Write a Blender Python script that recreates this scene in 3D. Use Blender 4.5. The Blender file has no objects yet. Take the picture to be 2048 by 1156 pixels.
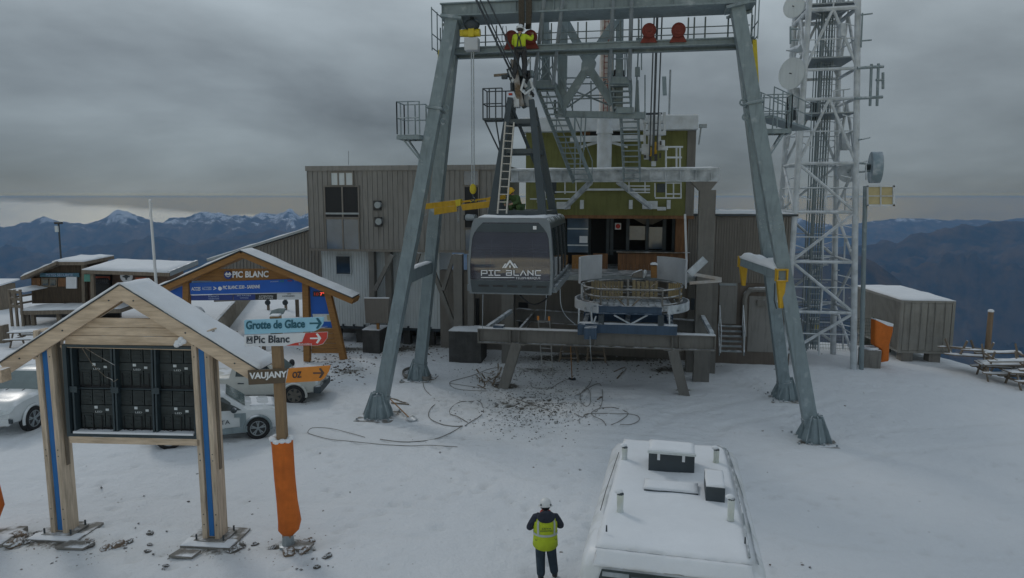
import bpy, bmesh, math, random
from mathutils import Vector as V, Matrix, noise
random.seed(7)
R = math.radians
sc = bpy.context.scene
COL = sc.collection
# ---------------------------------------------------------------- camera
TH = R(7.5); F = 1400.0; CAM = V((0, 0, 8))
cd = bpy.data.cameras.new('camera'); co = bpy.data.objects.new('camera', cd); COL.objects.link(co)
co.location = CAM; co.rotation_euler = (R(90) - TH, 0, 0)
cd.sensor_width = 36; cd.lens = F / 2048 * 36; cd.clip_start = .1; cd.clip_end = 90000
sc.camera = co
# ---------------------------------------------------------------- light
SUN_EL, SUN_AZ = R(38), R(-40)          # azimuth from +Y towards +X
w = bpy.data.worlds.new('World'); sc.world = w; w.use_nodes = True
nt = w.node_tree; nt.nodes.clear(); N_ = nt.nodes.new; L_ = nt.links.new
def mnode(t, op, a, b=None, c=None, clamp=False):
    n = t.nodes.new('ShaderNodeMath'); n.operation = op; n.use_clamp = clamp
    for i, v in enumerate((a, b, c)):
        if v is None: continue
        if isinstance(v, (int, float)): n.inputs[i].default_value = v
        else: t.links.new(v, n.inputs[i])
    return n.outputs[0]
out = N_('ShaderNodeOutputWorld'); bg = N_('ShaderNodeBackground'); bg.inputs[1].default_value = .1
sky = N_('ShaderNodeTexSky'); sky.sky_type = 'NISHITA'; sky.sun_disc = False
sky.sun_elevation = SUN_EL; sky.sun_rotation = SUN_AZ; sky.altitude = 3300
tc = N_('ShaderNodeTexCoord'); sep = N_('ShaderNodeSeparateXYZ'); L_(tc.outputs['Generated'], sep.inputs[0])
X_, Y_, Z_ = sep.outputs
den = mnode(nt, 'ADD', mnode(nt, 'MAXIMUM', Z_, 0), .30)
cmb = N_('ShaderNodeCombineXYZ'); L_(mnode(nt, 'DIVIDE', X_, den), cmb.inputs[0]); L_(mnode(nt, 'DIVIDE', Y_, den), cmb.inputs[1])
L_(mnode(nt, 'MULTIPLY', Z_, 2.0), cmb.inputs[2])
nz = N_('ShaderNodeTexNoise'); nz.inputs['Scale'].default_value = .95; nz.inputs['Detail'].default_value = 7; nz.inputs['Roughness'].default_value = .5
nz.inputs['Distortion'].default_value = .25
L_(cmb.outputs[0], nz.inputs['Vector'])
nz2 = N_('ShaderNodeTexNoise'); nz2.inputs['Scale'].default_value = 7; nz2.inputs['Detail'].default_value = 6
mp = N_('ShaderNodeMapping'); mp.inputs['Scale'].default_value = (1, 1, 5); L_(tc.outputs['Generated'], mp.inputs[0]); L_(mp.outputs[0], nz2.inputs['Vector'])
grad = N_('ShaderNodeValToRGB'); cr = grad.color_ramp
L_(mnode(nt, 'ADD', mnode(nt, 'MULTIPLY', Z_, 1.0), .1), grad.inputs[0])     # 0.1 = horizon
cr.elements[0].position = .0; cr.elements[0].color = (.15, .19, .24, 1)
cr.elements[1].position = 1.0; cr.elements[1].color = (.36, .415, .47, 1)
for p, c in ((.040, (.466, .332, .06)), (.0998, (.466, .332, .06)), (.1008, (.33, .278, .115)), (.1018, (.205, .208, .165)), (.1030, (.168, .183, .178)), (.106, (.150, .170, .180)), (.125, (.142, .166, .182)), (.18, (.185, .215, .232)), (.26, (.255, .296, .32)), (.36, (.33, .38, .41)), (.5, (.35, .40, .44))):
    e = cr.elements.new(p); e.color = (*c, 1)
amt = mnode(nt, 'MULTIPLY_ADD', nz.outputs['Fac'], 2.5, -.25)
band = mnode(nt, 'SUBTRACT', 1, mnode(nt, 'MULTIPLY', mnode(nt, 'ABSOLUTE', mnode(nt, 'ADD', Z_, .028)), 45), clamp=True)
amt2 = mnode(nt, 'MULTIPLY_ADD', mnode(nt, 'SUBTRACT', nz2.outputs['Fac'], .5), mnode(nt, 'MULTIPLY', band, 1.6), amt)
azt = mnode(nt, 'DIVIDE', X_, mnode(nt, 'MAXIMUM', Y_, .05))
zt = mnode(nt, 'ADD', mnode(nt, 'MULTIPLY_ADD', mnode(nt, 'SUBTRACT', nz2.outputs['Fac'], .5), .05, -.029), mnode(nt, 'MULTIPLY', mnode(nt, 'SUBTRACT', mnode(nt, 'MULTIPLY', azt, -1), .27, clamp=True), .075))
fb_ = mnode(nt, 'MULTIPLY', mnode(nt, 'SUBTRACT', zt, Z_), 130, clamp=True)
rt_ = mnode(nt, 'MULTIPLY', mnode(nt, 'ADD', azt, .15), 3, clamp=True)
mb_ = N_('ShaderNodeMix'); mb_.data_type = 'RGBA'; L_(rt_, mb_.inputs['Factor']); mb_.inputs['A'].default_value = (1.05, .95, .66, 1); mb_.inputs['B'].default_value = (.60, .48, .22, 1)
mg_ = N_('ShaderNodeMix'); mg_.data_type = 'RGBA'; L_(fb_, mg_.inputs['Factor']); L_(grad.outputs[0], mg_.inputs['A']); L_(mb_.outputs['Result'], mg_.inputs['B'])
vm = N_('ShaderNodeVectorMath'); vm.operation = 'SCALE'; L_(mg_.outputs['Result'], vm.inputs[0]); L_(mnode(nt, 'MULTIPLY', amt2, 10.0), vm.inputs['Scale'])
mx = N_('ShaderNodeMix'); mx.data_type = 'RGBA'; mx.inputs['Factor'].default_value = .95
L_(sky.outputs[0], mx.inputs['A']); L_(vm.outputs[0], mx.inputs['B'])
L_(mx.outputs['Result'], bg.inputs[0]); L_(bg.outputs[0], out.inputs[0])
sl = bpy.data.lights.new('sun', 'SUN'); sl.energy = .52; sl.angle = R(14); sl.color = (1, .96, .9)
so = bpy.data.objects.new('sun', sl); COL.objects.link(so)
sd = V((math.sin(SUN_AZ) * math.cos(SUN_EL), math.cos(SUN_AZ) * math.cos(SUN_EL), math.sin(SUN_EL)))
so.rotation_euler = sd.to_track_quat('Z', 'Y').to_euler(); so.location = (0, 0, 40)
vs = sc.view_settings; vs.view_transform = 'Standard'; vs.look = 'None'; vs.exposure = 0; vs.gamma = 1; vs.use_curve_mapping = False
sc.cycles.use_denoising = True; sc.cycles.max_bounces = 6; sc.cycles.volume_bounces = 0
# ---------------------------------------------------------------- projection helpers
def ray(px, py):
    dx = (px - 1024) / F; dy = (578 - py) / F
    return V((dx, math.cos(TH) + dy * math.sin(TH), -math.sin(TH) + dy * math.cos(TH)))
def W(px, py, Y): r = ray(px, py); return CAM + r * (Y / r.y)
def Wz(px, py, z): r = ray(px, py); return CAM + r * ((z - 8) / r.z)
class Pl:
    def __init__(s, o, n): s.o = V(o); s.n = V(n).normalized()
    def px(s, x, y, off=0):
        r = ray(x, y); return CAM + r * ((s.o - s.n * off - CAM).dot(s.n) / r.dot(s.n))     # off: towards the viewer
SA = R(9.7); U = V((math.cos(SA), -math.sin(SA), 0)); NN = V((math.sin(SA), math.cos(SA), 0)); O = V((0, 29, 0))
UZ = V((0, 0, 1))
def S(u, v, z): return O + U * u + NN * v + UZ * z
def SP(v): return Pl(O + NN * v, NN)
def Ws(px, py, v): return SP(v).px(px, py)
def uz(px, py, v): p = Ws(px, py, v); return (p - O).dot(U), p.z
PLAT = [(-44, -12), (-44, 58), (-20, 66), (-3, 66), (12, 52), (18.5, 42), (23.5, 39.5), (24.5, 34), (24.8, 29), (27, 10), (30, -12)]
def pdist(x, y):
    inside = False; best = 1e9; n = len(PLAT)
    for i in range(n):
        (x1, y1), (x2, y2) = PLAT[i], PLAT[(i + 1) % n]
        if (y1 > y) != (y2 > y) and x < (x2 - x1) * (y - y1) / (y2 - y1) + x1: inside = not inside
        dx, dy = x2 - x1, y2 - y1; t = max(0, min(1, ((x - x1) * dx + (y - y1) * dy) / (dx * dx + dy * dy)))
        best = min(best, math.hypot(x - x1 - t * dx, y - y1 - t * dy))
    return -best if inside else best
def sstep(a, b, x): t = max(0, min(1, (x - a) / (b - a))); return t * t * (3 - 2 * t)
def bump(x, y, cx, cy, rx, ry, h): return h * math.exp(-((x - cx) / rx) ** 2 - ((y - cy) / ry) ** 2)
TRK = []; FOOT = {}
def add_track(pts, depth=.05, w=.13, gauge=1.55):
    for s in ((-gauge / 2, gauge / 2) if gauge else (0,)):
        for (x0, y0), (x1, y1) in zip(pts, pts[1:]):
            l = math.hypot(x1 - x0, y1 - y0); nx_, ny_ = -(y1 - y0) / l * s, (x1 - x0) / l * s
            TRK.append((x0 + nx_, y0 + ny_, x1 - x0, y1 - y0, l * l, depth, w, min(x0, x1) - 2, max(x0, x1) + 2, min(y0, y1) - 2, max(y0, y1) + 2))
def add_steps(x0, y0, x1, y1, rnd, wob=.6):
    n = max(2, int(math.hypot(x1 - x0, y1 - y0) / .42)); a = math.atan2(y1 - y0, x1 - x0); ph = rnd.uniform(0, 6)
    for i in range(n):
        t = i / n; o = math.sin(t * 5 + ph) * wob; sd_ = .11 if i % 2 else -.11
        x = x0 + (x1 - x0) * t - math.sin(a) * (o + sd_) + rnd.uniform(-.05, .05); y = y0 + (y1 - y0) * t + math.cos(a) * (o + sd_) + rnd.uniform(-.05, .05)
        FOOT.setdefault((int(x // 1), int(y // 1)), []).append((x, y, a + rnd.uniform(-.2, .2), rnd.uniform(.05, .09)))
def fine(x, y):
    z = 0
    for x0, y0, dx, dy, l2, dp, w_, a, b, c_, d in TRK:
        if a < x < b and c_ < y < d:
            t = ((x - x0) * dx + (y - y0) * dy) / l2
            if -.02 < t < 1.02:
                q = math.hypot(x - x0 - t * dx, y - y0 - t * dy) / w_
                if q < 3: z -= dp * (math.exp(-q * q) - .45 * math.exp(-(q - 1.7) ** 2 * 2.5)) * (.6 + .8 * abs(noise.noise((x * .8, y * .8, 2))))
    i, j = int(x // 1), int(y // 1)
    for ii in (i - 1, i, i + 1):
        for jj in (j - 1, j, j + 1):
            for fx, fy, a, dp in FOOT.get((ii, jj), ()):
                u = (x - fx) * math.cos(a) + (y - fy) * math.sin(a); v = -(x - fx) * math.sin(a) + (y - fy) * math.cos(a); q = (u / .17) ** 2 + (v / .10) ** 2
                if q < 6: z -= dp * (math.exp(-q) - .35 * math.exp(-(math.sqrt(q) - 1.6) ** 2 * 4))
    return z
rnd_ = random.Random(11)
add_track([(-13.5, 9), (-16.5, 15), (-17.2, 24), (-17.3, 27)]); add_track([(-24, 13), (-16, 16.2), (-9, 17.2), (-2, 16.5)], .035); add_track([(-20, 19), (-12, 20.2), (-7.5, 22.2), (-2, 23.5), (6, 22)], .035)
add_track([(-8.5, 24.6), (-5, 23), (0, 18.5), (7, 15), (16, 14)], .03); add_track([(2.6, 14.5), (3.6, 20), (7, 25), (13, 29)], .04, .22, 1.9); add_track([(2.2, 14.0), (4.5, 19), (12, 23), (22, 25)], .03, .2, 1.9)
for s_ in ((.7, 13.7, -1, 20), (.7, 13.7, 1.6, 19), (-1, 20, -4.6, 24.2), (1.6, 19, 1.8, 27), (.2, 11, .7, 13.6), (-8.4, 14.2, -5.5, 14.3), (-5.4, 14.2, -.5, 19), (-4, 25, -2, 28), (1, 25, 4.5, 26), (4, 26, 9, 23), (9.5, 24, 12, 32), (12, 32, 17, 33), (-6, 25.5, -9, 31), (-9, 31, -10, 35), (-10, 35, -12, 44), (17, 31, 21, 30), (-7, 21.5, -4, 18), (-9, 16, -13, 19), (5, 22, 9, 17), (-3, 22, 2, 24), (0, 23, 3, 26)): add_steps(*s_, rnd_)
for k in range(260): a, b = rnd_.gauss(.8, 3), rnd_.gauss(25.8, 1.6); FOOT.setdefault((int(a // 1), int(b // 1)), []).append((a, b, rnd_.uniform(0, 6), rnd_.uniform(.04, .085)))
for k in range(420): a, b = rnd_.uniform(-14, 16), rnd_.uniform(11, 33); FOOT.setdefault((int(a // 1), int(b // 1)), []).append((a, b, rnd_.uniform(0, 6), rnd_.uniform(.03, .07)))
def gz(x, y):
    z = -.35 * sstep(3, 12, x)
    z += .05 * noise.noise((x * .3, y * .3, 0)) + .025 * noise.noise((x * 1.1, y * 1.1, 3)) + .016 * noise.noise((x * 2.7, y * 2.7, 7))
    z += bump(x, y, -7.2, 32.6, 2.2, 1.5, .35) + bump(x, y, 0, 33.5, 9, 2, -.15) + bump(x, y, 11, 33, 5, 2.5, .15)
    z -= bump(x, y, 4.5, 31, 3.5, 1.6, .35)
    if -36 < x < 30 and 5 < y < 58: z += fine(x, y)
    d = pdist(x, y)
    if d > -3:
        d += 3
        drop = .62 * d * d / (d + 9)
        if d > 40: drop *= 1 + .25 * noise.noise((x * .004, y * .004, 5))
        z -= min(drop, 1500 + 120 * noise.noise((x * .0006, y * .0006, 1)))
    return z
def G(px, py, lift=0):
    z = 0
    for _ in range(6): p = Wz(px, py, z); z = gz(p.x, p.y)
    p.z = z + lift; return p
def Gp(x, y, lift=0): return V((x, y, gz(x, y) + lift))
# ---------------------------------------------------------------- materials
MATS = {}
SNOWC = (.80, .83, .86)
def mat(name, col, rough=.6, metal=0, var=.12, scale=3, bmp=0, bscale=20, snow=0, frost=0, spec=.4, streak=0, grain=None, ribs=None, alpha=None, emit=None, col2=None):
    if name in MATS: return MATS[name]
    m = bpy.data.materials.new(name); m.use_nodes = True; t = m.node_tree; b = t.nodes['Principled BSDF']
    b.inputs['Roughness'].default_value = rough; b.inputs['Metallic'].default_value = metal; b.inputs['Specular IOR Level'].default_value = spec
    c = t.nodes.new('ShaderNodeTexCoord'); mp = t.nodes.new('ShaderNodeMapping'); t.links.new(c.outputs['Object'], mp.inputs[0])
    if grain: mp.inputs['Scale'].default_value = grain
    n = t.nodes.new('ShaderNodeTexNoise'); n.inputs['Scale'].default_value = scale; n.inputs['Detail'].default_value = 8; n.inputs['Roughness'].default_value = .62
    t.links.new(mp.outputs[0], n.inputs['Vector'])
    r = t.nodes.new('ShaderNodeValToRGB'); r.color_ramp.elements[0].position = .3; r.color_ramp.elements[1].position = .72
    lo = [max(0, k * (1 - var)) for k in col]; hi = [min(1, k * (1 + var)) for k in (col2 or col)]
    r.color_ramp.elements[0].color = (*lo, 1); r.color_ramp.elements[1].color = (*hi, 1)
    t.links.new(n.outputs['Fac'], r.inputs[0]); colr = r.outputs[0]
    def mixc(fac, a, bcol):
        k = t.nodes.new('ShaderNodeMix'); k.data_type = 'RGBA'
        if isinstance(fac, float): k.inputs['Factor'].default_value = fac
        else: t.links.new(fac, k.inputs['Factor'])
        t.links.new(a, k.inputs['A'])
        if isinstance(bcol, tuple): k.inputs['B'].default_value = (*bcol, 1)
        else: t.links.new(bcol, k.inputs['B'])
        return k.outputs['Result']
    if streak:
        ms = t.nodes.new('ShaderNodeMapping'); ms.inputs['Scale'].default_value = (4, 4, .35); t.links.new(c.outputs['Object'], ms.inputs[0])
        ns = t.nodes.new('ShaderNodeTexNoise'); ns.inputs['Scale'].default_value = 2.2; ns.inputs['Detail'].default_value = 5; t.links.new(ms.outputs[0], ns.inputs['Vector'])
        f = mnode(t, 'MULTIPLY', mnode(t, 'SUBTRACT', ns.outputs['Fac'], .5, clamp=True), 4 * streak, clamp=True)
        colr = mixc(f, colr, tuple(k * .45 for k in col))
    if snow or frost:
        g = t.nodes.new('ShaderNodeNewGeometry'); s = t.nodes.new('ShaderNodeSeparateXYZ'); t.links.new(g.outputs['Normal'], s.inputs[0])
        n2 = t.nodes.new('ShaderNodeTexNoise'); n2.inputs['Scale'].default_value = 2.6; n2.inputs['Detail'].default_value = 7; t.links.new(c.outputs['Object'], n2.inputs['Vector'])
        if snow:
            up = mnode(t, 'MULTIPLY', mnode(t, 'SUBTRACT', s.outputs[2], .35, clamp=True), 4, clamp=True)
            f = mnode(t, 'MULTIPLY', up, mnode(t, 'MULTIPLY_ADD', mnode(t, 'SUBTRACT', n2.outputs['Fac'], .5 - .25 * (snow - .5)), 6, .5, clamp=True), clamp=True)
            colr = mixc(f, colr, SNOWC)
        if frost:
            f = mnode(t, 'MULTIPLY_ADD', mnode(t, 'SUBTRACT', n2.outputs['Fac'], .5), 2.2, frost, clamp=True)
            colr = mixc(f, colr, (.66, .71, .75))
    t.links.new(colr, b.inputs['Base Color'])
    if bmp:
        bn = t.nodes.new('ShaderNodeTexNoise'); bn.inputs['Scale'].default_value = bscale; bn.inputs['Detail'].default_value = 6; t.links.new(mp.outputs[0], bn.inputs['Vector'])
        bp = t.nodes.new('ShaderNodeBump'); bp.inputs['Strength'].default_value = bmp; bp.inputs['Distance'].default_value = .03
        t.links.new(bn.outputs['Fac'], bp.inputs['Height']); t.links.new(bp.outputs[0], b.inputs['Normal'])
    if emit:
        b.inputs['Emission Color'].default_value = (*emit[0], 1); b.inputs['Emission Strength'].default_value = emit[1]
    if alpha is not None: b.inputs['Alpha'].default_value = alpha
    MATS[name] = m; return m
M_STEEL = mat('painted_steel', (.23, .288, .308), .5, .1, .12, 2.5, .1, 30, snow=.35, streak=.45, frost=-.22)
M_STEELD = mat('dark_steel', (.055, .07, .08), .5, .2, .15, 3, snow=.3)
M_BEAM = mat('taupe_steel', (.19, .185, .17), .55, .1, .12, 2, snow=.55, streak=.4)
M_FROST = mat('frosted_steel', (.25, .29, .31), .7, 0, .15, 3, .2, 30, snow=.6, frost=.55)
M_WHITEST = mat('white_frosted_steel', (.5, .53, .54), .7, 0, .12, 3, .2, 20, snow=.8, frost=.5)
M_GALV = mat('galvanised_steel', (.3, .34, .36), .45, .4, .15, 6, snow=.4)
M_SNOW = mat('snow', SNOWC, .75, 0, .05, 1.3, .35, 9, spec=.25)
M_WHITE = mat('white_paint', (.72, .74, .74), .35, 0, .05, 3, spec=.5)
M_CARW = mat('white_car_paint', (.62, .66, .67), .25, 0, .05, 5, snow=.1, spec=.5)
M_CLAD = mat('taupe_cladding', (.24, .235, .22), .55, .1, .10, .8, .05, 20, streak=.5)
M_CLAD2 = mat('brown_cladding', (.21, .195, .172), .6, .1, .10, 1.0, streak=.4)
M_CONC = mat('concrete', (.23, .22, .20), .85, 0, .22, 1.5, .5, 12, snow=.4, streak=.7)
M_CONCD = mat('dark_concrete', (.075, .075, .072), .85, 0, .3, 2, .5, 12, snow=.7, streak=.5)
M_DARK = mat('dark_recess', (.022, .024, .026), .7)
M_BLACK = mat('black_plastic', (.03, .033, .036), .45, 0, .2, 6)
M_RUB = mat('tyre_rubber', (.025, .026, .028), .8, 0, .3, 9)
M_GLASS = mat('window_glass', (.05, .075, .09), .08, 0, .3, 1.2, spec=.8)
M_GLASSB = mat('blue_window_glass', (.09, .135, .19), .12, 0, .25, .9, spec=.8)
M_CGLASS = mat('car_glass', (.04, .055, .055), .06, 0, .3, 2, spec=.8)
M_CGLASS2 = mat('windscreen_glass', (.15, .20, .20), .1, 0, .2, 1.2, spec=.8)
M_PINE = mat('new_pine', (.56, .43, .30), .7, 0, .2, 1.6, .15, 8, grain=(.7, 7, 7), snow=.15, col2=(.66, .53, .39))
M_PINEV = mat('new_pine_upright', (.50, .40, .29), .7, 0, .25, 2.2, .3, 8, grain=(6, 6, .6), streak=.5, col2=(.62, .51, .39))
M_LARCH = mat('larch_wood', (.31, .155, .048), .65, 0, .22, 2, .2, 8, grain=(.8, 6, 6))
M_PANEL = mat('brown_wood', (.20, .10, .045), .65, 0, .35, 1.6, .2, 8, grain=(5, 5, .7))
M_OLDWOOD = mat('weathered_wood', (.20, .165, .125), .8, 0, .3, 2, .3, 10, grain=(5, 5, .8), snow=.3)
M_HUTW = mat('dark_hut_boards', (.075, .055, .036), .8, 0, .4, 2.5, .3, 10, grain=(5, 5, .5))
M_OLIVE = mat('olive_render', (.175, .185, .065), .8, 0, .22, .6, .2, 10, streak=.5)
M_YEL = mat('yellow_steel', (.55, .33, .02), .5, 0, .14, 4, snow=.35, streak=.3)
M_YELP = mat('yellow_hoist_paint', (.6, .48, .03), .45, 0, .1, 4)
M_RED = mat('red_sheave', (.17, .032, .022), .6, 0, .25, 6)
M_BLUE = mat('blue_print', (.013, .115, .50), .45, 0, .06, 2)
M_BLUES = mat('blue_strip', (.02, .16, .44), .5, 0, .06, 2)
M_NAVY = mat('navy_print', (.03, .06, .24), .5, 0, .1, 2)
M_LBLUE = mat('pale_blue_sign', (.30, .58, .74), .5, 0, .08, 3)
M_SIGNW = mat('white_sign', (.70, .73, .76), .5, 0, .05, 3)
M_SIGNR = mat('red_sign', (.56, .055, .04), .5, 0, .08, 3)
M_SIGNB = mat('brown_sign', (.115, .085, .055), .55, 0, .1, 3)
M_SIGNO = mat('orange_sign', (.66, .24, .035), .5, 0, .08, 3)
M_INK = mat('dark_lettering', (.02, .035, .055), .5)
M_INKT = mat('teal_lettering', (.015, .11, .16), .5)
M_LETW = mat('white_lettering', (.8, .82, .83), .5)
M_LETP = mat('pale_lettering', (.42, .52, .72), .5)
M_ORSN = mat('snowy_orange', (.58, .15, .02), .75, 0, .12, 2.5, .4, 7, snow=.3, frost=.0)
M_ORANGE = mat('orange_padding', (.62, .15, .02), .75, 0, .22, 2.2, 1.0, 3.5, snow=.3, streak=.25)
M_CAB = mat('cabin_grey', (.062, .08, .09), .4, .2, .1, 2, snow=.5)
M_CABW = mat('cabin_frame', (.19, .22, .24), .4, .2, .1, 2, snow=.6)
M_CABG = mat('cabin_glass', (.06, .063, .085), .06, 0, .25, .5, spec=1.0, alpha=.85)
M_HIVIS = mat('hivis_yellow', (.50, .62, .03), .75, 0, .1, 6, .3, 12)
M_REFL = mat('reflective_tape', (.50, .55, .52), .4, 0, .05, 6)
M_NAVYC = mat('navy_cloth', (.03, .037, .055), .85, 0, .25, 8, .4, 14)
M_JEAN = mat('denim', (.035, .055, .075), .85, 0, .25, 8, .4, 14)
M_SKIN = mat('skin', (.40, .25, .18), .55, 0, .08, 8)
M_GREENC = mat('green_cloth', (.06, .11, .04), .85, 0, .3, 6, .4, 12)
M_ROPE = mat('wire_rope', (.09, .105, .115), .5, .3, .2, 30)
M_ROPEL = mat('pale_rope', (.42, .47, .5), .6, .1, .2, 20)
M_HOSE = mat('grey_hose', (.21, .205, .19), .7, 0, .25, 10)
M_ROCK = mat('rock', (.15, .14, .125), .9, 0, .45, 5, .8, 14, snow=.45)
M_ROCKB = mat('brown_rock', (.22, .165, .12), .9, 0, .4, 5, .8, 14, snow=.5)
M_ALU = mat('aluminium', (.5, .5, .48), .4, .3, .1, 6, snow=.4)
M_CONT = mat('container_paint', (.27, .265, .24), .55, .1, .12, 1.3, streak=.45)
M_BLUEST = mat('blue_steel', (.055, .095, .15), .5, .1, .15, 2, snow=.6, streak=.4)
M_PUTTY = mat('frosted_panel', (.52, .55, .58), .75, 0, .12, 1.5, .4, 8, snow=.5)
M_SITE = mat('white_site_cabin', (.60, .65, .66), .5, 0, .08, .8, streak=.25)
M_CREAM = mat('cream_panel', (.52, .44, .24), .7, 0, .1, 3)
M_BEIGE = mat('beige_coating', (.42, .37, .32), .7, 0, .15, 2, frost=.15)
M_LED = mat('red_led', (.3, .01, .01), .5, emit=((1, .10, .06), 1.1))
M_BEACON = mat('frosted_beacon', (.58, .62, .55), .6, 0, .1, 8, snow=.5, frost=.35)
# ---------------------------------------------------------------- mesh builder
OFF = {}
class MB:
    def __init__(s): s.v = []; s.f = []
    def add(s, vs, fs):
        b = len(s.v); s.v += [V(p) for p in vs]; s.f += [tuple(b + i for i in f) for f in fs]; return s
    def box(s, c, sz, ax=None):
        c = V(c); a = ax or (V((1, 0, 0)), V((0, 1, 0)), UZ); h = [a[i] * (sz[i] / 2) for i in range(3)]
        vs = [c + h[0] * i + h[1] * j + h[2] * k for k in (-1, 1) for j in (-1, 1) for i in (-1, 1)]
        return s.add(vs, [(0, 2, 3, 1), (4, 5, 7, 6), (0, 1, 5, 4), (2, 6, 7, 3), (0, 4, 6, 2), (1, 3, 7, 5)])
    def sbox(s, u0, u1, v0, v1, z0, z1):            # box in the station's axes
        return s.box(S((u0 + u1) / 2, (v0 + v1) / 2, (z0 + z1) / 2), (abs(u1 - u0), abs(v1 - v0), abs(z1 - z0)), (U, NN, UZ))
    def beam(s, p, q, w_, h_, up=UZ, w2=None, h2=None):
        p = V(p); q = V(q); d = (q - p).normalized(); x = d.cross(V(up))
        if x.length < 1e-4: x = d.cross(V((1, 0, 0)))
        x.normalize(); y = x.cross(d).normalized(); w2 = w2 or w_; h2 = h2 or h_
        vs = [e + x * (i * a / 2) + y * (j * b / 2) for e, a, b in ((p, w_, h_), (q, w2, h2)) for i, j in ((-1, -1), (1, -1), (1, 1), (-1, 1))]
        return s.add(vs, [(0, 1, 2, 3), (7, 6, 5, 4), (0, 4, 5, 1), (1, 5, 6, 2), (2, 6, 7, 3), (3, 7, 4, 0)])
    def ibeam(s, p, q, w_, h_, t=.04, up=UZ):
        p = V(p); q = V(q); d = (q - p).normalized(); x = d.cross(V(up)).normalized(); y = x.cross(d)
        s.beam(p + y * (h_ / 2 - t / 2), q + y * (h_ / 2 - t / 2), w_, t, up); s.beam(p - y * (h_ / 2 - t / 2), q - y * (h_ / 2 - t / 2), w_, t, up)
        return s.beam(p, q, t, h_ - 2 * t, up)
    def path(s, pts, r, n=6, closed=False, caps=True):
        pts = [V(p) for p in pts]; m = len(pts); rr = r if isinstance(r, (list, tuple)) else [r] * m
        up = None; rings = []
        for i, p in enumerate(pts):
            a = pts[(i - 1) % m] if (i or closed) else p; b = pts[(i + 1) % m] if (i < m - 1 or closed) else p
            d = (b - a); d = d.normalized() if d.length > 1e-9 else V((0, 0, 1))
            if up is None:
                up = d.cross(UZ)
                if up.length < 1e-3: up = V((1, 0, 0))
            x = up - d * up.dot(d)
            if x.length < 1e-4: x = d.orthogonal()
            x.normalize(); y = d.cross(x); up = x
            rings.append([p + (x * math.cos(k * 2 * math.pi / n) + y * math.sin(k * 2 * math.pi / n)) * rr[i] for k in range(n)])
        vs = [q for g in rings for q in g]; fs = []
        for i in range(m if closed else m - 1):
            j = (i + 1) % m
            for k in range(n): fs.append((i * n + k, i * n + (k + 1) % n, j * n + (k + 1) % n, j * n + k))
        if caps and not closed: fs += [tuple(range(n))[::-1], tuple((m - 1) * n + k for k in range(n))]
        return s.add(vs, fs)
    def tube(s, p, q, r, n=8, r2=None): return s.path([p, q], [r, r2 or r], n)
    def poly(s, pts, ext):                            # polygon extruded by a vector
        pts = [V(p) for p in pts]; n = len(pts); e = V(ext)
        nrm = V((0, 0, 0))
        for i in range(n): nrm += pts[i].cross(pts[(i + 1) % n])
        if nrm.dot(e) > 0: pts.reverse()
        vs = pts + [p + e for p in pts]
        return s.add(vs, [tuple(range(n)), tuple(range(2 * n - 1, n - 1, -1))] + [(i, n + i, n + (i + 1) % n, (i + 1) % n) for i in range(n)])
    def ppoly(s, pl, pxs, d, off=0):                  # polygon given in picture coordinates of a real plane, d deep behind it
        return s.poly([pl.px(x, y, off) for x, y in pxs], pl.n * d)
    def prect(s, pl, x0, y0, x1, y1, d, off=0): return s.ppoly(pl, [(x0, y0), (x1, y0), (x1, y1), (x0, y1)], d, off)
    def loft(s, rings, caps=True, closed=True):
        n = len(rings[0]); m = len(rings); vs = [V(p) for g in rings for p in g]; fs = []
        for i in range(m - 1):
            for k in range(n if closed else n - 1): fs.append((i * n + k, i * n + (k + 1) % n, (i + 1) * n + (k + 1) % n, (i + 1) * n + k))
        if caps: fs += [tuple(range(n))[::-1], tuple((m - 1) * n + k for k in range(n))]
        return s.add(vs, fs)
    def ell(s, c, r, nu=10, nv=7, top=1.0, ax=None):  # ellipsoid; top<1 cuts the lower part away
        c = V(c); a = ax or (V((1, 0, 0)), V((0, 1, 0)), UZ); rings = []
        for j in range(nv + 1):
            ph = -math.pi / 2 + math.pi * (1 - top) + math.pi * top * j / nv
            rings.append([c + a[0] * (r[0] * math.cos(ph) * math.cos(k * 2 * math.pi / nu)) + a[1] * (r[1] * math.cos(ph) * math.sin(k * 2 * math.pi / nu)) + a[2] * (r[2] * math.sin(ph)) for k in range(nu)])
        return s.loft(rings)
    def disc(s, c, ax, r, d, n=20, r2=None):          # cylinder of thickness d along ax
        c = V(c); a = V(ax).normalized(); return s.path([c - a * d / 2, c + a * d / 2], [r, r2 or r], n)
    def ring(s, c, ax, r, rt, n=20, m=6):
        a = V(ax).normalized(); x = a.orthogonal().normalized(); y = a.cross(x)
        return s.path([V(c) + (x * math.cos(k * 2 * math.pi / n) + y * math.sin(k * 2 * math.pi / n)) * r for k in range(n)], rt, m, closed=True)
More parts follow.
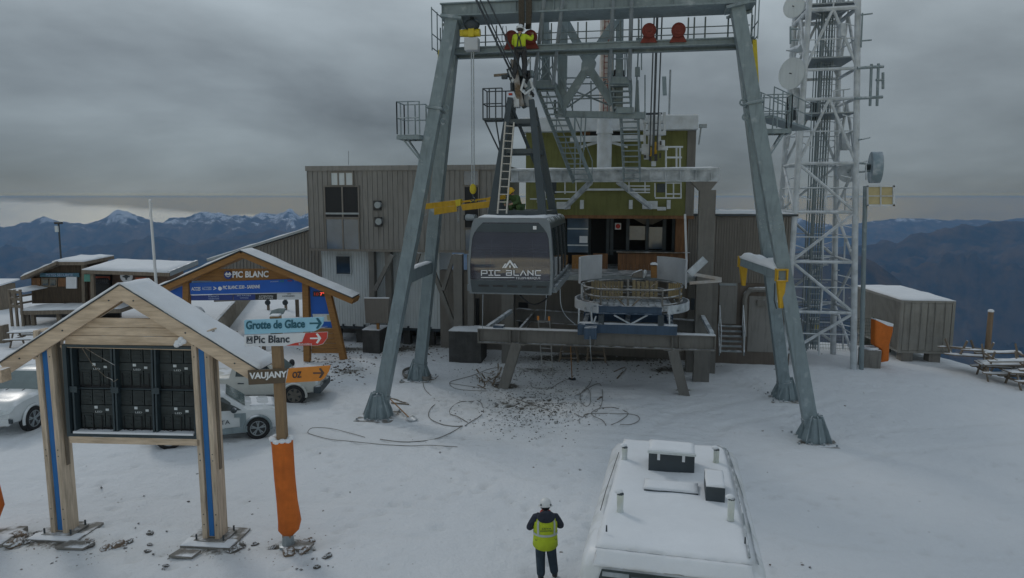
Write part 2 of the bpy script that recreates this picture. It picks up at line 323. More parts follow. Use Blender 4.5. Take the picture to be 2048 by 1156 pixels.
    def snow(s, a, b, c, d, th=.08, n=8, m=6, seed=0):  # quilt of snow on the quad a b c d
        a, b, c, d = map(V, (a, b, c, d)); nrm = (b - a).cross(d - a).normalized()
        if nrm.z < 0: nrm = -nrm
        top = []; bot = []
        for j in range(m + 1):
            for i in range(n + 1):
                s_, t_ = i / n, j / m; p = (a * (1 - s_) + b * s_) * (1 - t_) + (d * (1 - s_) + c * s_) * t_
                e = min(min(s_, 1 - s_) * n, min(t_, 1 - t_) * m, 1)
                k = (.35 + .65 * e) * th * (.8 + .6 * noise.noise((p.x * 1.6 + seed, p.y * 1.6, p.z)))
                edge = V((0, 0, 0))
                if e == 0: edge = V((noise.noise(p * 5), noise.noise(p * 5 + V((9, 0, 0))), 0)) * .03
                top.append(p + nrm * (k + .006) + edge); bot.append(p + nrm * .004)
        w_ = n + 1; fs = []; K = len(top)
        for j in range(m):
            for i in range(n):
                q = j * w_ + i; fs.append((q, q + 1, q + w_ + 1, q + w_)); fs.append((K + q, K + q + w_, K + q + w_ + 1, K + q + 1))
        rim = [i for i in range(n)] + [j * w_ + n for j in range(m)] + [m * w_ + i for i in range(n, 0, -1)] + [j * w_ for j in range(m, 0, -1)]
        for i in range(len(rim)): p, q = rim[i], rim[(i + 1) % len(rim)]; fs.append((p, K + p, K + q, q))
        return s.add(top + bot, fs)
    def build(s, name, m, parent=None, smooth=False, bevel=0, local=False, sub=0):
        me = bpy.data.meshes.new(name); o = bpy.data.objects.new(name, me)
        if parent is not None:
            off = OFF[parent.name]; o.parent = parent
        elif local: off = V((0, 0, 0))
        else:
            xs = [p.x for p in s.v]; ys = [p.y for p in s.v]
            off = V(((min(xs) + max(xs)) / 2, (min(ys) + max(ys)) / 2, min(p.z for p in s.v))); o.location = off
        me.from_pydata([p - off for p in s.v], [], s.f); me.materials.append(m)
        b = bmesh.new(); b.from_mesh(me); bmesh.ops.recalc_face_normals(b, faces=b.faces); b.to_mesh(me); b.free()
        COL.objects.link(o); OFF[o.name] = off
        if smooth: me.shade_smooth() if smooth is True else me.set_sharp_from_angle(angle=R(smooth)) or me.shade_smooth() if False else None
        if smooth:
            for p in me.polygons: p.use_smooth = True
            if smooth is not True: me.set_sharp_from_angle(angle=R(smooth))
        if bevel:
            bm_ = o.modifiers.new('bevel', 'BEVEL'); bm_.width = bevel; bm_.segments = 2; bm_.limit_method = 'ANGLE'; bm_.angle_limit = R(40)
        if sub: q = o.modifiers.new('sub', 'SUBSURF'); q.levels = sub; q.render_levels = sub
        return o
def tag(o, label=None, cat=None, group=None, kind=None):
    if label: o['label'] = label
    if cat: o['category'] = cat
    if group: o['group'] = group
    if kind: o['kind'] = kind
    return o
def thing(name, label, cat, loc=(0, 0, 0), group=None, local=False, rotz=0):
    o = bpy.data.objects.new(name, None); COL.objects.link(o); o.location = loc; o.rotation_euler = (0, 0, rotz); o.empty_display_size = .3
    OFF[o.name] = V((0, 0, 0)) if local else V(loc)
    return tag(o, label, cat, group)
def dup(root, loc, rot, label=None):
    r = root.copy(); COL.objects.link(r); r.location = loc; r.rotation_euler = rot if isinstance(rot, tuple) else (0, 0, rot)
    if label: r['label'] = label
    for ch in root.children:
        c = ch.copy(); COL.objects.link(c); c.parent = r
        for g in ch.children: d = g.copy(); COL.objects.link(d); d.parent = c
    return r
def lettering(txt, bl, br, tl, m, parent, ext=.012, bold=0.0, name='lettering'):
    cu = bpy.data.curves.new('t', 'FONT'); cu.body = txt; cu.size = 1; cu.offset = bold; cu.extrude = .02; cu.resolution_u = 3
    o = bpy.data.objects.new('t', cu); COL.objects.link(o); dg = bpy.context.evaluated_depsgraph_get(); me = bpy.data.meshes.new_from_object(o.evaluated_get(dg))
    bpy.data.objects.remove(o); bpy.data.curves.remove(cu)
    xs = [v.co.x for v in me.vertices]; ys = [v.co.y for v in me.vertices]; x0, x1, y0, y1 = min(xs), max(xs), min(ys), max(ys)
    bl, br, tl = map(V, (bl, br, tl)); n = (br - bl).cross(tl - bl).normalized()
    if n.dot(CAM - bl) < 0: n = -n
    mb = MB(); mb.add([bl + (br - bl) * ((v.co.x - x0) / (x1 - x0)) + (tl - bl) * ((v.co.y - y0) / (y1 - y0)) + n * (ext if v.co.z > 0 else .001) for v in me.vertices], [tuple(p.vertices) for p in me.polygons])
    bpy.data.meshes.remove(me)
    return mb.build(name, m, parent)
def ptext(txt, pl, x0, y0, x1, y1, m, parent, off=.004, rise=0, bold=0.0, ext=.01, name='lettering'):  # picture box x0,y0(top)..x1,y1(bottom); rise: px the right end is higher
    return lettering(txt, pl.px(x0, y1, off), pl.px(x1, y1 - rise, off), pl.px(x0, y0, off), m, parent, ext, bold, name)
# ================================================================ ground and far terrain
def axis(near0, near1, step, lo, hi, k=1.22):
    a = [near0 + i * step for i in range(int((near1 - near0) / step) + 1)]
    s = step; x = a[-1]; r = []
    while x < hi: s *= k; x += s; r.append(min(x, hi))
    s = step; x = a[0]; l = []
    while x > lo: s *= k; x -= s; l.append(max(x, lo))
    return l[::-1] + a + r
xs = axis(-24, 25, .14, -24000, 24000, 1.16); ys = axis(8, 40, .14, -3000, 21000)
DIRT_SHADE = []
def dirt_shade_px(px, py, rx, ry, k): p = G(px, py); DIRT_SHADE.append((p.x, p.y, rx, ry, k))
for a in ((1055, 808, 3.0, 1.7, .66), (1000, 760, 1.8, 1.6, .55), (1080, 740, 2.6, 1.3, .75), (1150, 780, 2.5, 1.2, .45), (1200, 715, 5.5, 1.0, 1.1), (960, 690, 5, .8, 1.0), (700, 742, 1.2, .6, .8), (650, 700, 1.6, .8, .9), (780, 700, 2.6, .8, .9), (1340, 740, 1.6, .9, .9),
          (1365, 780, .5, .35, 1.1), (135, 1085, .8, .4, .7), (250, 1100, 1.4, .5, .35), (432, 1100, .8, .4, .7), (585, 1090, .7, .4, .9), (30, 1080, .9, .6, .8), (830, 760, .7, .4, .5), (600, 800, 1, .4, .45), (1010, 772, .5, .4, 1.1), (1740, 735, .8, .4, .5), (1500, 770, 1.2, .8, .3), (320, 1125, 6, 1.0, .12), (754, 836, .8, .55, .62), (838, 760, .8, .5, .75), (1627, 886, .8, .5, .6), (1571, 800, .8, .5, .6), (517, 880, 2.2, .8, .4), (560, 806, 2.0, .7, .45), (760, 830, .8, .5, .5), (60, 860, 2, 1, .4), (960, 870, 6, 1, .25), (1625, 885, .6, .3, .5)): dirt_shade_px(*a)  # patches added round the four gantry feet paint in contact shade
def dirt_shade(x, y):
    d = sum(bump(x, y, *a) for a in DIRT_SHADE)
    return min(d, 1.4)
vs_ = []; fs_ = []; dv = []
for y in ys:
    for x in xs:
        vs_.append((x, y, gz(x, y)))
        e = pdist(x, y) if abs(x) < 300 and -300 < y < 300 else 99
        dv.append(dirt_shade(x, y) + max(0, min(.42, -fine(x, y) * 6)) if e < 0 else sstep(0, 9, e) * 1.2)  # rut and footprint hollows coloured darker, painting in their weak shading
nx = len(xs)
for j in range(len(ys) - 1):
    for i in range(nx - 1): q = j * nx + i; fs_.append((q, q + 1, q + nx + 1, q + nx))
gm = bpy.data.meshes.new('snow_ground'); gm.from_pydata(vs_, [], fs_); gm.shade_smooth()
at = gm.attributes.new('dirt_shade', 'FLOAT', 'POINT'); at.data.foreach_set('value', dv)
go = bpy.data.objects.new('snow_ground', gm); COL.objects.link(go); tag(go, kind='structure')
m = bpy.data.materials.new('snowy_ground'); m.use_nodes = True; t = m.node_tree; b = t.nodes['Principled BSDF']
b.inputs['Roughness'].default_value = .8; b.inputs['Specular IOR Level'].default_value = .2
c = t.nodes.new('ShaderNodeTexCoord'); A = t.nodes.new('ShaderNodeAttribute'); A.attribute_name = 'dirt_shade'
def nzz(sc_, det=8, rough=.6, vec=None, dist=0):
    n = t.nodes.new('ShaderNodeTexNoise'); n.inputs['Scale'].default_value = sc_; n.inputs['Detail'].default_value = det; n.inputs['Roughness'].default_value = rough; n.inputs['Distortion'].default_value = dist
    t.links.new(vec or c.outputs['Object'], n.inputs['Vector']); return n.outputs['Fac']
def mixn(fac, a, bb):
    k = t.nodes.new('ShaderNodeMix'); k.data_type = 'RGBA'; t.links.new(fac, k.inputs['Factor'])
    for s_, v in (('A', a), ('B', bb)):
        if isinstance(v, tuple): k.inputs[s_].default_value = (*v, 1)
        else: t.links.new(v, k.inputs[s_])
    return k.outputs['Result']
n1 = nzz(.5); n2 = nzz(3.2, 9, .7); n3 = nzz(9, 6, .7); n4 = nzz(1.1, 8, .65, dist=1)
snowc = mixn(n1, (.74, .775, .81), (.84, .865, .89))
soil = mixn(n3, (.055, .052, .042), (.20, .19, .165))
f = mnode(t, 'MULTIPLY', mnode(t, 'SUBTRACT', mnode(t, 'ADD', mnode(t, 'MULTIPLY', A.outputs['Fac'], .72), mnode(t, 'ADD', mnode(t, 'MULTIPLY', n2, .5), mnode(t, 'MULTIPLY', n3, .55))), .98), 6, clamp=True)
f2 = mnode(t, 'MULTIPLY', mnode(t, 'SUBTRACT', mnode(t, 'ADD', n4, mnode(t, 'MULTIPLY', n3, .5)), .92), 3, clamp=True)   # faint thin-snow patches
snowc = mixn(mnode(t, 'MULTIPLY', f2, .35), snowc, (.50, .51, .52))
vo = t.nodes.new('ShaderNodeTexVoronoi'); vo.inputs['Scale'].default_value = 2.3; vo.inputs['Randomness'].default_value = 1; t.links.new(c.outputs['Object'], vo.inputs['Vector'])
vc_s = t.nodes.new('ShaderNodeSeparateColor'); t.links.new(vo.outputs['Color'], vc_s.inputs[0])
spk = mnode(t, 'MULTIPLY', mnode(t, 'LESS_THAN', mnode(t, 'ADD', vo.outputs['Distance'], mnode(t, 'MULTIPLY', n3, .05)), .095), mnode(t, 'GREATER_THAN', vc_s.outputs[0], .62))
snowc = mixn(mnode(t, 'MULTIPLY', spk, .45), snowc, (.30, .29, .27))
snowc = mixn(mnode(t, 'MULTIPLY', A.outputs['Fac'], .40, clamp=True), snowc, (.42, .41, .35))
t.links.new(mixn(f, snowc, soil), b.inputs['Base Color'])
bp = t.nodes.new('ShaderNodeBump'); bp.inputs['Strength'].default_value = .8; bp.inputs['Distance'].default_value = .13
hh = mnode(t, 'ADD', mnode(t, 'MULTIPLY', nzz(1.6, 9, .62), 1.0), mnode(t, 'MULTIPLY', n3, .25)); t.links.new(hh, bp.inputs['Height']); t.links.new(bp.outputs[0], b.inputs['Normal'])
gm.materials.append(m)
# ---- mountains
def mountain_mat(name, snowline, rock, grass, amount=1):
    m = bpy.data.materials.new(name); m.use_nodes = True; t = m.node_tree; b = t.nodes['Principled BSDF']; b.inputs['Roughness'].default_value = .95; b.inputs['Specular IOR Level'].default_value = .1
    g = t.nodes.new('ShaderNodeNewGeometry'); s = t.nodes.new('ShaderNodeSeparateXYZ'); t.links.new(g.outputs['Position'], s.inputs[0]); s2 = t.nodes.new('ShaderNodeSeparateXYZ'); t.links.new(g.outputs['Normal'], s2.inputs[0])
    n = t.nodes.new('ShaderNodeTexNoise'); n.inputs['Scale'].default_value = .0035; n.inputs['Detail'].default_value = 10; n.inputs['Roughness'].default_value = .68; t.links.new(g.outputs['Position'], n.inputs['Vector'])
    k = t.nodes.new('ShaderNodeMix'); k.data_type = 'RGBA'; k.inputs['A'].default_value = (*rock, 1); k.inputs['B'].default_value = (*grass, 1)
    t.links.new(mnode(t, 'MULTIPLY_ADD', mnode(t, 'SUBTRACT', n.outputs['Fac'], .5), 5, .5, clamp=True), k.inputs['Factor'])
    h = mnode(t, 'ADD', mnode(t, 'DIVIDE', mnode(t, 'SUBTRACT', s.outputs[2], snowline), 160), mnode(t, 'MULTIPLY', mnode(t, 'SUBTRACT', n.outputs['Fac'], .5), 9))
    f = mnode(t, 'MULTIPLY', mnode(t, 'MULTIPLY', h, mnode(t, 'MULTIPLY', mnode(t, 'SUBTRACT', s2.outputs[2], .25, clamp=True), 2.2)), amount, clamp=True)
    k2 = t.nodes.new('ShaderNodeMix'); k2.data_type = 'RGBA'; t.links.new(f, k2.inputs['Factor']); t.links.new(k.outputs['Result'], k2.inputs['A']); k2.inputs['B'].default_value = (.78, .8, .83, 1)
    t.links.new(k2.outputs['Result'], b.inputs['Base Color']); return m
def interp(pts, x):
    if x <= pts[0][0]: return pts[0][1]
    for (a, b), (c_, d) in zip(pts, pts[1:]):
        if x <= c_: return b + (d - b) * (x - a) / (c_ - a)
    return pts[-1][1]
def mrange(name, prof, D, depth, base, material, rough, seed, n=260, m=46):
    # a real ridge D metres away whose crest follows the heights read off the photograph (px, py of the crest)
    vs = []; fs = []; pxs = [prof[0][0] + (prof[-1][0] - prof[0][0]) * i / n for i in range(n + 1)]
    for px in pxs:
        r = ray(px, interp(prof, px)); k = D / r.y; cx, cy, cz = r.x * k, D, 8 + r.z * k
        hd = V((cx, cy, 0)).normalized()
        for j in range(m + 1):
            s = j / m * 1.35 - 1; dd = s * depth
            x = cx + hd.x * dd; y = cy + hd.y * dd
            fall = max(0, 1 - abs(s)) if s < 0 else max(0, 1 - s * 1.2)
            fall = fall ** 1.15
            q = V((x / 1700 + seed, y / 1700, 0)); rid = 0; amp = 1; fr = 1
            for o_ in range(7): rid += amp * (1 - 2 * abs(noise.noise(q * fr))); amp *= .52; fr *= 2.05
            z = base + (cz - base) * fall + rough * (rid - .9) * (.30 + .7 * min(1, (1 - fall) * 2.4)) * (1 if s < .0 else .6)
            vs.append((x, y, z))
    for i in range(n):
        for j in range(m): q = i * (m + 1) + j; fs.append((q, q + 1, q + m + 2, q + m + 1))
    me = bpy.data.meshes.new(name); me.from_pydata(vs, [], fs); me.shade_smooth(); me.materials.append(material)
    o = bpy.data.objects.new(name, me); COL.objects.link(o); tag(o, kind='structure'); return o
MM1 = mountain_mat('far_rock', -480, (.085, .08, .075), (.26, .18, .12), 1.0)
MM2 = mountain_mat('near_rock', 900, (.035, .042, .05), (.14, .098, .066))
mrange('hills', [(-500, 480), (-200, 455), (0, 462), (60, 452), (90, 438), (120, 448), (170, 455), (215, 440), (235, 424), (255, 420), (275, 432), (320, 448), (360, 440), (400, 430), (430, 434), (470, 430), (500, 440), (530, 430), (555, 432), (580, 422), (600, 440), (640, 430), (760, 440), (1000, 430), (1300, 440), (1600, 446), (1700, 452)], 15500, 5200, -1500, MM1, 420, 1.3, 420, 60)
mrange('hills', [(-900, 520), (-500, 500), (-100, 505), (20, 500), (90, 512), (160, 498), (240, 485), (300, 478), (380, 500), (460, 486), (540, 462), (610, 478), (760, 490)], 10500, 4300, -1520, MM2, 430, 4.7, 360, 60)
mrange('hills', [(1500, 470), (1690, 449), (1720, 446), (1760, 443), (1800, 440), (1850, 441), (1900, 444), (1960, 441), (2100, 436), (2500, 430)], 16500, 4200, -1500, MM1, 200, 9.1)
mrange('hills', [(1560, 520), (1640, 505), (1700, 492), (1740, 492), (1765, 487), (1790, 490), (1820, 477), (1855, 480), (1890, 466), (1920, 461), (1970, 458), (2010, 457), (2048, 451), (2150, 444), (2400, 420), (2900, 400)], 8200, 3600, -1520, MM2, 380, 12.2, 300, 60)
mrange('hills', [(1100, 560), (1350, 530), (1500, 512), (1580, 500), (1640, 498), (1690, 505), (1725, 515), (1750, 530), (1775, 548), (1800, 568), (1815, 590), (1840, 640), (1880, 700)], 4800, 1900, -1400, MM2, 150, 21.4)
# ---- air
HZ = MB(); HZ.box((0, 8200, -882), (56000, 26400, 1820))     # top at z = 28
hz = HZ.build('haze', None or bpy.data.materials.new('air'))
hm = bpy.data.materials['air']; hm.use_nodes = True; t = hm.node_tree; t.nodes.remove(t.nodes['Principled BSDF'])
pv = t.nodes.new('ShaderNodeVolumePrincipled'); pv.inputs['Color'].default_value = (.27, .53, .92, 1); pv.inputs['Density'].default_value = 6e-5; pv.inputs['Anisotropy'].default_value = .0
t.links.new(pv.outputs[0], t.nodes['Material Output'].inputs['Volume']); tag(hz, kind='stuff')
# ================================================================ portal gantry
def on_line(p, q, z): t = (z - p.z) / (q.z - p.z); return p + (q - p) * t
g0 = S(2.5, -1.85, 0); gan = thing('steel_gantry', 'tall grey steel portal gantry straddling the cable car cabin', 'gantry', g0)
uL, _ = uz(892, 30, -1.85); uR, _ = uz(1504, 12, -1.85); ZT = 14.82
lb = MB()
for v0, v1 in ((-2.5, -2.38), (-1.32, -1.2)): lb.sbox(uL, uR, v0, v1, 14.63, 15.0)
lb.sbox(uL - .03, uR + .03, -2.62, -1.08, 14.57, 14.63).sbox(uL - .03, uR + .03, -2.62, -1.08, 15.0, 15.05)
for k in range(9): lb.sbox(uL + .02 + k * (uR - uL - .06) / 8, uL + .05 + k * (uR - uL - .06) / 8, -2.58, -2.503, 14.635, 14.995)
lb.build('top_beam', M_STEEL, gan, bevel=.01)
ZW = 13.46
wb = MB(); wL = uz(905, 104, -1.6)[0]; wR = uz(1504, 78, -1.6)[0]
wb.ibeam(S(wL, -1.95, ZW), S(wR, -1.95, ZW), .22, .24); wb.ibeam(S(wL, -1.05, ZW), S(wR, -1.05, ZW), .22, .24)
wb.sbox(wL, wR, -1.83, -1.17, ZW + .06, ZW + .1); wb.build('walkway', M_STEEL, gan)
hr = MB(); k = 0
for px in (880, 915, 948, 970, 992, 1085, 1102, 1155, 1172, 1240, 1277, 1376, 1388, 1410, 1456, 1470, 1504):
    u = uz(px, 100 - (px - 905) * .044, -1.1)[0]
    hr.beam(S(u, -1.0, ZW + .12), S(u, -1.0, 14.55), .05, .05)
for z in (13.95, 14.2): hr.tube(S(wL - .5, -1.0, z), S(wR, -1.0, z), .02)
for uu, d in ((wL - .55, -1), (wR + .05, 1)):
    for z in (13.5, 14.0, 14.9): hr.tube(S(uu, -2.5, z), S(uu, -1.0, z), .02)
    for v in (-2.5, -1.75, -1.0): hr.tube(S(uu, v, 13.4), S(uu, v, 14.95), .022)
hr.build('railing', M_STEEL, gan)
feet = {'fl': G(757, 832), 'rl': G(838, 757), 'fr': G(1627, 880), 'rr': G(1571, 796)}
tops = {'fl': S(uz(905, 33, -2.4)[0], -2.3, 14.57), 'rl': S(uz(908, 40, -1.4)[0], -1.35, 14.57), 'fr': S(uz(1474, 18, -2.4)[0], -2.3, 14.57), 'rr': S(uz(1478, 25, -1.4)[0], -1.35, 14.57)}
LEGS = {}
for k in feet:
    f, t_ = feet[k], tops[k]; LEGS[k] = (f, t_); a = on_line(f, t_, f.z + .75)
    lg = MB(); lg.beam(a, t_, .46, .44, NN)
    d = (t_ - a).normalized()
    for z in (11.2,) if k[0] == 'f' else ():
        p = on_line(f, t_, z); lg.beam(p - d * .04, p + d * .04, .6, .58, NN)
    p = on_line(f, t_, 14.5); lg.beam(p - d * .05, p + d * .05, .8, .7, NN)
    leg = lg.build('leg', M_STEEL, gan, bevel=.012)
    p = on_line(f, t_, 6.6 if k[1] == 'l' else 7.1); sx = d.cross(NN).normalized(); nf = d.cross(sx); nf = nf if nf.y < 0 else -nf
    MB().beam(p - d * .3, p + d * .3, .476, .456, NN).build('splice_plate', M_STEEL, leg); q = MB()
    for bx_ in (-.16, -.055, .055, .16):
        for by_ in (-.22, -.08, .08, .22): q.disc(p + sx * bx_ + d * by_ + nf * .235, nf, .018, .03, 6)
    q.build('bolt', M_GALV, leg)
    ft = MB(); c = V((f.x, f.y, f.z)); ft.beam(c + UZ * .0, a, .5, .48, NN)
    for i in range(8):
        an = i * math.pi / 4 + SA * 0; dr = V((math.cos(an), math.sin(an), 0)); sd_ = V((-dr.y, dr.x, 0)) * .02
        r0 = .34 if i % 2 == 0 else .36; r1 = .62 if i % 2 else .55
        ft.poly([c + dr * .1 - sd_ + UZ * -.1, c + dr * r1 - sd_ + UZ * -.1, c + dr * r1 - sd_ + UZ * .12, c + dr * r0 * .75 - sd_ + UZ * .9, c + dr * .1 - sd_ + UZ * .9], sd_ * 2)
    ft.loft([[c + V((math.cos(q * math.pi / 4 + .39) * r, math.sin(q * math.pi / 4 + .39) * r, z)) for q in range(8)] for z, r in ((-.1, .52), (.08, .5), (.82, .27))])
    ft.build('foot', M_STEEL, leg)
    fp = MB(); fp.box(c + UZ * -.07, (1.40, 1.40, .16), (U, NN, UZ)); fp.build('footing', M_CONC, leg, bevel=.03)
    ab = MB()
    for bx_ in (-.6, -.2, .2, .6):
        for by_ in (-.6, .6): ab.disc(c + U * bx_ + NN * by_ + UZ * .05, UZ, .035, .08, 6)
    ab.build('anchor_bolt', M_GALV, leg)
    if k[0] == 'f':
        er = MB(); sgn = 1 if k == 'fl' else -1
        for z in (11.25, 10.75):
            p = on_line(f, t_, z) + U * sgn * .36 + NN * .0; MB().ring(p, NN, .1, .035, 12).build('lifting_eye', M_STEEL, leg)
for k, pz in (('l', 556), ('r', 547)):
    a = min((on_line(*LEGS['f' + k], z * .01) for z in range(200, 900, 4)), key=lambda p: abs((578 + F * math.tan(math.atan((8 - p.z) / p.y) - TH)) - pz))
    b_ = on_line(*LEGS['r' + k], a.z)
    MB().beam(a, b_, .34, .46).build('cross_bar', M_STEEL, gan, bevel=.01)
    x = U * .15; MB().snow(a - x + UZ * .235, a + x + UZ * .235, b_ + x + UZ * .235, b_ - x + UZ * .235, .09, 4, 8).build('snow_cover', M_SNOW, gan)
    if k == 'r': CBR = (a, b_)
# red sheaves on the walkway
def sheave(px, py, v=-2.15):
    p = Ws(px, py, v)
    w_ = MB().disc(p, NN, .25, .12, 24).disc(p, NN, .06, .2, 10).ring(p - NN * .065, NN, .2, .03, 24, 5); o = w_.build('sheave', M_RED, gan, smooth=35)
    q = MB(); q.poly([p + U * -.3 + UZ * -.4 + NN * .07, p + U * .3 + UZ * -.4 + NN * .07, p + U * .08 + UZ * .05 + NN * .07, p + U * -.08 + UZ * .05 + NN * .07], NN * .06)
    q.build('bracket', M_RED, o)
for a in ((1023, 75), (1061, 74), (1298, 61), (1357, 60)): sheave(*a)
# yellow guard strip on the right leg
MB().beam(Ws(1509, 80, -2.2), Ws(1514, 182, -2.6), .14, .06, NN).build('guard_strip', M_YELP, gan)
MB().beam(Ws(879, 100, -2.2), Ws(877, 128, -2.2), .08, .05, NN).build('guard_strip', M_YELP, gan)
# small platforms bolted to the legs
def platform(c, lu, lv, h, posts_u, brace_to, name='leg_platform', rails=(0, .5, 1.0), open_side=None, tall=1.15):
    p = MB(); p.box(c - UZ * .06, (lu, lv, .07), (U, NN, UZ))
    for a, b in ((-lv / 2, 0), (lv / 2, 0)): p.box(c + NN * a - UZ * .12, (lu, .07, .14), (U, NN, UZ))
    for a in (-lu / 2, 0, lu / 2): p.box(c + U * a - UZ * .13, (.07, lv * .98, .1), (U, NN, UZ))
    o = p.build(name, M_STEEL, gan)
    r = MB(); cs = [(-1, -1), (1, -1), (1, 1), (-1, 1)]
    for i in range(4):
        if open_side == i: continue
        a = c + U * cs[i][0] * lu / 2 + NN * cs[i][1] * lv / 2; b_ = c + U * cs[(i + 1) % 4][0] * lu / 2 + NN * cs[(i + 1) % 4][1] * lv / 2
        for k in range(3): q = a + (b_ - a) * (k / 2); r.tube(q, q + UZ * tall, .026, 6)
        for z in (tall * .5, tall): r.tube(a + UZ * z, b_ + UZ * z, .022, 6)
    r.build('railing', M_STEEL, o)
    if brace_to is not None:
        b = MB()
        for s_ in (-.4, .4): b.beam(c - UZ * .15 + NN * s_ * lv - U * lu * (.3 if brace_to[0] > c.x else -.3), V(brace_to) + NN * s_ * .3, .06, .06)
        b.build('brace', M_STEEL, o)
platform(W(824, 270, 26.4), .85, .85, 1.1, 3, W(846, 325, 26.2), open_side=1)
platform(W(1549, 258, 25.6), .95, .8, 1.1, 3, W(1528, 325, 24.8), open_side=3)
# foot bridge from the gantry to the mast
fb = MB(); a = W(1524, 234, 26.6); b_ = W(1604, 228, 31.5); b_.z = a.z; fb.beam(a, b_, .8, .1)
x = (b_ - a).normalized().cross(UZ)
for s_ in (-.4, .4):
    fb.tube(a + x * s_ + UZ * 1.05, b_ + x * s_ + UZ * 1.05, .022); fb.tube(a + x * s_ + UZ * .55, b_ + x * s_ + UZ * .55, .02)
    for k in range(6): q = a + (b_ - a) * k / 5 + x * s_; fb.tube(q, q + UZ * 1.05, .024)
tag(fb.build('foot_bridge', M_STEEL), 'narrow railed steel footbridge between the gantry leg and the lattice mast', 'footbridge')
# hoist
hp = Ws(944, 66, -2.3); ho = thing('chain_hoist', 'yellow electric hoist hanging under the left end of the gantry beam', 'hoist', hp)
MB().disc(hp, U, .14, .62, 18).box(hp - U * .38, (.12, .22, .22), (U, NN, UZ)).box(hp + UZ * .0, (.2, .34, .32), (U, NN, UZ)).build('hoist_body', M_YELP, ho, smooth=30)
MB().ell(hp + UZ * .28, (.29, .26, .22), 14, 8).box(hp + UZ * .44, (.12, .12, .3), (U, NN, UZ)).build('trolley', M_STEELD, ho, smooth=True)
MB().box(hp - UZ * .42, (.52, .4, .46), (U, NN, UZ)).build('chain_box', M_PUTTY, ho, bevel=.03)
hk = Ws(946, 378, -2.3)
MB().tube(hp - UZ * .6 + U * -.03, hk + UZ * .1 + U * -.04, .022, 6).tube(hp - UZ * .6 + U * .05, hk + UZ * .1 + U * .05, .022, 6).build('hoist_chain', M_ROPEL, ho)
h = MB().ell(hk, (.13, .1, .2), 10, 8).build('hook_block', M_YELP, ho, smooth=True)
MB().path([hk - UZ * .18, hk - UZ * .3, hk - UZ * .36 + U * .06, hk - UZ * .44 + U * .06, hk - UZ * .48 - U * .02, hk - UZ * .42 - U * .08], .025, 6).build('hook', M_STEELD, h)
# yellow spreader hanging from the hook
p0 = Ws(946, 409, -2.3); sb = thing('lifting_beam', 'yellow stepped lifting beam hanging level from the hoist hook', 'lifting beam', p0)
SPB = SP(-2.3)
m_ = MB(); m_.ppoly(SPB, [(836, 409), (918, 399), (918, 412), (836, 420)], .22).build('arm', M_YEL, sb, bevel=.01)
MB().ppoly(SPB, [(868, 416), (914, 411), (914, 423), (868, 430)], .3, .04).build('counterweight', M_YEL, sb, bevel=.01)
MB().ppoly(SPB, [(910, 400), (921, 398), (921, 411), (912, 413)], .34, .06).build('end_plate', M_YELP, sb, bevel=.01)
MB().ppoly(SPB, [(921, 409), (984, 401), (981, 415), (925, 421)], .24, .03).ppoly(SPB, [(972, 396), (983, 393), (983, 402), (972, 403)], .12).ppoly(SPB, [(991, 393), (1010, 389), (1010, 398), (991, 400)], .2).ppoly(SPB, [(921, 402), (1010, 391), (1010, 394), (921, 406)], .16, -.06).build('main_bar', M_YEL, sb, bevel=.01)
MB().path([hk - UZ * .45, SPB.px(940, 404)], .02).path([hk - UZ * .45, SPB.px(954, 402)], .02).build('shackle', M_YELP, sb)
def chain(mb, pts, r=.03):
    for a, b in zip(pts, pts[1:]):
        n = max(2, int((b - a).length / .075))
        for i in range(n):
            p = a + (b - a) * ((i + .5) / n); d = (b - a).normalized(); ax = d.orthogonal().normalized()
            if i % 2: ax = d.cross(ax)
            mb.ring(p, ax, r, .009, 8, 4)
ch = MB(); chain(ch, [SPB.px(915, 413, .1), SPB.px(917, 445, .1)], .045); chain(ch, [SPB.px(976, 416, .1), SPB.px(976, 424, .1)], .04); chain(ch, [SPB.px(842, 420, .1), SPB.px(845, 432, .1), SPB.px(854, 428, .1)], .04)
ch.build('chain', M_GALV, sb)
# snow covered yellow beam lying over the right cross bar
a = W(1489, 524, 27.4); b_ = W(1560, 549, 24.0)
ys_ = thing('lifting_beam', 'snow-covered lifting beam with yellow jaws lying across the right gantry legs', 'lifting beam', (a + b_) / 2)
MB().beam(a, b_, .34, .3).build('main_bar', M_STEEL, ys_)
x = (b_ - a).normalized().cross(UZ) * .21
MB().snow(a - x + UZ * .155, a + x + UZ * .155, b_ + x + UZ * .155, b_ - x + UZ * .155, .25, 6, 12, 3).build('snow_cover', M_SNOW, ys_, smooth=True)
for e, s_, ln in ((a, -1, .95), (b_, 1, 1.15)):
    d = (b_ - a).normalized() * s_; xx = x.normalized(); e = e + d * .03
    jw = MB(); fw = .17
    jw.box(e + d * .1 + xx * fw, (.05, .22, .36), (xx, d, UZ)).box(e + d * .1 - xx * fw, (.05, .22, .36), (xx, d, UZ)).box(e + d * .1 + UZ * .19, (.4, .24, .05), (xx, d, UZ)).box(e + d * .1 - UZ * .19, (.4, .24, .05), (xx, d, UZ))
    jw.poly([e - UZ * .2 - xx * .15, e - UZ * .2 + xx * .15, e - UZ * ln + xx * .02, e - UZ * ln - xx * .1], d * .16)
    jw.build('jaw', M_YEL, ys_, bevel=.01)
MB().snow(b_ - x * .9 - UZ * .2 - (b_ - a).normalized() * .05, b_ + x * .3 - UZ * .2 - (b_ - a).normalized() * .05, b_ + x * .3 - UZ * .95, b_ - x * .8 - UZ * 1.2, .07, 4, 6, 5).build('snow_cover', M_SNOW, ys_, smooth=True)
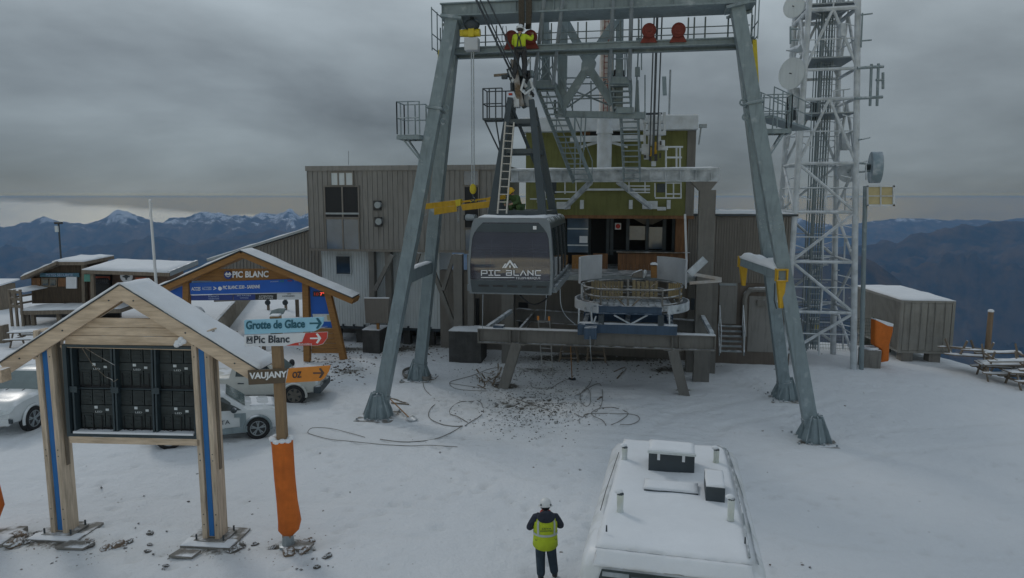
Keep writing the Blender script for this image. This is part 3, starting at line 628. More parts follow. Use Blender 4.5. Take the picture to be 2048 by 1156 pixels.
MB().path([b_ - UZ * .3 + x * .8, b_ - UZ * .9 + x * .75, b_ - UZ * 1.2 + x * .3], .02).build('strap', M_STEELD, ys_)

# ================================================================ cable car station (olive hall)
st = thing('cable_car_station', 'olive-walled cable car station with white roof edge behind the steel gantry', 'building', S(4, 6, 0))
VH = 6.2; PH = SP(VH)
def rect_uz(x0, y0, x1, y1, v): a = uz(x0, y0, v); b = uz(x1, y1, v); return a[0], b[0], b[1], a[1]
def sface(mb, x0, y0, x1, y1, v, d=.06): u0, u1, z0, z1 = rect_uz(x0, y0, x1, y1, v); return mb.sbox(u0, u1, v, v + d, z0, z1)
u0, u1, z0, z1 = rect_uz(1052, 246, 1378, 432, VH)
MB().sbox(u0, u1, VH, VH + 7, z0, z1 + .0).build('wall', M_OLIVE, st)
hu0, hu1, hz0, hz1 = u0, u1, z0, z1
sface(MB(), 1376, 250, 1387, 432, VH - .05, .3).build('corner_post', M_BEAM, st)
a = rect_uz(1040, 237, 1396, 258, VH - .7); rf = MB().sbox(a[0], a[1], VH - .7, VH + 7.6, a[2], a[3]); rf.build('roof', M_WHITEST, st)
MB().snow(S(a[0], VH - .68, a[3]), S(a[1], VH - .68, a[3]), S(a[1], VH + 7.5, a[3]), S(a[0], VH + 7.5, a[3]), .14, 10, 8, 2).build('snow_cover', M_SNOW, st)
MB().sbox(a[0] + 3, a[1] - 1.6, VH + .4, VH + 1.2, a[3] + .02, a[3] + .28).build('roof_duct', M_STEELD, st)
gt = MB(); gp = Ws(1398, 252, VH - .6); gt.beam(gp, gp + U * .35, .2, .16).tube(gp + U * .1, gp + U * .02 - UZ * .85, .035); gt.build('gutter_spout', M_GALV, st)
d_ = MB(); sface(d_, 1160, 259, 1242, 271, VH - .06).build('louvre', M_DARK, st)
sface(MB(), 1165, 260, 1180, 270, VH - .1).build('shutter', M_PANEL, st)
fr_ = MB(); sface(fr_, 1140, 272, 1290, 282, VH - .9, .25)
for x in ((1150, 292, 1200, 282), (1222, 282, 1300, 297)): pass
fr_.ppoly(SP(VH - .8), [(1158, 292), (1200, 280), (1200, 285), (1160, 297)], .15).ppoly(SP(VH - .8), [(1215, 280), (1255, 290), (1255, 296), (1215, 285)], .15)
fr_.build('front_bracket', M_WHITEST, st)
# white gantry beam in front of the hall, column, braces
VB = 3.2; bu0, bu1, bz0, bz1 = rect_uz(1022, 341, 1438, 361, VB)
bz0, bz1 = uz(1240, 361, VB)[1], uz(1240, 341, VB)[1]
wb = MB(); wb.sbox(bu0, bu1, VB, VB + .12, bz0, bz1).sbox(bu0 - .02, bu1 + .02, VB - .12, VB + .45, bz1, bz1 + .07).sbox(bu0 - .02, bu1 + .02, VB - .12, VB + .45, bz0 - .06, bz0)
for k in range(14): u = bu0 + (bu1 - bu0) * (k + .5) / 14; wb.sbox(u - .02, u + .02, VB - .1, VB - .002, bz0 + .003, bz1 - .003)
wb.build('front_beam', M_FROST, st)
MB().snow(S(bu0, VB - .1, bz1 + .07), S(bu1, VB - .1, bz1 + .07), S(bu1, VB + .4, bz1 + .07), S(bu0, VB + .4, bz1 + .07), .07, 24, 3, 9).build('snow_cover', M_SNOW, st)
ca = rect_uz(1399, 380, 1420, 700, VB); cl = MB(); cl.sbox(ca[0], ca[1], VB - .1, VB + .4, gz(9, 31) - .2, ca[3])
fa = rect_uz(1380, 362, 1437, 381, VB); cl.ppoly(SP(VB - .1), [(1381, 363), (1436, 363), (1421, 381), (1398, 381)], .5); cl.build('column', M_BEAM, st, bevel=.01)
br = MB()
for p, q in (((1182, 363), (1130, 415)), ((1236, 363), (1302, 415))): br.beam(Ws(*p, VB + .2), Ws(*q, VB + 2.2), .16, .2)
br.build('brace', M_FROST, st)
bx = MB()
for x0, y0, x1, y1 in ((1113, 404, 1140, 418), (1160, 400, 1167, 418), (1258, 400, 1265, 418), (1285, 402, 1315, 418), (1315, 414, 1332, 421), (1334, 400, 1341, 418)): sface(bx, x0, y0, x1, y1, VH - .3, .3)
bx.build('wall_bracket', M_WHITEST, st, bevel=.01)
sface(MB(), 1168, 377, 1300, 381, VH - .12, .12).build('ledge', M_WHITEST, st)
# white railings and frames on the beam
def pfr(mb, pl, segs, r=.03):
    for (x0, y0, x1, y1) in segs: mb.tube(pl.px(x0, y0), pl.px(x1, y1), r, 6)
rl = MB(); PB = SP(VB + .1)
pfr(rl, PB, [(1332, 294, 1332, 340), (1360, 294, 1360, 340), (1353, 294, 1353, 340), (1332, 294, 1366, 294), (1332, 315, 1364, 315), (1332, 337, 1362, 337)], .045)
pfr(rl, PB, [(1310, 366, 1310, 394), (1332, 364, 1332, 396), (1362, 364, 1362, 396), (1310, 396, 1363, 396), (1332, 366, 1362, 366), (1332, 388, 1360, 388), (1347, 366, 1347, 396)], .035)
pfr(rl, PB, [(1130, 363, 1130, 388), (1152, 363, 1152, 384), (1110, 384, 1152, 384), (1075, 363, 1075, 405), (1090, 363, 1090, 400), (1060, 398, 1140, 398)], .035)
pfr(rl, PB, [(1258, 363, 1258, 385), (1290, 363, 1290, 385), (1255, 385, 1300, 385), (1255, 372, 1300, 372)], .03)
rl.build('railing', M_WHITEST, st)
for a_ in ((1314, 367, 1330, 385, VB + .3, .2), (1088, 364, 1112, 388, VB + 1.4, .2)): sface(MB(), *a_).build('control_box', M_STEELD, st, bevel=.01)
# recessed front below the olive wall
VR = VH + 1.4
sface(MB(), 1052, 430, 1388, 438, VH - .05, .3).build('lintel', M_PANEL, st)
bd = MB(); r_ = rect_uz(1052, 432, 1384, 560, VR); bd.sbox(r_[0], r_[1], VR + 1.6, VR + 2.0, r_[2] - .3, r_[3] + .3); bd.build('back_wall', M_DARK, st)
sface(MB(), 1352, 432, 1378, 510, VR - .6, .4).build('side_panel', M_PANEL, st)
for a_ in ((1135, 433, 1176, 505, VR - .7, .05), (1258, 452, 1290, 480, VR + .2, .05), (1295, 454, 1326, 498, VR + .2, .05)): sface(MB(), *a_).build('window', M_GLASSB, st)
sg = MB(); sface(sg, 1135, 456, 1176, 459, VR - .74, .03); sface(sg, 1135, 489, 1176, 492, VR - .74, .03); sg.build('window_band', M_SITE, st)
sface(MB(), 1159, 472, 1175, 486, VR - .76, .02).build('notice', M_SIGNW, st)
po = MB()
for x in (1176, 1213, 1221, 1253, 1292, 1326, 1345): sface(po, x, 436, x + 5, 510, VR, .12)
sface(po, 1215, 500, 1345, 505, VR - .02, .1); po.build('mullion', M_STEELD, st)
cg = MB(); cg.ppoly(SP(VR + .6), [(1258, 433), (1340, 433), (1305, 449), (1288, 449)], .1); cg.build('ceiling_panel', M_CLAD2, st)
sg = sface(MB(), 1230, 446, 1242, 459, VR - .1, .03).build('no_entry_sign', M_SIGNW, st); MB().disc(Ws(1236, 452.5, VR - .12), NN, .12, .02, 16).build('red_disc', M_SIGNR, sg)
wf = MB()
for i in range(16):
    x = 1236 + i * 8.8; sface(wf, x, 507, x + 7.6, 545, VR - 1.4, .04)
wf.build('counter_boards', M_PANEL, st)
wf = MB()
for i in range(6): x = 1144 + i * 6.6; sface(wf, x, 510, x + 5.8, 547, VR - 1.2, .04)
wf.build('counter_boards', M_LARCH, st); sface(MB(), 1186, 507, 1215, 545, VR - 1.0, .1).build('wood_panel', M_PANEL, st)
tp = MB(); sface(tp, 1233, 504, 1380, 507, VR - 1.55, .4).build('counter_top', M_OLDWOOD, st)
MB().beam(Ws(1370, 428, VR - 1.8), Ws(1373, 520, VR - 1.8), .1, .1).build('marker_pole', M_SIGNW, st)
# deck and under-structure
dk = rect_uz(1040, 546, 1400, 556, VH - 2.6); dz = uz(1260, 552, VH - 2.6)[1]
MB().sbox(dk[0], dk[1] + .3, VH - 2.6, VR + 2, dz - .25, dz).build('deck', M_GALV, st)
un = rect_uz(875, 505, 1440, 725, 7.0)
bwl = MB(); bwl.sbox(uz(880, 600, 7)[0], uz(1420, 600, 7)[0], 7.0, 7.5, -.6, dz - .26); bwl.build('base_wall', M_CLAD2, st)
sface(MB(), 1037, 605, 1055, 662, 6.9, .08).build('door', M_DARK, st)
sface(MB(), 945, 597, 958, 650, 6.9, .08).build('door', M_DARK, st)
sface(MB(), 1003, 590, 1028, 603, 6.3, .5).build('beam_end', M_BEAM, st)
for x in (1003, 1376, 1408): a = rect_uz(x, 600, x + 24, 690, 4.6); MB().sbox(a[0], a[1], 4.6, 5.1, -.4, dz - .26).build('pillar', M_BEAM, st)
a = rect_uz(1382, 597, 1410, 620, 4.5); MB().sbox(a[0], a[1], 4.4, 4.58, a[2], a[3]).build('meter_box', M_STEELD, st)
# central support tower with the X brace
tw = thing('support_tower', 'grey steel frame with a big X brace standing behind the gantry beam', 'steel tower', S(3.3, 1.2, 8))
VT = 1.0; PT = SP(VT)
def tbeam(mb, x0, y0, x1, y1, w_, d=None, pl=PT): return mb.beam(pl.px(x0, y0), pl.px(x1, y1), w_, d or w_, NN)
t0 = MB(); tbeam(t0, 1090, 0, 1092, 165, .3); tbeam(t0, 1126, 0, 1124, 228, .34); tbeam(t0, 1240, 0, 1238, 235, .3)
t0.ppoly(PT, [(1078, 165), (1104, 165), (1096, 140), (1086, 140)], .2); t0.build('column', M_STEEL, tw, bevel=.01)
PX = SP(VT - .16)
for a in ((1130, 42, 1172, 118), (1232, 42, 1180, 118), (1172, 140, 1124, 215), (1180, 140, 1226, 208)): tbeam(MB(), *a, .33, .16, PX).build('brace', M_STEEL, tw, bevel=.01)
MB().ppoly(SP(VT - .26), [(1163, 126), (1172, 110), (1184, 110), (1192, 124), (1186, 142), (1178, 150), (1168, 148), (1162, 138)], .36).build('gusset', M_STEEL, tw)
t0 = MB(); tbeam(t0, 1110, 228, 1290, 231, .26, .2); tbeam(t0, 1110, 228, 1110, 200, .1); t0.build('cross_beam', M_STEEL, tw, bevel=.01)
t0 = MB(); PR = SP(VT + .5)
pfr(t0, PR, [(1130, 156, 1216, 155), (1130, 168, 1218, 167), (1145, 168, 1145, 226), (1182, 162, 1182, 226), (1218, 168, 1218, 226), (1145, 192, 1222, 190), (1145, 198, 1222, 196)], .03)
pfr(t0, PR, [(1134, 215, 1212, 162), (1132, 175, 1222, 212)], .04); t0.build('railing', M_STEEL, tw)
for x0_, y0_, x1_, y1_ in ((1068, 172, 1091, -25), (1106, 168, 1128, -25), (1219, 160, 1227, -25), (1259, 158, 1264, -25)): MB().tube(Ws(x0_, y0_, -.3), Ws(x1_, y1_, -3.1), .075, 8).build('hanger_rod', M_GALV, tw)
t0 = MB(); pfr(t0, SP(VT - .3), [(1083, 20, 1078, 165), (1100, 60, 1098, 165), (1116, 95, 1117, 228), (1143, 95, 1143, 110), (1068, 112, 1126, 112), (1070, 95, 1100, 150), (1110, 95, 1075, 150), (1228, 60, 1226, 150), (1250, 85, 1250, 150), (1224, 118, 1262, 117), (1135, 20, 1133, 160), (1062, 30, 1060, 170), (1088, 112, 1130, 225), (1120, 112, 1078, 165), (1150, 228, 1150, 335), (1163, 228, 1160, 335), (1172, 230, 1168, 300), (1290, 150, 1290, 235), (1283, 20, 1283, 140), (1245, 20, 1243, 90), (1218, 90, 1216, 155)], .03); t0.build('cable_guide', M_STEEL, tw)
t0 = MB(); pfr(t0, SP(VT + .2), [(1277, 30, 1277, 80), (1277, 92, 1275, 135), (1274, 150, 1271, 235), (1240, 90, 1240, 158), (1075, 92, 1075, 160), (1104, 92, 1106, 160), (1253, 95, 1256, 160)], .035)
for x, y0, y1 in ((1277, 75, 93), (1275, 134, 152), (1240, 76, 92)): t0.prect(SP(VT), x - 5, y0, x + 5, y1, .2)
t0.ppoly(SP(VT + .1), [(1272, 160), (1277, 160), (1280, 240), (1268, 240)], .06); t0.build('tie_rod', M_STEEL, tw)
# stairs
def stairs(l0, r0, l1, r1, va, vb, n, mt=M_STEEL, name='steel_stairs'):
    A0, B0 = Ws(*l0, va), Ws(*r0, va); A1, B1 = Ws(*l1, vb), Ws(*r1, vb); B0.z = A0.z; B1.z = A1.z
    o = MB(); o.beam(A0, A1, .05, .2); o.beam(B0, B1, .05, .2); q = o.build('stringer', mt, tw); tr = MB()
    for i in range(n):
        t = (i + .5) / n; a = A0 + (A1 - A0) * t; b = B0 + (B1 - B0) * t; d = (b - a).normalized(); back = d.cross(UZ).normalized()
        tr.box((a + b) / 2, ((b - a).length, .24, .045), (d, back, UZ))
    tr.build('tread', mt, q)
    h = MB()
    for a, b in ((A0, A1), (B0, B1)):
        h.tube(a + UZ * .9, b + UZ * .9, .022)
        for k in range(5): p = a + (b - a) * k / 4; h.tube(p, p + UZ * .9, .02)
    h.build('handrail', mt, q)
stairs((1074, 176), (1110, 174), (1148, 364), (1184, 362), 0.3, 2.6, 17)
stairs((1219, 166), (1258, 165), (1228, 223), (1263, 222), 0.3, .9, 5)
stairs((1240, 226), (1275, 225), (1248, 362), (1280, 361), 1.1, 2.7, 12)
t0 = MB(); t0.prect(SP(-.1), 1068, 161, 1110, 175, 1.1).prect(SP(-.1), 1218, 153, 1258, 167, 1.1).prect(SP(.6), 1232, 214, 1268, 226, .8); t0.build('landing', M_STEEL, tw, bevel=.02)
# white mast pipe
wp = MB(); vq = 3.9; a = Ws(1208, 345, vq); b_ = Ws(1209, 238, vq); b_.x, b_.y = a.x, a.y; c_ = Ws(1209, 262, vq)
wp.tube(a, b_, .33, 20).tube(V((a.x, a.y, c_.z - .12)), V((a.x, a.y, c_.z + .1)), .38, 20, .36)
tag(wp.build('vent_stack', M_WHITEST, smooth=30), 'thick white frosted steel stack standing on the station front beam', 'stack')
mp_ = MB(); a = Ws(1211, 240, 8.5); mp_.beam(a - UZ * 1.2, a + UZ * 6.2, .62, .62); o = mp_.build('roof_mast', M_BEIGE)
tag(o, 'pale square mast with a thin red climbing ladder on the station roof', 'mast')
OFF[o.name] = OFF[o.name]; l_ = MB()
for s_ in (-.1, .1): l_.tube(a + U * s_ - NN * .37 - UZ * .4, a + U * s_ - NN * .37 + UZ * 6, .018)
for k in range(22): l_.tube(a - U * .1 - NN * .37 + UZ * (k * .28), a + U * .1 - NN * .37 + UZ * (k * .28), .014)
l_.build('ladder', M_RED, o)
# panel antenna and bits on the roof
a = Ws(1338, 236, 7.5); an = MB().tube(a - UZ * .6, a + UZ * 2.3, .05); o = an.build('roof_antenna', M_GALV); tag(o, 'slim panel antenna on a pole above the right of the station roof', 'antenna')
p = Ws(1333, 172, 7.5); MB().box(p - U * .1, (.2, .16, .9), (U, NN, (UZ + U * -.06).normalized())).build('panel', M_STEEL, o, bevel=.02)
# pulley block
pb_ = thing('pulley_block', 'white frosted rope pulley block with yellow sheaves above the front beam', 'pulley', Ws(1310, 300, 2.2))
PP = SP(2.2); q = MB()
for x0, y0, x1, y1 in ((1287, 222, 1292, 300), (1296, 230, 1306, 290), (1316, 226, 1322, 300), (1326, 224, 1332, 270), (1283, 288, 1300, 308), (1276, 296, 1296, 302), (1316, 280, 1330, 292), (1322, 292, 1336, 300), (1290, 262, 1328, 270), (1286, 240, 1332, 246), (1303, 322, 1312, 332), (1288, 300, 1298, 318)): q.prect(PP, x0, y0, x1, y1, random.uniform(.2, .5), random.uniform(-.1, .15))
q.build('frame', M_WHITEST, pb_, bevel=.02)
for x, y in ((1311, 297), (1301, 305)): MB().disc(PP.px(x, y, .05), U, .26 if x > 1305 else .2, .1, 20).ring(PP.px(x, y, .05), U, .24 if x > 1305 else .18, .05, 20).build('sheave', M_YEL, pb_, smooth=40)
q = MB()
for x0, y0, x1, y1 in ((1298, 308, 1303, 322), (1309, 308, 1315, 322), (1320, 282, 1323, 290), (1319, 306, 1322, 316), (1283, 232, 1289, 238), (1288, 310, 1292, 316)): q.prect(PP, x0, y0, x1, y1, .2, .2)
q.build('clamp', M_BLACK, pb_)
# ================================================================ control room block (grey cladding)
VC = 6.4; PC = SP(VC)
cb = thing('control_room', 'taupe metal-clad control room raised on columns left of the cabin', 'building', S(-7, 7, 0))
cu0, cu1, cz0, cz1 = rect_uz(614, 334, 1004, 506, VC); cz0 = uz(800, 503, VC)[1]; cz1 = uz(800, 333, VC)[1]
MB().sbox(cu0, cu1, VC, VC + 5.5, cz0, cz1).build('wall', M_CLAD, cb)
s_ = MB(); n = 38
for i in range(n + 1): u = cu0 + (cu1 - cu0) * i / n; s_.sbox(u - .02, u + .02, VC - .035, VC - .002, cz0 + .12, cz1 - .22)
s_.build('cladding_ribs', M_CLAD, cb)
MB().sbox(cu0 - .08, cu1 + .05, VC - .08, VC + 5.6, cz1 - .2, cz1 + .06).build('roof_edge', M_CLAD, cb, bevel=.01)
MB().sbox(cu0 - .03, cu1 + .03, VC - .06, VC + 5.5, cz0 - .02, cz0 + .1).build('bottom_edge', M_CLAD2, cb)
def window(x0, y0, x1, y1, m_, par=cb, v=VC, fm=M_CLAD2, fw=.07, mull=()):
    u0, u1, z0, z1 = rect_uz(x0, y0, x1, y1, v); o = MB()
    o.sbox(u0 - fw, u0, v - .09, v, z0 - fw, z1 + fw).sbox(u1, u1 + fw, v - .09, v, z0 - fw, z1 + fw).sbox(u0, u1, v - .09, v, z1, z1 + fw).sbox(u0, u1, v - .09, v, z0 - fw, z0)
    for mx in mull: um = uz(mx, y0, v)[0]; o.sbox(um - .04, um + .04, v - .085, v - .052, z0, z1)
    o = o.build('window', fm, par); MB().sbox(u0, u1, v - .052, v - .04, z0, z1).build('pane', m_, o); return o
window(651, 374, 718, 434, M_DARK, mull=(685,))
window(653, 438, 719, 500, M_GLASSB, mull=(686,))
window(663, 346, 706, 370, M_SITE, mull=(677, 691))
window(928, 342, 957, 370, M_GLASSB); window(930, 374, 957, 455, M_DARK); window(931, 459, 957, 505, M_GLASSB)
q = MB(); sface(q, 651, 425, 718, 429, VC - .1, .03); q.build('window_bar', M_GALV, cb)
for x, y in ((755, 410), (757, 443)):
    c = Ws(x + 1, y, VC - .3); o = MB().sbox(uz(x - 7, y, VC)[0], uz(x + 8, y, VC)[0], VC - .12, VC - .01, c.z - .28, c.z + .22).build('floodlight', M_BLACK, cb, bevel=.01)
    MB().disc(c + NN * .05, NN, .17, .3, 18, .15).build('lamp_head', M_GALV, o, smooth=35)
o = MB().sbox(uz(930, 430, VC)[0], uz(936, 430, VC)[0], VC - .3, VC - .01, Ws(930, 440, VC).z, Ws(930, 430, VC).z).build('floodlight', M_BLACK, cb)
c = Ws(943, 435, VC - .4); MB().disc(c, (U * .9 - NN * .4), .17, .55, 18, .15).build('lamp_head', M_GALV, o, smooth=35)
MB().tube(Ws(697, 330, VC + 1), Ws(697, 302, VC + 1), .015).build('whip_antenna', M_GALV, cb)
# columns below
def column(x0, x1, ytop, ybot, v, m_=M_BEAM, dpt=.4):
    u0, u1, z0, z1 = rect_uz(x0, ytop, x1, ybot, v); return MB().sbox(u0, u1, v, v + dpt, min(z0, cz0 - .03), cz0 - .02).build('column', m_, cb, bevel=.01)
for a in ((736, 751, 506, 652, 6.6), (769, 784, 506, 652, 6.6), (906, 925, 506, 660, 5.4), (934, 948, 506, 662, 5.4)): column(*a)
b_ = MB()
for p, q in (((785, 510), (750, 580)), ((838, 506), (808, 600)), ((866, 540), (912, 660)), ((908, 510), (886, 580))): b_.beam(Ws(*p, 6.2), Ws(*q, 6.2), .2, .2, NN)
b_.build('brace', M_BEAM, cb)
def block(x0, y0, x1, y1, v, d, lab):
    u0, u1, z0, z1 = rect_uz(x0, y0, x1, y1, v); c = S((u0 + u1) / 2, v + d / 2, 0); o = thing('concrete_footing', lab, 'footing', (c.x, c.y, gz(c.x, c.y)))
    MB().sbox(u0, u1, v, v + d, gz(c.x, c.y) - .3, z1).build('block', M_CONCD, o, bevel=.03)
    MB().snow(S(u0, v, z1), S(u1, v, z1), S(u1, v + d, z1), S(u0, v + d, z1), .1, 6, 5, x0).build('snow_cover', M_SNOW, o)
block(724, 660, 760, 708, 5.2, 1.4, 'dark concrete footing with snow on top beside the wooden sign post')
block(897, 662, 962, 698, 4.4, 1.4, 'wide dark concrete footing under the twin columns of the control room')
# white site cabin underneath
sc_ = thing('site_cabin', 'white ribbed site cabin tucked under the raised control room', 'cabin', S(-8, 8, 0))
su0, su1, sz0, sz1 = rect_uz(644, 507, 880, 656, 7.2); sz0 = uz(760, 654, 7.2)[1]
MB().sbox(su0, su1, 7.2, 10, sz0, cz0 - .05).build('wall', M_SITE, sc_)
q = MB(); n = 44
for i in range(n + 1): u = su0 + (su1 - su0) * i / n; q.sbox(u - .022, u + .022, 7.17, 7.198, sz0 + .03, cz0 - .06)
q.build('wall_ribs', M_SITE, sc_)
window(673, 512, 702, 548, M_GLASS, sc_, 7.16, M_SITE, .03)
MB().sbox(su0, su1, 7.25, 9.9, sz0 - .16, sz0 - .01).build('chassis', M_STEELD, sc_)
q = MB()
for k in range(10): u = su0 + .5 + k * (su1 - su0 - 1) / 9; q.sbox(u - .04, u + .04, 7.05, 7.16, sz0 - .05, sz0 + .12)
q.build('hook', M_STEELD, sc_)
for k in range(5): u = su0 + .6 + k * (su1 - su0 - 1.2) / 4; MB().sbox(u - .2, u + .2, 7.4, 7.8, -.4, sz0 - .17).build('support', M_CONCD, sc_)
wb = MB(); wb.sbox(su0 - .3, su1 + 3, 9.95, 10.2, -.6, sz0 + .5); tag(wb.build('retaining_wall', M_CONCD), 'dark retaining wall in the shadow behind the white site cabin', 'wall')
# annex gallery behind the arch
ax = thing('covered_gallery', 'brown ribbed covered gallery with snowy sloping roof left of the control room', 'building', S(-13, 9.5, 2))
PA = SP(9.0); pts = [(418, 524), (613, 463), (660, 449), (660, 566), (600, 596), (428, 604)]
MB().ppoly(PA, pts, 4).build('wall', M_CLAD2, ax)
q = MB()
for i in range(34): x = 424 + i * 6.8; yt = 524 - (x - 418) * .313 + 3; yb = 604 - max(0, x - 428) * .047; q.ppoly(SP(8.96), [(x, yt), (x + 1, yt), (x + 1, min(yb, 594)), (x, min(yb, 594))], .035)
q.build('wall_ribs', M_CLAD, ax)
a, b_ = PA.px(414, 523, .3), PA.px(622, 458, .3); e = NN * 4.6; MB().poly([a, b_, b_ + UZ * .12, a + UZ * .12], e).build('roof', M_GALV, ax)
MB().snow(a + UZ * .12, b_ + UZ * .12, b_ + e + UZ * .12, a + e + UZ * .12, .14, 14, 6, 4).build('snow_cover', M_SNOW, ax)
for x in (612, 640): p = Wz(x, 624, gz(-14, 47)); q = MB().beam(V((p.x, 46.5, -.3)), V((p.x, 46.5, 3)), .2, .2); q.build('post', M_OLDWOOD, ax)
# right building
rb = thing('machine_building', 'low brown ribbed machine building with concrete base right of the station', 'building', S(13, 9, 0))
VM = 7.0; mu0, mu1, mz0, mz1 = rect_uz(1378, 434, 1584, 566, VM); mz1 = uz(1450, 432, VM)[1]; mz0 = uz(1480, 566, VM)[1]
MB().sbox(mu0, mu1, VM, VM + 6, mz0, mz1).build('wall', M_CLAD2, rb)
q = MB(); n = 40
for i in range(n + 1): u = mu0 + (mu1 - mu0) * i / n; q.sbox(u - .035, u + .035, VM - .05, VM - .002, mz0 + .02, mz1 - .03)
q.build('wall_ribs', M_CLAD2, rb)
MB().sbox(mu0 - .1, mu1 + .1, VM - .15, VM + 6.1, mz1, mz1 + .1).build('roof', M_STEELD, rb); MB().snow(S(mu0, VM - .1, mz1 + .1), S(mu1, VM - .1, mz1 + .1), S(mu1, VM + 6, mz1 + .1), S(mu0, VM + 6, mz1 + .1), .12, 12, 6, 8).build('snow_cover', M_SNOW, rb)
MB().sbox(mu0 - .02, mu1 + .05, VM - .03, VM + 5.9, -.8, mz0 - .01).build('base_wall', mat('brown_concrete', (.15, .128, .108), .85, 0, .2, 1.2, .3, 12, streak=.5), rb)
o = sface(MB(), 1440, 565, 1472, 648, VM - .1, .06).build('door', M_CLAD, rb); MB().sbox(*rect_uz(1439, 562, 1473, 565, VM - .12)[:2], VM - .14, VM - .04, mz0 - .12, mz0 - .02).build('frame', M_GALV, o)
cd_ = MB(); P_ = SP(VM - .2); cd_.path([P_.px(1489, 672), P_.px(1489, 600), P_.px(1492, 588), P_.px(1500, 580), P_.px(1512, 579), P_.px(1532, 579)], .13, 8).build('cable_duct', M_BEAM, rb, smooth=40)
sface(MB(), 1499, 592, 1552, 705, VM - .06, .04).build('shutter_door', M_CLAD, rb)
tag(sface(MB(), 1515, 600, 1530, 612, VM - .2, .1).build('junction_box', M_BEAM, None), 'small grey junction box fixed to the machine building wall', 'junction box')
# entrance steps
es = thing('entrance_steps', 'short steel entrance steps with handrails by the machine building door', 'steps', Ws(1465, 705, 5))
q = MB()
for i in range(6):
    t = i / 5; v = 5.9 - t * 1.5; y = 652 + t * 50; a = uz(1441, y, v); b = uz(1484, y, v); q.sbox(a[0], b[0], v, v + .3, a[1] - .04, a[1])
q.build('tread', M_GALV, es)
q = MB()
for x in (1437, 1486): q.beam(Ws(x, 650, 5.9), Ws(x + 2, 708, 4.3), .05, .22)
q.build('stringer', M_GALV, es)
q = MB()
for x in (1438, 1485):
    a, b = Ws(x, 652, 5.9), Ws(x + 3, 706, 4.4); q.tube(a + UZ * 1.0, b + UZ * 1.0, .025).tube(a, a + UZ * 1.0, .025).tube(b, b + UZ * 1.0, .025)
q.build('handrail', M_WHITEST, es)

# ================================================================ loading platform (taupe I-beam on raking legs)
lp = thing('platform_beam', 'long taupe steel I-beam on raking legs under the cabin', 'steel beam', G(1190, 770))
PL0 = SP(0); za = uz(955, 657, 0)[1]; zb = uz(955, 686, 0)[1]; pu0 = uz(955, 660, 0)[0]; pu1 = uz(1432, 675, 0)[0]
ib = MB(); ib.ibeam(S(pu0, .2, (za + zb) / 2), S(pu1, .2, (za + zb) / 2), .42, za - zb, .04)
for u in (pu0 + .02, pu1 - .02, uz(1020, 660, 0)[0], uz(1038, 660, 0)[0], uz(1345, 675, 0)[0], uz(1360, 675, 0)[0], uz(1190, 670, 0)[0]): ib.sbox(u - .02, u + .02, 0, .4, zb + .045, za - .045)
ib.build('beam', M_BEAM, lp)
MB().snow(S(pu0, 0, za), S(pu1, 0, za), S(pu1, .4, za), S(pu0, .4, za), .035, 30, 3, 1).build('snow_cover', M_SNOW, lp)
bk = MB(); bk.ibeam(S(pu0 + .8, 5.6, (za + zb) / 2), S(pu1 - .3, 3.6, (za + zb) / 2), .42, za - zb, .04)
for x in (1030, 1190, 1352): u = uz(x, 660, 0)[0]; bk.ibeam(S(u, .4, (za + zb) / 2), S(u, 5.6, (za + zb) / 2), .1, .3, .04)
bk.build('rear_beam', M_BEAM, lp)
for tx, ty, fx, fy in ((1034, 687, 1004, 776), (1345, 700, 1371, 789)):
    ft_ = G(fx, fy); tp_ = Ws(tx, ty, .2); tp_.z = zb; q = MB(); q.ibeam(ft_ - UZ * .2, tp_, .42, .4, .05, NN); q.sbox((tp_ - O).dot(U) - .35, (tp_ - O).dot(U) + .35, 0.02, .38, zb - .05, zb - .001); q.build('leg', M_BEAM, lp)
    # snow lies on the raking upper flange
q = MB(); q.beam(Ws(975, 655, .4), Ws(1022, 622, 3.6), .16, .16).beam(Ws(1424, 668, .4), Ws(1402, 628, 3.6), .16, .16); q.build('brace', M_FROST, lp)
MB().sbox(*rect_uz(988, 650, 1008, 658, .3)[:2], .1, .5, za + .02, za + .12).build('hatch', M_BLUEST, lp)

# ================================================================ blue-grey work cradle on the platform
cr_ = thing('work_cradle', 'oval blue-grey maintenance cradle with frosted side shields on the platform', 'cradle', Ws(1260, 650, 0))
VCR = -.25
q = MB(); a = rect_uz(1158, 648, 1354, 668, VCR); q.sbox(a[0], a[1], VCR, VCR + .35, za + .02, uz(1260, 650, VCR)[1]); ztb = uz(1260, 650, VCR)[1]; q.sbox(a[0], a[1], 2.6, 2.95, za + .02, ztb)
for u in (a[0] + .2, (a[0] + a[1]) / 2, a[1] - .2): q.sbox(u - .1, u + .1, VCR + .35, 2.6, za + .05, ztb - .03)
q.build('base_frame', M_BLUEST, cr_, bevel=.01)
MB().snow(S(a[0], VCR, ztb), S(a[1], VCR, ztb), S(a[1], VCR + .35, ztb), S(a[0], VCR + .35, ztb), .04, 16, 3, 6).build('snow_cover', M_SNOW, cr_)
MB().prect(SP(VCR - .55), 1168, 656, 1193, 679, .55).prect(SP(VCR - .3), 1155, 649, 1170, 670, .3).build('winch_box', M_BLUEST, cr_, bevel=.02)
fz1 = uz(1255, 613, VCR)[1]; fz0 = uz(1255, 629, VCR)[1]; fu0 = uz(1187, 620, VCR)[0]; fu1 = uz(1324, 620, VCR)[0]
MB().ibeam(S(fu0, VCR + .1, (fz0 + fz1) / 2), S(fu1, VCR + .1, (fz0 + fz1) / 2), .2, fz1 - fz0, .03).build('front_beam', M_BLUEST, cr_)
uc = (fu0 + fu1) / 2 + .15; ra = uz(1378, 600, 1)[0] - uc; vc_ = 1.6; rbv = 2.2
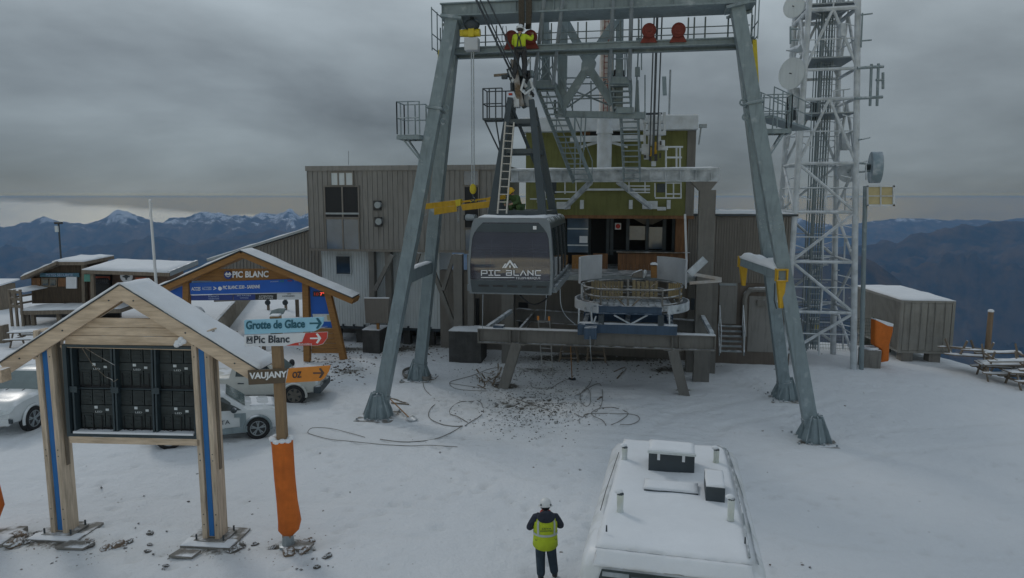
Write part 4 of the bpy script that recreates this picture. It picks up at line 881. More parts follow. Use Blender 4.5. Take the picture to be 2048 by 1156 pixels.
def rim(an, k=1.0): return uc + ra * k * math.cos(an), vc_ + rbv * k * math.sin(an)
def arc(a0, a1, n): return [a0 + (a1 - a0) * i / n for i in range(n + 1)]
def wallarc(a0, a1, z0, z1, th, n=14, k=1.0):
    rings = []
    for an in arc(a0, a1, n):
        (u1_, v1_), (u2_, v2_) = rim(an, k), rim(an, k + th); zz0 = z0(an) if callable(z0) else z0; zz1 = z1(an) if callable(z1) else z1
        rings.append([S(u1_, v1_, zz0), S(u2_, v2_, zz0), S(u2_, v2_, zz1), S(u1_, v1_, zz1)])
    return MB().loft(rings)
wallarc(-.92, .5, fz0 + .03, fz1 + .05, .03).build('rim_beam', M_FROST, cr_, smooth=40)
wallarc(math.pi + .98, math.pi - .6, fz0 + .02, fz1 + .08, .03).build('rim_beam', M_PUTTY, cr_, smooth=40)
hh_ = uz(1260, 563, 3.2)[1]
MB().snow(S(uc - ra * .8, VCR + .3, fz0 + .1), S(uc + ra * .8, VCR + .3, fz0 + .1), S(uc + ra * .7, 3.4, fz0 + .1), S(uc - ra * .7, 3.4, fz0 + .1), .02, 12, 8).build('floor', M_FROST, cr_)
q = MB()
for k in range(14): u = uc - ra * .8 + k * ra * 1.6 / 13; q.beam(S(u, VCR + .3, fz0 + .16), S(u, 3.2, fz0 + .16), .05, .06)
q.build('floor_bars', M_GALV, cr_)
# shields
def zshield(lo, hi): return lambda an: lo
sh = uz(1350, 523, .9)[1]; sl_ = uz(1345, 575, .9)[1]
wallarc(-.22, 1.06, lambda an: sl_ + .12 * math.sin(an) - .04, sh, .025, 14, .95).build('side_shield', M_PUTTY, cr_, smooth=40)
wallarc(math.pi + .25, math.pi - .92, sl_ + .06, sh + .05, .025, 14, .94).build('side_shield', M_PUTTY, cr_, smooth=40)
wallarc(math.pi + .25, math.pi - .3, fz1 + .1, sl_, .02, 8, .9).build('lower_shield', M_PUTTY, cr_, smooth=40)
# rails
q = MB()
for zz, k in ((sl_ - .02, .9), (fz1 + .33, .88), (fz1 + .05, .9)): q.path([S(*rim(an, k), zz) for an in arc(-.95, math.pi + .95, 40)], .04, 6)
for an in arc(-.95, math.pi + .95, 9): u, v = rim(an, .9); q.tube(S(u, v, fz1), S(u, v, sl_), .035)
q.tube(S(*rim(-.95, .9), fz1 + .33), S(*rim(math.pi + .95, .9), fz1 + .33), .045); q.tube(S(*rim(-.95, .9), sl_ - .02), S(*rim(math.pi + .95, .9), sl_ - .02), .045)
q.tube(Ws(1256, 560, VCR + .3), Ws(1256, 612, VCR + .3), .05)
q.build('guard_rail', M_BEAM, cr_)
q = MB()
for a_ in ((1205, 568, 1250, 612), (1316, 562, 1264, 612)): q.beam(Ws(*a_[:2], VCR + .25), Ws(*a_[2:], VCR + .25), .05, .06, NN)
q.build('brace', M_OLDWOOD, cr_)
q = MB()
for a_ in ((1158, 617, 1157, 650), (1182, 615, 1184, 650), (1338, 620, 1339, 650), (1228, 630, 1260, 648), (1295, 630, 1262, 648), (1192, 632, 1186, 650)): q.tube(Ws(*a_[:2], VCR + .1), Ws(*a_[2:], VCR + .1), .035)
q.build('strut', M_FROST, cr_)
q = MB(); q.prect(SP(VCR), 1197, 630, 1208, 650, .25).prect(SP(VCR), 1316, 630, 1328, 652, .25).build('support_post', M_STEELD, cr_)
q = MB(); q.beam(Ws(1379, 548, 1), Ws(1411, 518, 1), .3, .16, NN).build('loading_arm', M_FROST, cr_)
q = MB(); q.beam(Ws(1385, 548, 1), Ws(1443, 558, 1), .12, .14, NN).beam(Ws(1379, 566, 1), Ws(1443, 561, 1), .12, .14, NN).build('outrigger', M_BEIGE, cr_)
# pallets as a fence on the far side of the cradle
def pallet(x0, x1, y0, y1, v, m_, lab, n):
    u0, u1, z0, z1 = rect_uz(x0, y0, x1, y1, v); o = thing('wooden_pallet', lab, 'pallet', S((u0 + u1) / 2, v, z0), 'pallets stood on edge in the cradle'); q = MB()
    for i in range(n): a = u0 + (u1 - u0) * (i + .1) / n; b = u0 + (u1 - u0) * (i + .88) / n; q.sbox(a, b, v, v + .025, z0 + random.uniform(0, .04), z1 + random.uniform(-.04, .02))
    q.build('boards', m_, o); q = MB()
    for z in (z0 + .12, (z0 + z1) / 2, z1 - .12): q.sbox(u0, u1, v + .027, v + .1, z - .05, z + .05)
    q.build('bearers', M_OLDWOOD, o)
M_PAL = mat('pallet_wood', (.30, .25, .16), .8, 0, .3, 2, .3, 10, grain=(5, 5, .8), snow=.3, col2=(.36, .29, .17)); M_PALY = mat('fresh_pallet_wood', (.40, .31, .16), .8, 0, .2, 2, .3, 10, grain=(5, 5, .8))
pallet(1182, 1246, 561, 600, 2.4, M_PAL, 'pallet of close-set boards, leftmost of the three in the cradle', 11)
pallet(1264, 1316, 561, 599, 2.5, M_PAL, 'gappy grey pallet in the middle of the three in the cradle', 6)
pallet(1337, 1364, 566, 598, 1.9, M_PALY, 'narrow fresh yellow pallet, rightmost of the three in the cradle', 7)
q = thing('winch', 'small snow-covered hand winch standing on the rear rail of the cradle', 'winch', Ws(1275, 560, 2.8)); MB().ppoly(SP(2.7), [(1262, 555), (1268, 546), (1284, 541), (1286, 556)], .4).build('housing', M_CLAD2, q, bevel=.02)
MB().snow(Ws(1264, 548, 2.7), Ws(1285, 540, 2.7), Ws(1285, 540, 3.1), Ws(1264, 548, 3.1), .06, 4, 4).build('snow_cover', M_SNOW, q); MB().tube(Ws(1287, 555, 2.8), Ws(1292, 540, 2.8), .05).ell(Ws(1290, 545, 2.8), (.1, .1, .13), 8, 6).build('crank', M_WHITEST, q)
q = thing('wooden_crate', 'snow-topped wooden crate between the middle pallet and right shield', 'crate', Ws(1310, 556, 2.6)); MB().prect(SP(2.6), 1302, 532, 1314, 556, .35).build('body', M_LARCH, q, bevel=.01); a = rect_uz(1301, 530, 1315, 534, 2.55); MB().snow(S(a[0], 2.55, a[3]), S(a[1], 2.55, a[3]), S(a[1], 2.95, a[3]), S(a[0], 2.95, a[3]), .12, 4, 4).build('snow_cover', M_SNOW, q)

# ================================================================ cabin
cv0, cv1 = -4.9, 1.1; cx0, cz_b = uz(936, 588, cv0); cx1 = uz(1105, 590, cv0)[0]; cz_t = uz(1020, 437, cv0)[1]; cz_b = uz(1020, 589, cv0)[1]
CABU = (cx0 + cx1) / 2; CW = cx1 - cx0; CH = cz_t - cz_b
cab = thing('cable_car_cabin', 'dark grey glazed cable car cabin marked PIC BLANC hanging under the gantry', 'cable car', S(CABU, -1.9, cz_b))
def crs(t):  # rounded, slightly barrelled cross-section at relative length t: bottom to top
    prof = [(.965, 0), (.99, .10), (1.0, .26), (1.0, .40), (.975, .6), (.945, .8), (.925, .9), (.895, .965), (.84, 1.0)]
    return prof
def cabring(v, ins=0.0, dz=0.0, z0=0, z1=1):
    pts = [(a, b) for a, b in crs(0)]; L = [S(CABU - a * CW / 2 + ins, v, cz_b + CH * (z0 + b * (z1 - z0)) - dz * (b > .9)) for a, b in pts]; Rr = [S(CABU + a * CW / 2 - ins, v, cz_b + CH * (z0 + b * (z1 - z0)) - dz * (b > .9)) for a, b in pts]
    return L + Rr[::-1]
def facev(b): return cv0 + .34 * max(0, b - .35) ** 1.5 + .10 * max(0, .3 - b)      # the end window leans back towards the roof
MB().loft([cabring(cv0 + .28), cabring(cv0 + .4), cabring(cv1 - .3), cabring(cv1, .15, .1)]).build('body', M_CAB, cab, smooth=40)
# end frame and window, following the profile
prof = crs(0)
def fpt(s_, b, inset=0.0, off=0):
    a = interp([(q[1], q[0]) for q in prof], b); return S(CABU + s_ * (a * CW / 2 - inset), facev(b) + off, cz_b + CH * b)
bs = [.0, .08, .16, .3, .42, .55, .68, .8, .88, .94, .975, 1.0]
loop_o = [fpt(-1, b) for b in bs] + [fpt(1, b) for b in bs[::-1]]
def insetloop(i, b0, b1):
    bb = [b0 + (b1 - b0) * k / 11 for k in range(12)]
    return [fpt(-1, b, i + (0 if k < 9 else .05 * (k - 8) ** 1.6)) for k, b in enumerate(bb)] + [fpt(1, b, i + (0 if k < 9 else .05 * (k - 8) ** 1.6)) for k, b in reversed(list(enumerate(bb)))]
li = insetloop(.085, .19, .945); back = NN * .42
fm_ = MB(); n = len(loop_o); fm_.add(loop_o + li + [p + back for p in loop_o], [(i, (i + 1) % n, n + (i + 1) % n, n + i) for i in range(n)] + [(i, (i + 1) % n, 2 * n + (i + 1) % n, 2 * n + i) for i in range(n)])
fm_.build('end_frame', M_CABW, cab, smooth=50)
gw = MB(); lg = [p + NN * .03 for p in insetloop(.075, .185, .95)]; half = n // 2; gv = lg; gw.add(gv, [(i, i + 1, n - 2 - i, n - 1 - i) for i in range(half - 1)]); gwo = gw.build('end_window', M_CABG, cab, smooth=True)
MB().add([p + NN * -.004 for p in (fpt(-1, .02, .1), fpt(1, .02, .1), fpt(1, .185, .09), fpt(-1, .185, .09))], [(0, 1, 2, 3)]).poly([fpt(-1, .02, .1, -.03), fpt(1, .02, .1, -.03), fpt(1, .185, .09, -.03), fpt(-1, .185, .09, -.03)], NN * .025).build('bumper_panel', M_CAB, cab)
q = MB()
for k in range(5): s_ = -.8 + k * .37; q.poly([fpt(s_, .10, .1, -.05), fpt(s_ + .26, .10, .1, -.05), fpt(s_ + .26, .122, .1, -.05), fpt(s_, .122, .1, -.05)], NN * .02)
q.build('vent', M_BLACK, cab)
q = MB(); q.poly([fpt(-1, .82, .14, .012), fpt(1, .82, .14, .012), fpt(1, .93, .2, .012), fpt(-1, .93, .2, .012)], NN * .012).build('window_header', M_CAB, cab)
q = MB()
for b in (.565, .605): q.tube(fpt(-1, b, .16, .09), fpt(1, b, .16, .09), .018)
q.build('grab_rail', M_GALV, cab)
# lettering on the end window
def ctext(txt, x0, y0, x1, y1, bold=0):
    v = facev(.4) - .01; P_ = SP(v); return ptext(txt, P_, x0, y0, x1, y1, M_LETW, cab, .02, bold=bold)
LTR = {'P': [[(0, 0), (0, 1), (1, 1), (1, .4), (.22, .4)]], 'I': [[(0, 1), (1, 1)], [(.5, 1), (.5, 0)], [(0, 0), (1, 0)]], 'C': [[(1, 1), (0, 1), (0, 0), (1, 0)]], 'B': [[(0, 1), (1, 1), (1, 0), (0, 0), (0, .5), (.9, .5)]], 'L': [[(0, 1), (0, 0), (1, 0)]], 'A': [[(0, 0), (.5, 1), (1, 0)]], 'N': [[(0, 0), (0, 1), (1, 0), (1, 1)]]}
PVL = SP(facev(.4) - .01)
for ch_, x0_, x1_ in (('P', 963, 974), ('I', 978, 986), ('C', 990, 1000), ('B', 1013, 1023), ('L', 1028, 1037), ('A', 1041, 1052), ('N', 1056, 1066), ('C', 1071, 1081)):
    q = MB()
    for st_l in LTR[ch_]:
        pp = [PVL.px(x0_ + (x1_ - x0_) * a, 550.5 - 9.5 * b, .035) for a, b in st_l]
        for a, b in zip(pp, pp[1:]): d = (b - a).normalized() * .016; q.beam(a - d, b + d, .034, .008, NN)
    q.build('lettering', M_LETW, cab)
q = MB()
for s_ in (-.55, .05, .6): q.tube(fpt(s_, .2, .1, .16), fpt(s_ * .95, .95, .1, .2), .02)
q.build('grab_pole', M_GALV, cab); q = MB(); q.poly([fpt(-.66, .30, .1, .2), fpt(-.46, .30, .1, .2), fpt(-.46, .52, .1, .2), fpt(-.66, .52, .1, .2)], NN * .05).build('red_reflection', M_RED, cab)  # red panel added behind the glass in place of a worker's reflection
q = MB()
for b0_, b1_ in ((.26, .36), (.62, .66), (.74, .77)): q.poly([fpt(-.95, b0_, .1, .22), fpt(.95, b0_, .1, .22), fpt(.95, b1_, .1, .22), fpt(-.95, b1_, .1, .22)], NN * .03)
q.build('interior_rail', M_CABW, cab)
PV = SP(facev(.4) - .01)
ptext('TELEPHERIQUE', PV, 1031, 554, 1081, 559, M_LETW, cab, .02)
q = MB(); q.prect(PV, 962, 554, 1029, 555.6, .008, .02).build('underline', M_LETW, cab)
q = MB(); q.ppoly(PV, [(1008, 536), (1019, 520), (1021, 520), (1032, 536), (1028, 536), (1020, 525), (1012, 536)], .008, .02).ppoly(PV, [(1004, 536), (1010, 527), (1013, 527), (1007, 536)], .008, .02).ppoly(PV, [(1036, 536), (1030, 527), (1027, 527), (1033, 536)], .008, .02).ppoly(PV, [(1018, 534), (1020, 529), (1022, 534), (1020, 536)], .008, .02).build('mountain_emblem', M_LETW, cab)
ptext('1', SP(facev(.88) - .02), 1066, 452, 1073, 459, M_LETW, cab, .03); ptext('HESS', SP(facev(.8)), 1070, 467, 1085, 470, M_LETW, cab, .04) if False else None
# side windows and sill
def spt(b, v, out_=.012): a = interp([(q[1], q[0]) for q in prof], b); return S(CABU + a * CW / 2 + out_, v, cz_b + CH * b)
def sptL(b, v, out_=.012): a = interp([(q[1], q[0]) for q in prof], b); return S(CABU - a * CW / 2 - out_, v, cz_b + CH * b)
for fn in (spt, sptL):
    q = MB(); bb = [.2, .32, .45, .6, .75, .87]; va, vb = cv0 + .5, cv1 - .35
    q.add([fn(b, va + (.25 * max(0, b - .4))) for b in bb] + [fn(b, vb - .4 * max(0, b - .4)) for b in bb], [(i, i + 1, 6 + i + 1, 6 + i) for i in range(5)]); sw = q.build('side_window', M_CGLASS, cab, smooth=True)
    q = MB()
    for k in range(1, 4): v = va + (vb - va) * k / 4; q.path([fn(b, v, .02) for b in bb], .03, 5)
    q.build('mullion', M_BLACK, sw)
    q = MB(); q.beam(fn(.06, cv0 + .3, .05), fn(.06, cv1 - .2, .05), .16, .22); q.beam(fn(.19, cv0 + .4, .02), fn(.19, cv1 - .3, .02), .07, .07); q.build('sill', M_CABW, cab)
MB().snow(S(CABU - CW * .40, cv0 + .33, cz_t - .0), S(CABU + CW * .40, cv0 + .33, cz_t), S(CABU + CW * .40, cv1 - .25, cz_t), S(CABU - CW * .40, cv1 - .25, cz_t), .09, 14, 16, 2).build('snow_cover', M_SNOW, cab, smooth=True)
# hanger: four raking legs, crossbars, ladder, basket
VHG = -1.9; lgA = []
for (bx_, by_), (tx, ty), v0, v1 in (((984, 432), (1021, 196), -3.1, -2.3), ((1086, 430), (1063, 200), -3.1, -2.3), ((1002, 425), (1028, 200), -.7, -1.5), ((1108, 424), (1068, 215), -.7, -1.5)):
    a, b = Ws(bx_, by_, v0), Ws(tx, ty, v1); a.z = cz_t - .02; lgA.append((a, b)); MB().beam(a, b, .30, .30, NN, .2, .2).build('hanger_leg', M_CAB, cab, bevel=.01)
q = MB()
for z in (uz(1040, 243, -2.4)[1], uz(1050, 302, -2.6)[1]):
    for i, j in ((0, 1), (2, 3), (0, 2), (1, 3)): q.beam(on_line(*lgA[i], z), on_line(*lgA[j], z), .14, .16)
q.beam(on_line(*lgA[0], cz_t + 4.2), on_line(*lgA[3], cz_t + .5), .09, .09); q.build('hanger_brace', M_CAB, cab)
q = MB(); zb_ = cz_t + .14; q.beam(lgA[0][0] + UZ * .15, lgA[1][0] + UZ * .15, .3, .22).beam(lgA[2][0] + UZ * .15, lgA[3][0] + UZ * .15, .3, .22).beam(lgA[0][0] + UZ * .15, lgA[2][0] + UZ * .15, .2, .2).beam(lgA[1][0] + UZ * .15, lgA[3][0] + UZ * .15, .2, .2)
q.build('roof_frame', M_CAB, cab)
q = MB(); bs_c = Ws(989, 240, -2.2); q.box(bs_c, (.75, .8, .07), (U, NN, UZ))
for s0 in (-.36, -.12, .12, .36): q.tube(bs_c + U * s0 - NN * .38, bs_c + U * s0 - NN * .38 + UZ * 1.1, .025); 
for s0 in (-.36, .36): q.tube(bs_c + U * s0 + NN * .38, bs_c + U * s0 + NN * .38 + UZ * 1.1, .025)
for z in (.55, 1.1): q.tube(bs_c - U * .36 - NN * .38 + UZ * z, bs_c - U * .36 + NN * .38 + UZ * z, .022).tube(bs_c - U * .36 - NN * .38 + UZ * z, bs_c + U * .36 - NN * .38 + UZ * z, .022).tube(bs_c - U * .36 + NN * .38 + UZ * z, bs_c + U * .7 + NN * .38 + UZ * z, .022)
q.tube(bs_c - U * .33 - NN * .3, Ws(1000, 305, -2.4), .03).tube(bs_c + U * .1 - NN * .3, Ws(1001, 300, -2.4), .03); q.build('service_basket', M_STEELD, cab)
# carriage at the hanger head
cg_ = thing('track_carriage', 'ice-crusted track rope carriage at the top of the cabin hanger', 'carriage', Ws(1042, 205, -2))
PG = SP(-2.1); q = MB()
q.ppoly(PG, [(1012, 138), (1022, 135), (1040, 185), (1052, 212), (1044, 216), (1032, 195)], .35).ppoly(PG, [(1036, 150), (1056, 150), (1052, 200), (1044, 212), (1038, 190)], .3, -.5).ppoly(PG, [(1020, 120), (1034, 118), (1040, 160), (1026, 165)], .5, -.2).build('side_plate', M_STEELD, cg_, bevel=.02)
q = MB(); q.path([PG.px(1050, 152, .3), PG.px(1042, 180, .3), PG.px(1050, 188, .3), PG.px(1066, 176, .3), PG.px(1060, 158, .3)], .05, 6).prect(PG, 1027, 193, 1038, 214, .4, .15).prect(PG, 1048, 188, 1063, 212, .4, -.3).ppoly(PG, [(1016, 140), (1024, 138), (1030, 160), (1024, 166)], .2, .25).build('ice_crust', M_WHITEST, cg_, bevel=.03)
q = MB(); q.ppoly(PG, [(1045, 160), (1058, 158), (1066, 172), (1050, 182)], .3, -.1).prect(PG, 1036, 140, 1066, 152, .5, -.3).build('cross_head', M_STEEL, cg_, bevel=.02)
for x, y in ((1024, 150), (1031, 172), (1038, 192), (1056, 150)): MB().disc(PG.px(x, y, -.1), U + NN * .5, .16, .1, 14).build('track_wheel', M_BLACK, cg_, smooth=40)
q = MB(); q.beam(PG.px(988, 151, .1), PG.px(1014, 149, .1), .09, .09).build('timber', M_OLDWOOD, cg_); MB().box(PG.px(1009, 154, .05), (.2, .2, .14), (U, NN, UZ)).build('clamp', M_STEELD, cg_)
q = MB()
for k in range(9): q.path([PG.px(1022 + k * 1.5, 118 + k, .2 + .02 * k), PG.px(1028 + k, 150, .35), PG.px(1032 + k * 1.4, 190, .2), PG.px(1040 + k, 212, .0)], .022, 5)
q.build('rope_bundle', mat('rope_bundle', (.16, .12, .08), .9, 0, .4, 20, frost=.1), cg_)
random.seed(21)
for k in range(16):
    x_, y_ = random.uniform(1016, 1064), random.uniform(132, 205); x_ = max(x_, 1012 + (y_ - 130) * .2); a_ = PG.px(x_, y_, random.uniform(-.5, .3)); d_ = V((random.uniform(-.5, .5), random.uniform(-.4, .4), random.uniform(-.8, .8))); MB().beam(a_, a_ + d_ * random.uniform(.25, .7), random.uniform(.05, .16), random.uniform(.04, .12)).build('linkage', (M_STEELD, M_WHITEST, M_BLACK, M_FROST)[k % 4], cg_, bevel=.01)
q = MB(); q.prect(PG, 1017, 186, 1024, 190, .12, .1).build('tail_lamp', M_SIGNR, cg_)
# ladders
def ladder(name, lab, l0, r0, l1, r1, n, m_=M_ALU, r=.028, extra=None, group=None):
    o = thing(name, lab, 'ladder', (V(l1) + V(r1)) / 2, group); q = MB(); q.beam(l0, l1, .04, .07).beam(r0, r1, .04, .07); q.build('side_rail', m_, o); q = MB()
    for i in range(n): t = (i + .5) / n; q.tube(V(l0) + (V(l1) - V(l0)) * t, V(r0) + (V(r1) - V(r0)) * t, .018, 6)
    q.build('rung', m_, o); return o
M_LADW = mat('pale_ladder', (.55, .53, .48), .5, 0, .1, 6)
ladder('ladder', 'pale aluminium ladder leaning on the left hanger leg above the cabin', Ws(1011, 244, -2.75), Ws(1028, 245, -2.75), Ws(995, 427, -3.55), Ws(1013, 427, -3.55), 12, M_LADW)
lo = ladder('ladder', 'aluminium ladder with orange tips propped through the platform beam', Ws(1076, 635, .55), Ws(1099, 636, .55), G(1086, 752), G(1106, 754), 9)
MB().beam(Ws(1076, 632, .55), Ws(1076.5, 640, .55), .06, .08).beam(Ws(1098, 633, .55), Ws(1098.5, 641, .55), .06, .08).build('tip', M_SIGNO, lo)
for x, v, lab in ((1138, 2.2, 'wooden stepladder under the platform, left of the pair'), (1192, 2.2, 'wooden stepladder under the platform, right of the pair')):
    c = Ws(x, 722, v); o = thing('stepladder', lab, 'ladder', c, 'stepladders under the platform'); q = MB(); tp_ = c + UZ * 1.25
    for s_ in (-1, 1):
        for f_ in (-1, 1): q.beam(c + U * s_ * .42 + NN * f_ * .25, tp_ + U * s_ * .24 + NN * f_ * .04, .05, .06)
    q.build('frame', M_OLDWOOD, o); q = MB()
    for k in range(4): t = .15 + k * .22; q.box(c + UZ * 1.25 * t - NN * (.25 - .21 * t), (.84 - .36 * t, .1, .03), (U, NN, UZ))
    q.build('step', M_OLDWOOD, o)
# ================================================================ entrance arch
YA = 33.6; PAR = Pl((0, YA + .06 * -12, 0), (.06, 1, 0))
ar = thing('entrance_arch', 'larch wood entrance arch with blue banners and the words PIC BLANC', 'arch', PAR.px(500, 718))
def bar(px0, px1, wd, dp, m_, off=0, name='beam', par=ar, pl=PAR):
    return MB().beam(pl.px(*px0, off), pl.px(*px1, off), wd, dp, pl.n).build(name, m_, par, bevel=.01)
apx, epr, epl = (492, 507), (712, 600), (272, 604)
bar(apx, epr, .26, 1.1, M_LARCH, name='rafter'); bar(apx, epl, .26, 1.1, M_LARCH, name='rafter')
for e, sd in ((epr, 3), (epl, 5)):
    a, b = PAR.px(*apx) + UZ * .16, PAR.px(*e) + UZ * .16; f_ = PAR.n * -.62; k_ = PAR.n * .62
    MB().poly([a + f_, b + f_, b + k_, a + k_], UZ * .05).build('roof_sheet', M_STEELD, ar); MB().snow(a + f_ + UZ * .05, b + f_ + UZ * .05, b + k_ + UZ * .05, a + k_ + UZ * .05, .10, 16, 5, sd).build('snow_cover', M_SNOW, ar)
bar((374, 562), (373, 706), .30, .3, M_LARCH, name='post'); bar((612, 558), (615, 722), .30, .3, M_LARCH, name='post')
bar((655, 580), (688, 720), .30, .3, M_LARCH, name='post'); bar((325, 585), (300, 716), .30, .3, M_LARCH, name='post')
q = MB()
for i in range(3):
    y0 = 538 + i * 8; hw = (y0 - 507) / .423; q.ppoly(PAR, [(max(402, 492 - hw + 14), y0), (min(590, 492 + hw - 14), y0 - 1), (min(606, 492 + hw), y0 + 7), (max(385, 492 - hw), y0 + 7.6)], .08, .0)
q.build('gable_boards', M_LARCH, ar)
MB().ppoly(PAR, [(379, 566), (606, 557), (607, 585), (381, 590)], .08, .1).build('banner', M_BLUE, ar)
pan = [((382, 465), M_NAVY), ((467, 510), M_NAVY), ((511, 553), M_BLACK), ((554, 606), M_SIGNW)]
for (x0, x1), m_ in pan:
    t0 = (x0 - 380) / 227; t1 = (x1 - 380) / 227; MB().ppoly(PAR, [(x0, 591 - 4.5 * t0), (x1, 591 - 4.5 * t1), (x1, 601 - 2 * t1), (x0, 601 - 2 * t0)], .05, .06).build('info_panel', m_, ar)
MB().ppoly(PAR, [(381, 589), (607, 584.5), (607, 585.7), (381, 590.2)], .09, .11).build('trim_strip', M_SIGNW, ar)
MB().ppoly(PAR, [(322, 590), (367, 571), (368, 601), (322, 601)], .06).build('side_panel', M_BLUE, ar)
sp_ = MB().ppoly(PAR, [(619, 566), (657, 580), (672, 655), (624, 655)], .06).build('side_panel', M_BLUE, ar)
MB().ppoly(PAR, [(625, 628), (662, 628), (665, 643), (627, 643)], .02, .02).build('notice', M_SITE, sp_); MB().ppoly(PAR, [(653, 630), (661, 630), (663, 641), (655, 641)], .02, .03).build('notice', M_CREAM, sp_)
ptext('ACCESS', PAR, 641, 652, 655, 655, M_LETP, sp_, .01)
q = MB()
for i in range(5): y = 657 + i * 10; q.ppoly(PAR, [(623, y), (672 + i * 2.2, y), (674 + i * 2.2, y + 9.4), (623, y + 9.4)], .05)
q.build('base_boards', M_LARCH, ar)
ld = MB().ppoly(PAR, [(626, 583), (651, 583), (651, 593), (626, 593)], .08, .05).build('led_display', M_BLACK, ar)
ptext('10', PAR, 629, 585, 637, 591, mat('dim_led', (.2, .01, .01), .5, emit=((1, .08, .04), .22)), ld, .06); ptext('7°', PAR, 640, 584.5, 649, 591, M_LED, ld, .06, bold=.02)
ptext('PIC BLANC', PAR, 465, 542.5, 537, 555.5, M_LETW, ar, .07, rise=1, bold=.035)
q = MB(); c = PAR.px(456, 550, .08); q.disc(c, PAR.n, .20, .04, 24); o = q.build('roundel', M_NAVY, ar); q = MB(); q.ppoly(PAR, [(449, 549), (453, 544), (456, 548), (459, 544), (463, 549), (460, 551), (456, 550), (452, 551)], .02, .12).ppoly(PAR, [(450, 551), (456, 553), (462, 551), (460, 552.5), (456, 554.5), (452, 552.5)], .02, .12).build('mountain_emblem', M_LETW, o)
for tx, a, m_ in (('ACCES', (383, 574.2, 401, 581.2, .2), M_LETW), ('ACCESS', (404, 573.6, 423, 580.2, .2), M_LETP), ('>', (427, 573, 433, 580, 0), M_LETW), ('PIC BLANC 3330 - SARENNE', (446, 571.5, 520, 578.5, 2), M_LETW)): ptext(tx, PAR, a[0], a[1], a[2], a[3], m_, ar, .11, rise=a[4], bold=.02)
MB().disc(PAR.px(440, 577, .12), PAR.n, .095, .02, 18).build('roundel', M_LETW, ar)
for tx, a, m_ in (('DOMAINE', (541, 562, 557, 564.5, .6), M_LETP), ('OZ', (560, 561, 568, 564.5, .3), mat('green_sign', (.05, .35, .10), .5)), ('VAUJANY', (575, 560.5, 585, 563.5, .3), M_SIGNR), ('VALLEE', (588, 560, 602, 562.5, .5), M_LETP), ('FORFAITS', (417, 591.5, 438, 594.5, .3), M_LETP), ('VALIDATION', (417, 596, 438, 599, .3), M_LETP), ('SKI PASSES', (474, 589.5, 502, 592.5, .4), M_LETP), ('CONTROLE', (480, 594.5, 497, 597, .2), M_LETP), ('ATTENTION', (518, 591, 546, 594, .3), M_LETW), ('PIETONS', (518, 595, 546, 598, .2), M_LETW), ('INFO', (574, 587, 582, 589, 0), M_INK), ('HORAIRES', (565, 591, 589, 593.5, .2), M_INK)):
    ptext(tx, PAR, *a[:4], m_, ar, .11 if a[1] < 589 or a[0] > 550 and a[1] < 588 else .07, rise=a[4])
# wooden fence along the approach path
fc = thing('picket_fence', 'weathered plank fence with snowy white rail leading back through the arch', 'fence', Wz(430, 690, 0))
q = MB(); A_, B_ = Wz(428, 690, 0), Wz(500, 598, .0); n = 46
rl_ = MB(); rl_.beam(A_ + UZ * 1.12, B_ + UZ * 1.12, .12, .06); rl_.beam(A_ + UZ * .12, B_ + UZ * .12, .08, .08)
for i in range(n): p = A_ + (B_ - A_) * ((i + .5) / n); q.beam(p + UZ * .05, p + UZ * 1.05, .36, .03, (B_ - A_))
q.build('planks', mat('pale_weathered_wood', (.36, .33, .28), .8, 0, .25, 2, .3, 10, grain=(5, 5, .8)), fc); rl_.build('rail', M_WHITEST, fc)
q = MB()
for i in range(6): p = A_ + (B_ - A_) * (i / 5) + V((-.08, 0, 0)); q.beam(p - UZ * .2, p + UZ * 1.1, .1, .1)
q.build('post', M_OLDWOOD, fc)
for px, py, h in ((472, 690, .7), (517, 705, .6), (528, 700, .4), (419, 655, .35)):
    p = G(px, py); tag(MB().beam(p - UZ * .1, p + UZ * h, .16, .16).box(p + UZ * (h + .02), (.19, .19, .04)).build('marker_post', M_OLDWOOD), 'short weathered wooden marker post in the snow beyond the kiosk roof', 'post', 'short posts around the arch')
for px, py in ((537, 620), (572, 620)):
    p = G(px, py); o = thing('barrier_post', 'post with dark round disc seen through the arch, ' + ('left' if px < 550 else 'right') + ' of the two', 'post', p, 'barrier posts behind the arch'); MB().beam(p, p + UZ * 1.3, .2, .14).build('body', M_OLDWOOD, o); MB().disc(p + UZ * .55 - V((0, .1, 0)), (0, 1, 0), .2, .06, 14).build('disc', M_STEELD, o); MB().ell(p + UZ * 1.32, (.14, .12, .08), 8, 5).build('snow_cover', M_SNOW, o)
p = Wz(395, 655, -.1); q = MB(); q.loft([[p + V((math.cos(k * .5236) * r, math.sin(k * .5236) * r * .8, z)) for k in range(12)] for z, r in ((0, .55), (.5, .58), (1.0, .5), (1.25, .34), (1.35, .1))]); tag(q.build('plastic_bin', mat('pale_tank', (.34, .42, .46), .4, 0, .1, 2, snow=.8), smooth=40), 'pale blue rounded plastic bin beside the left post of the arch', 'bin')
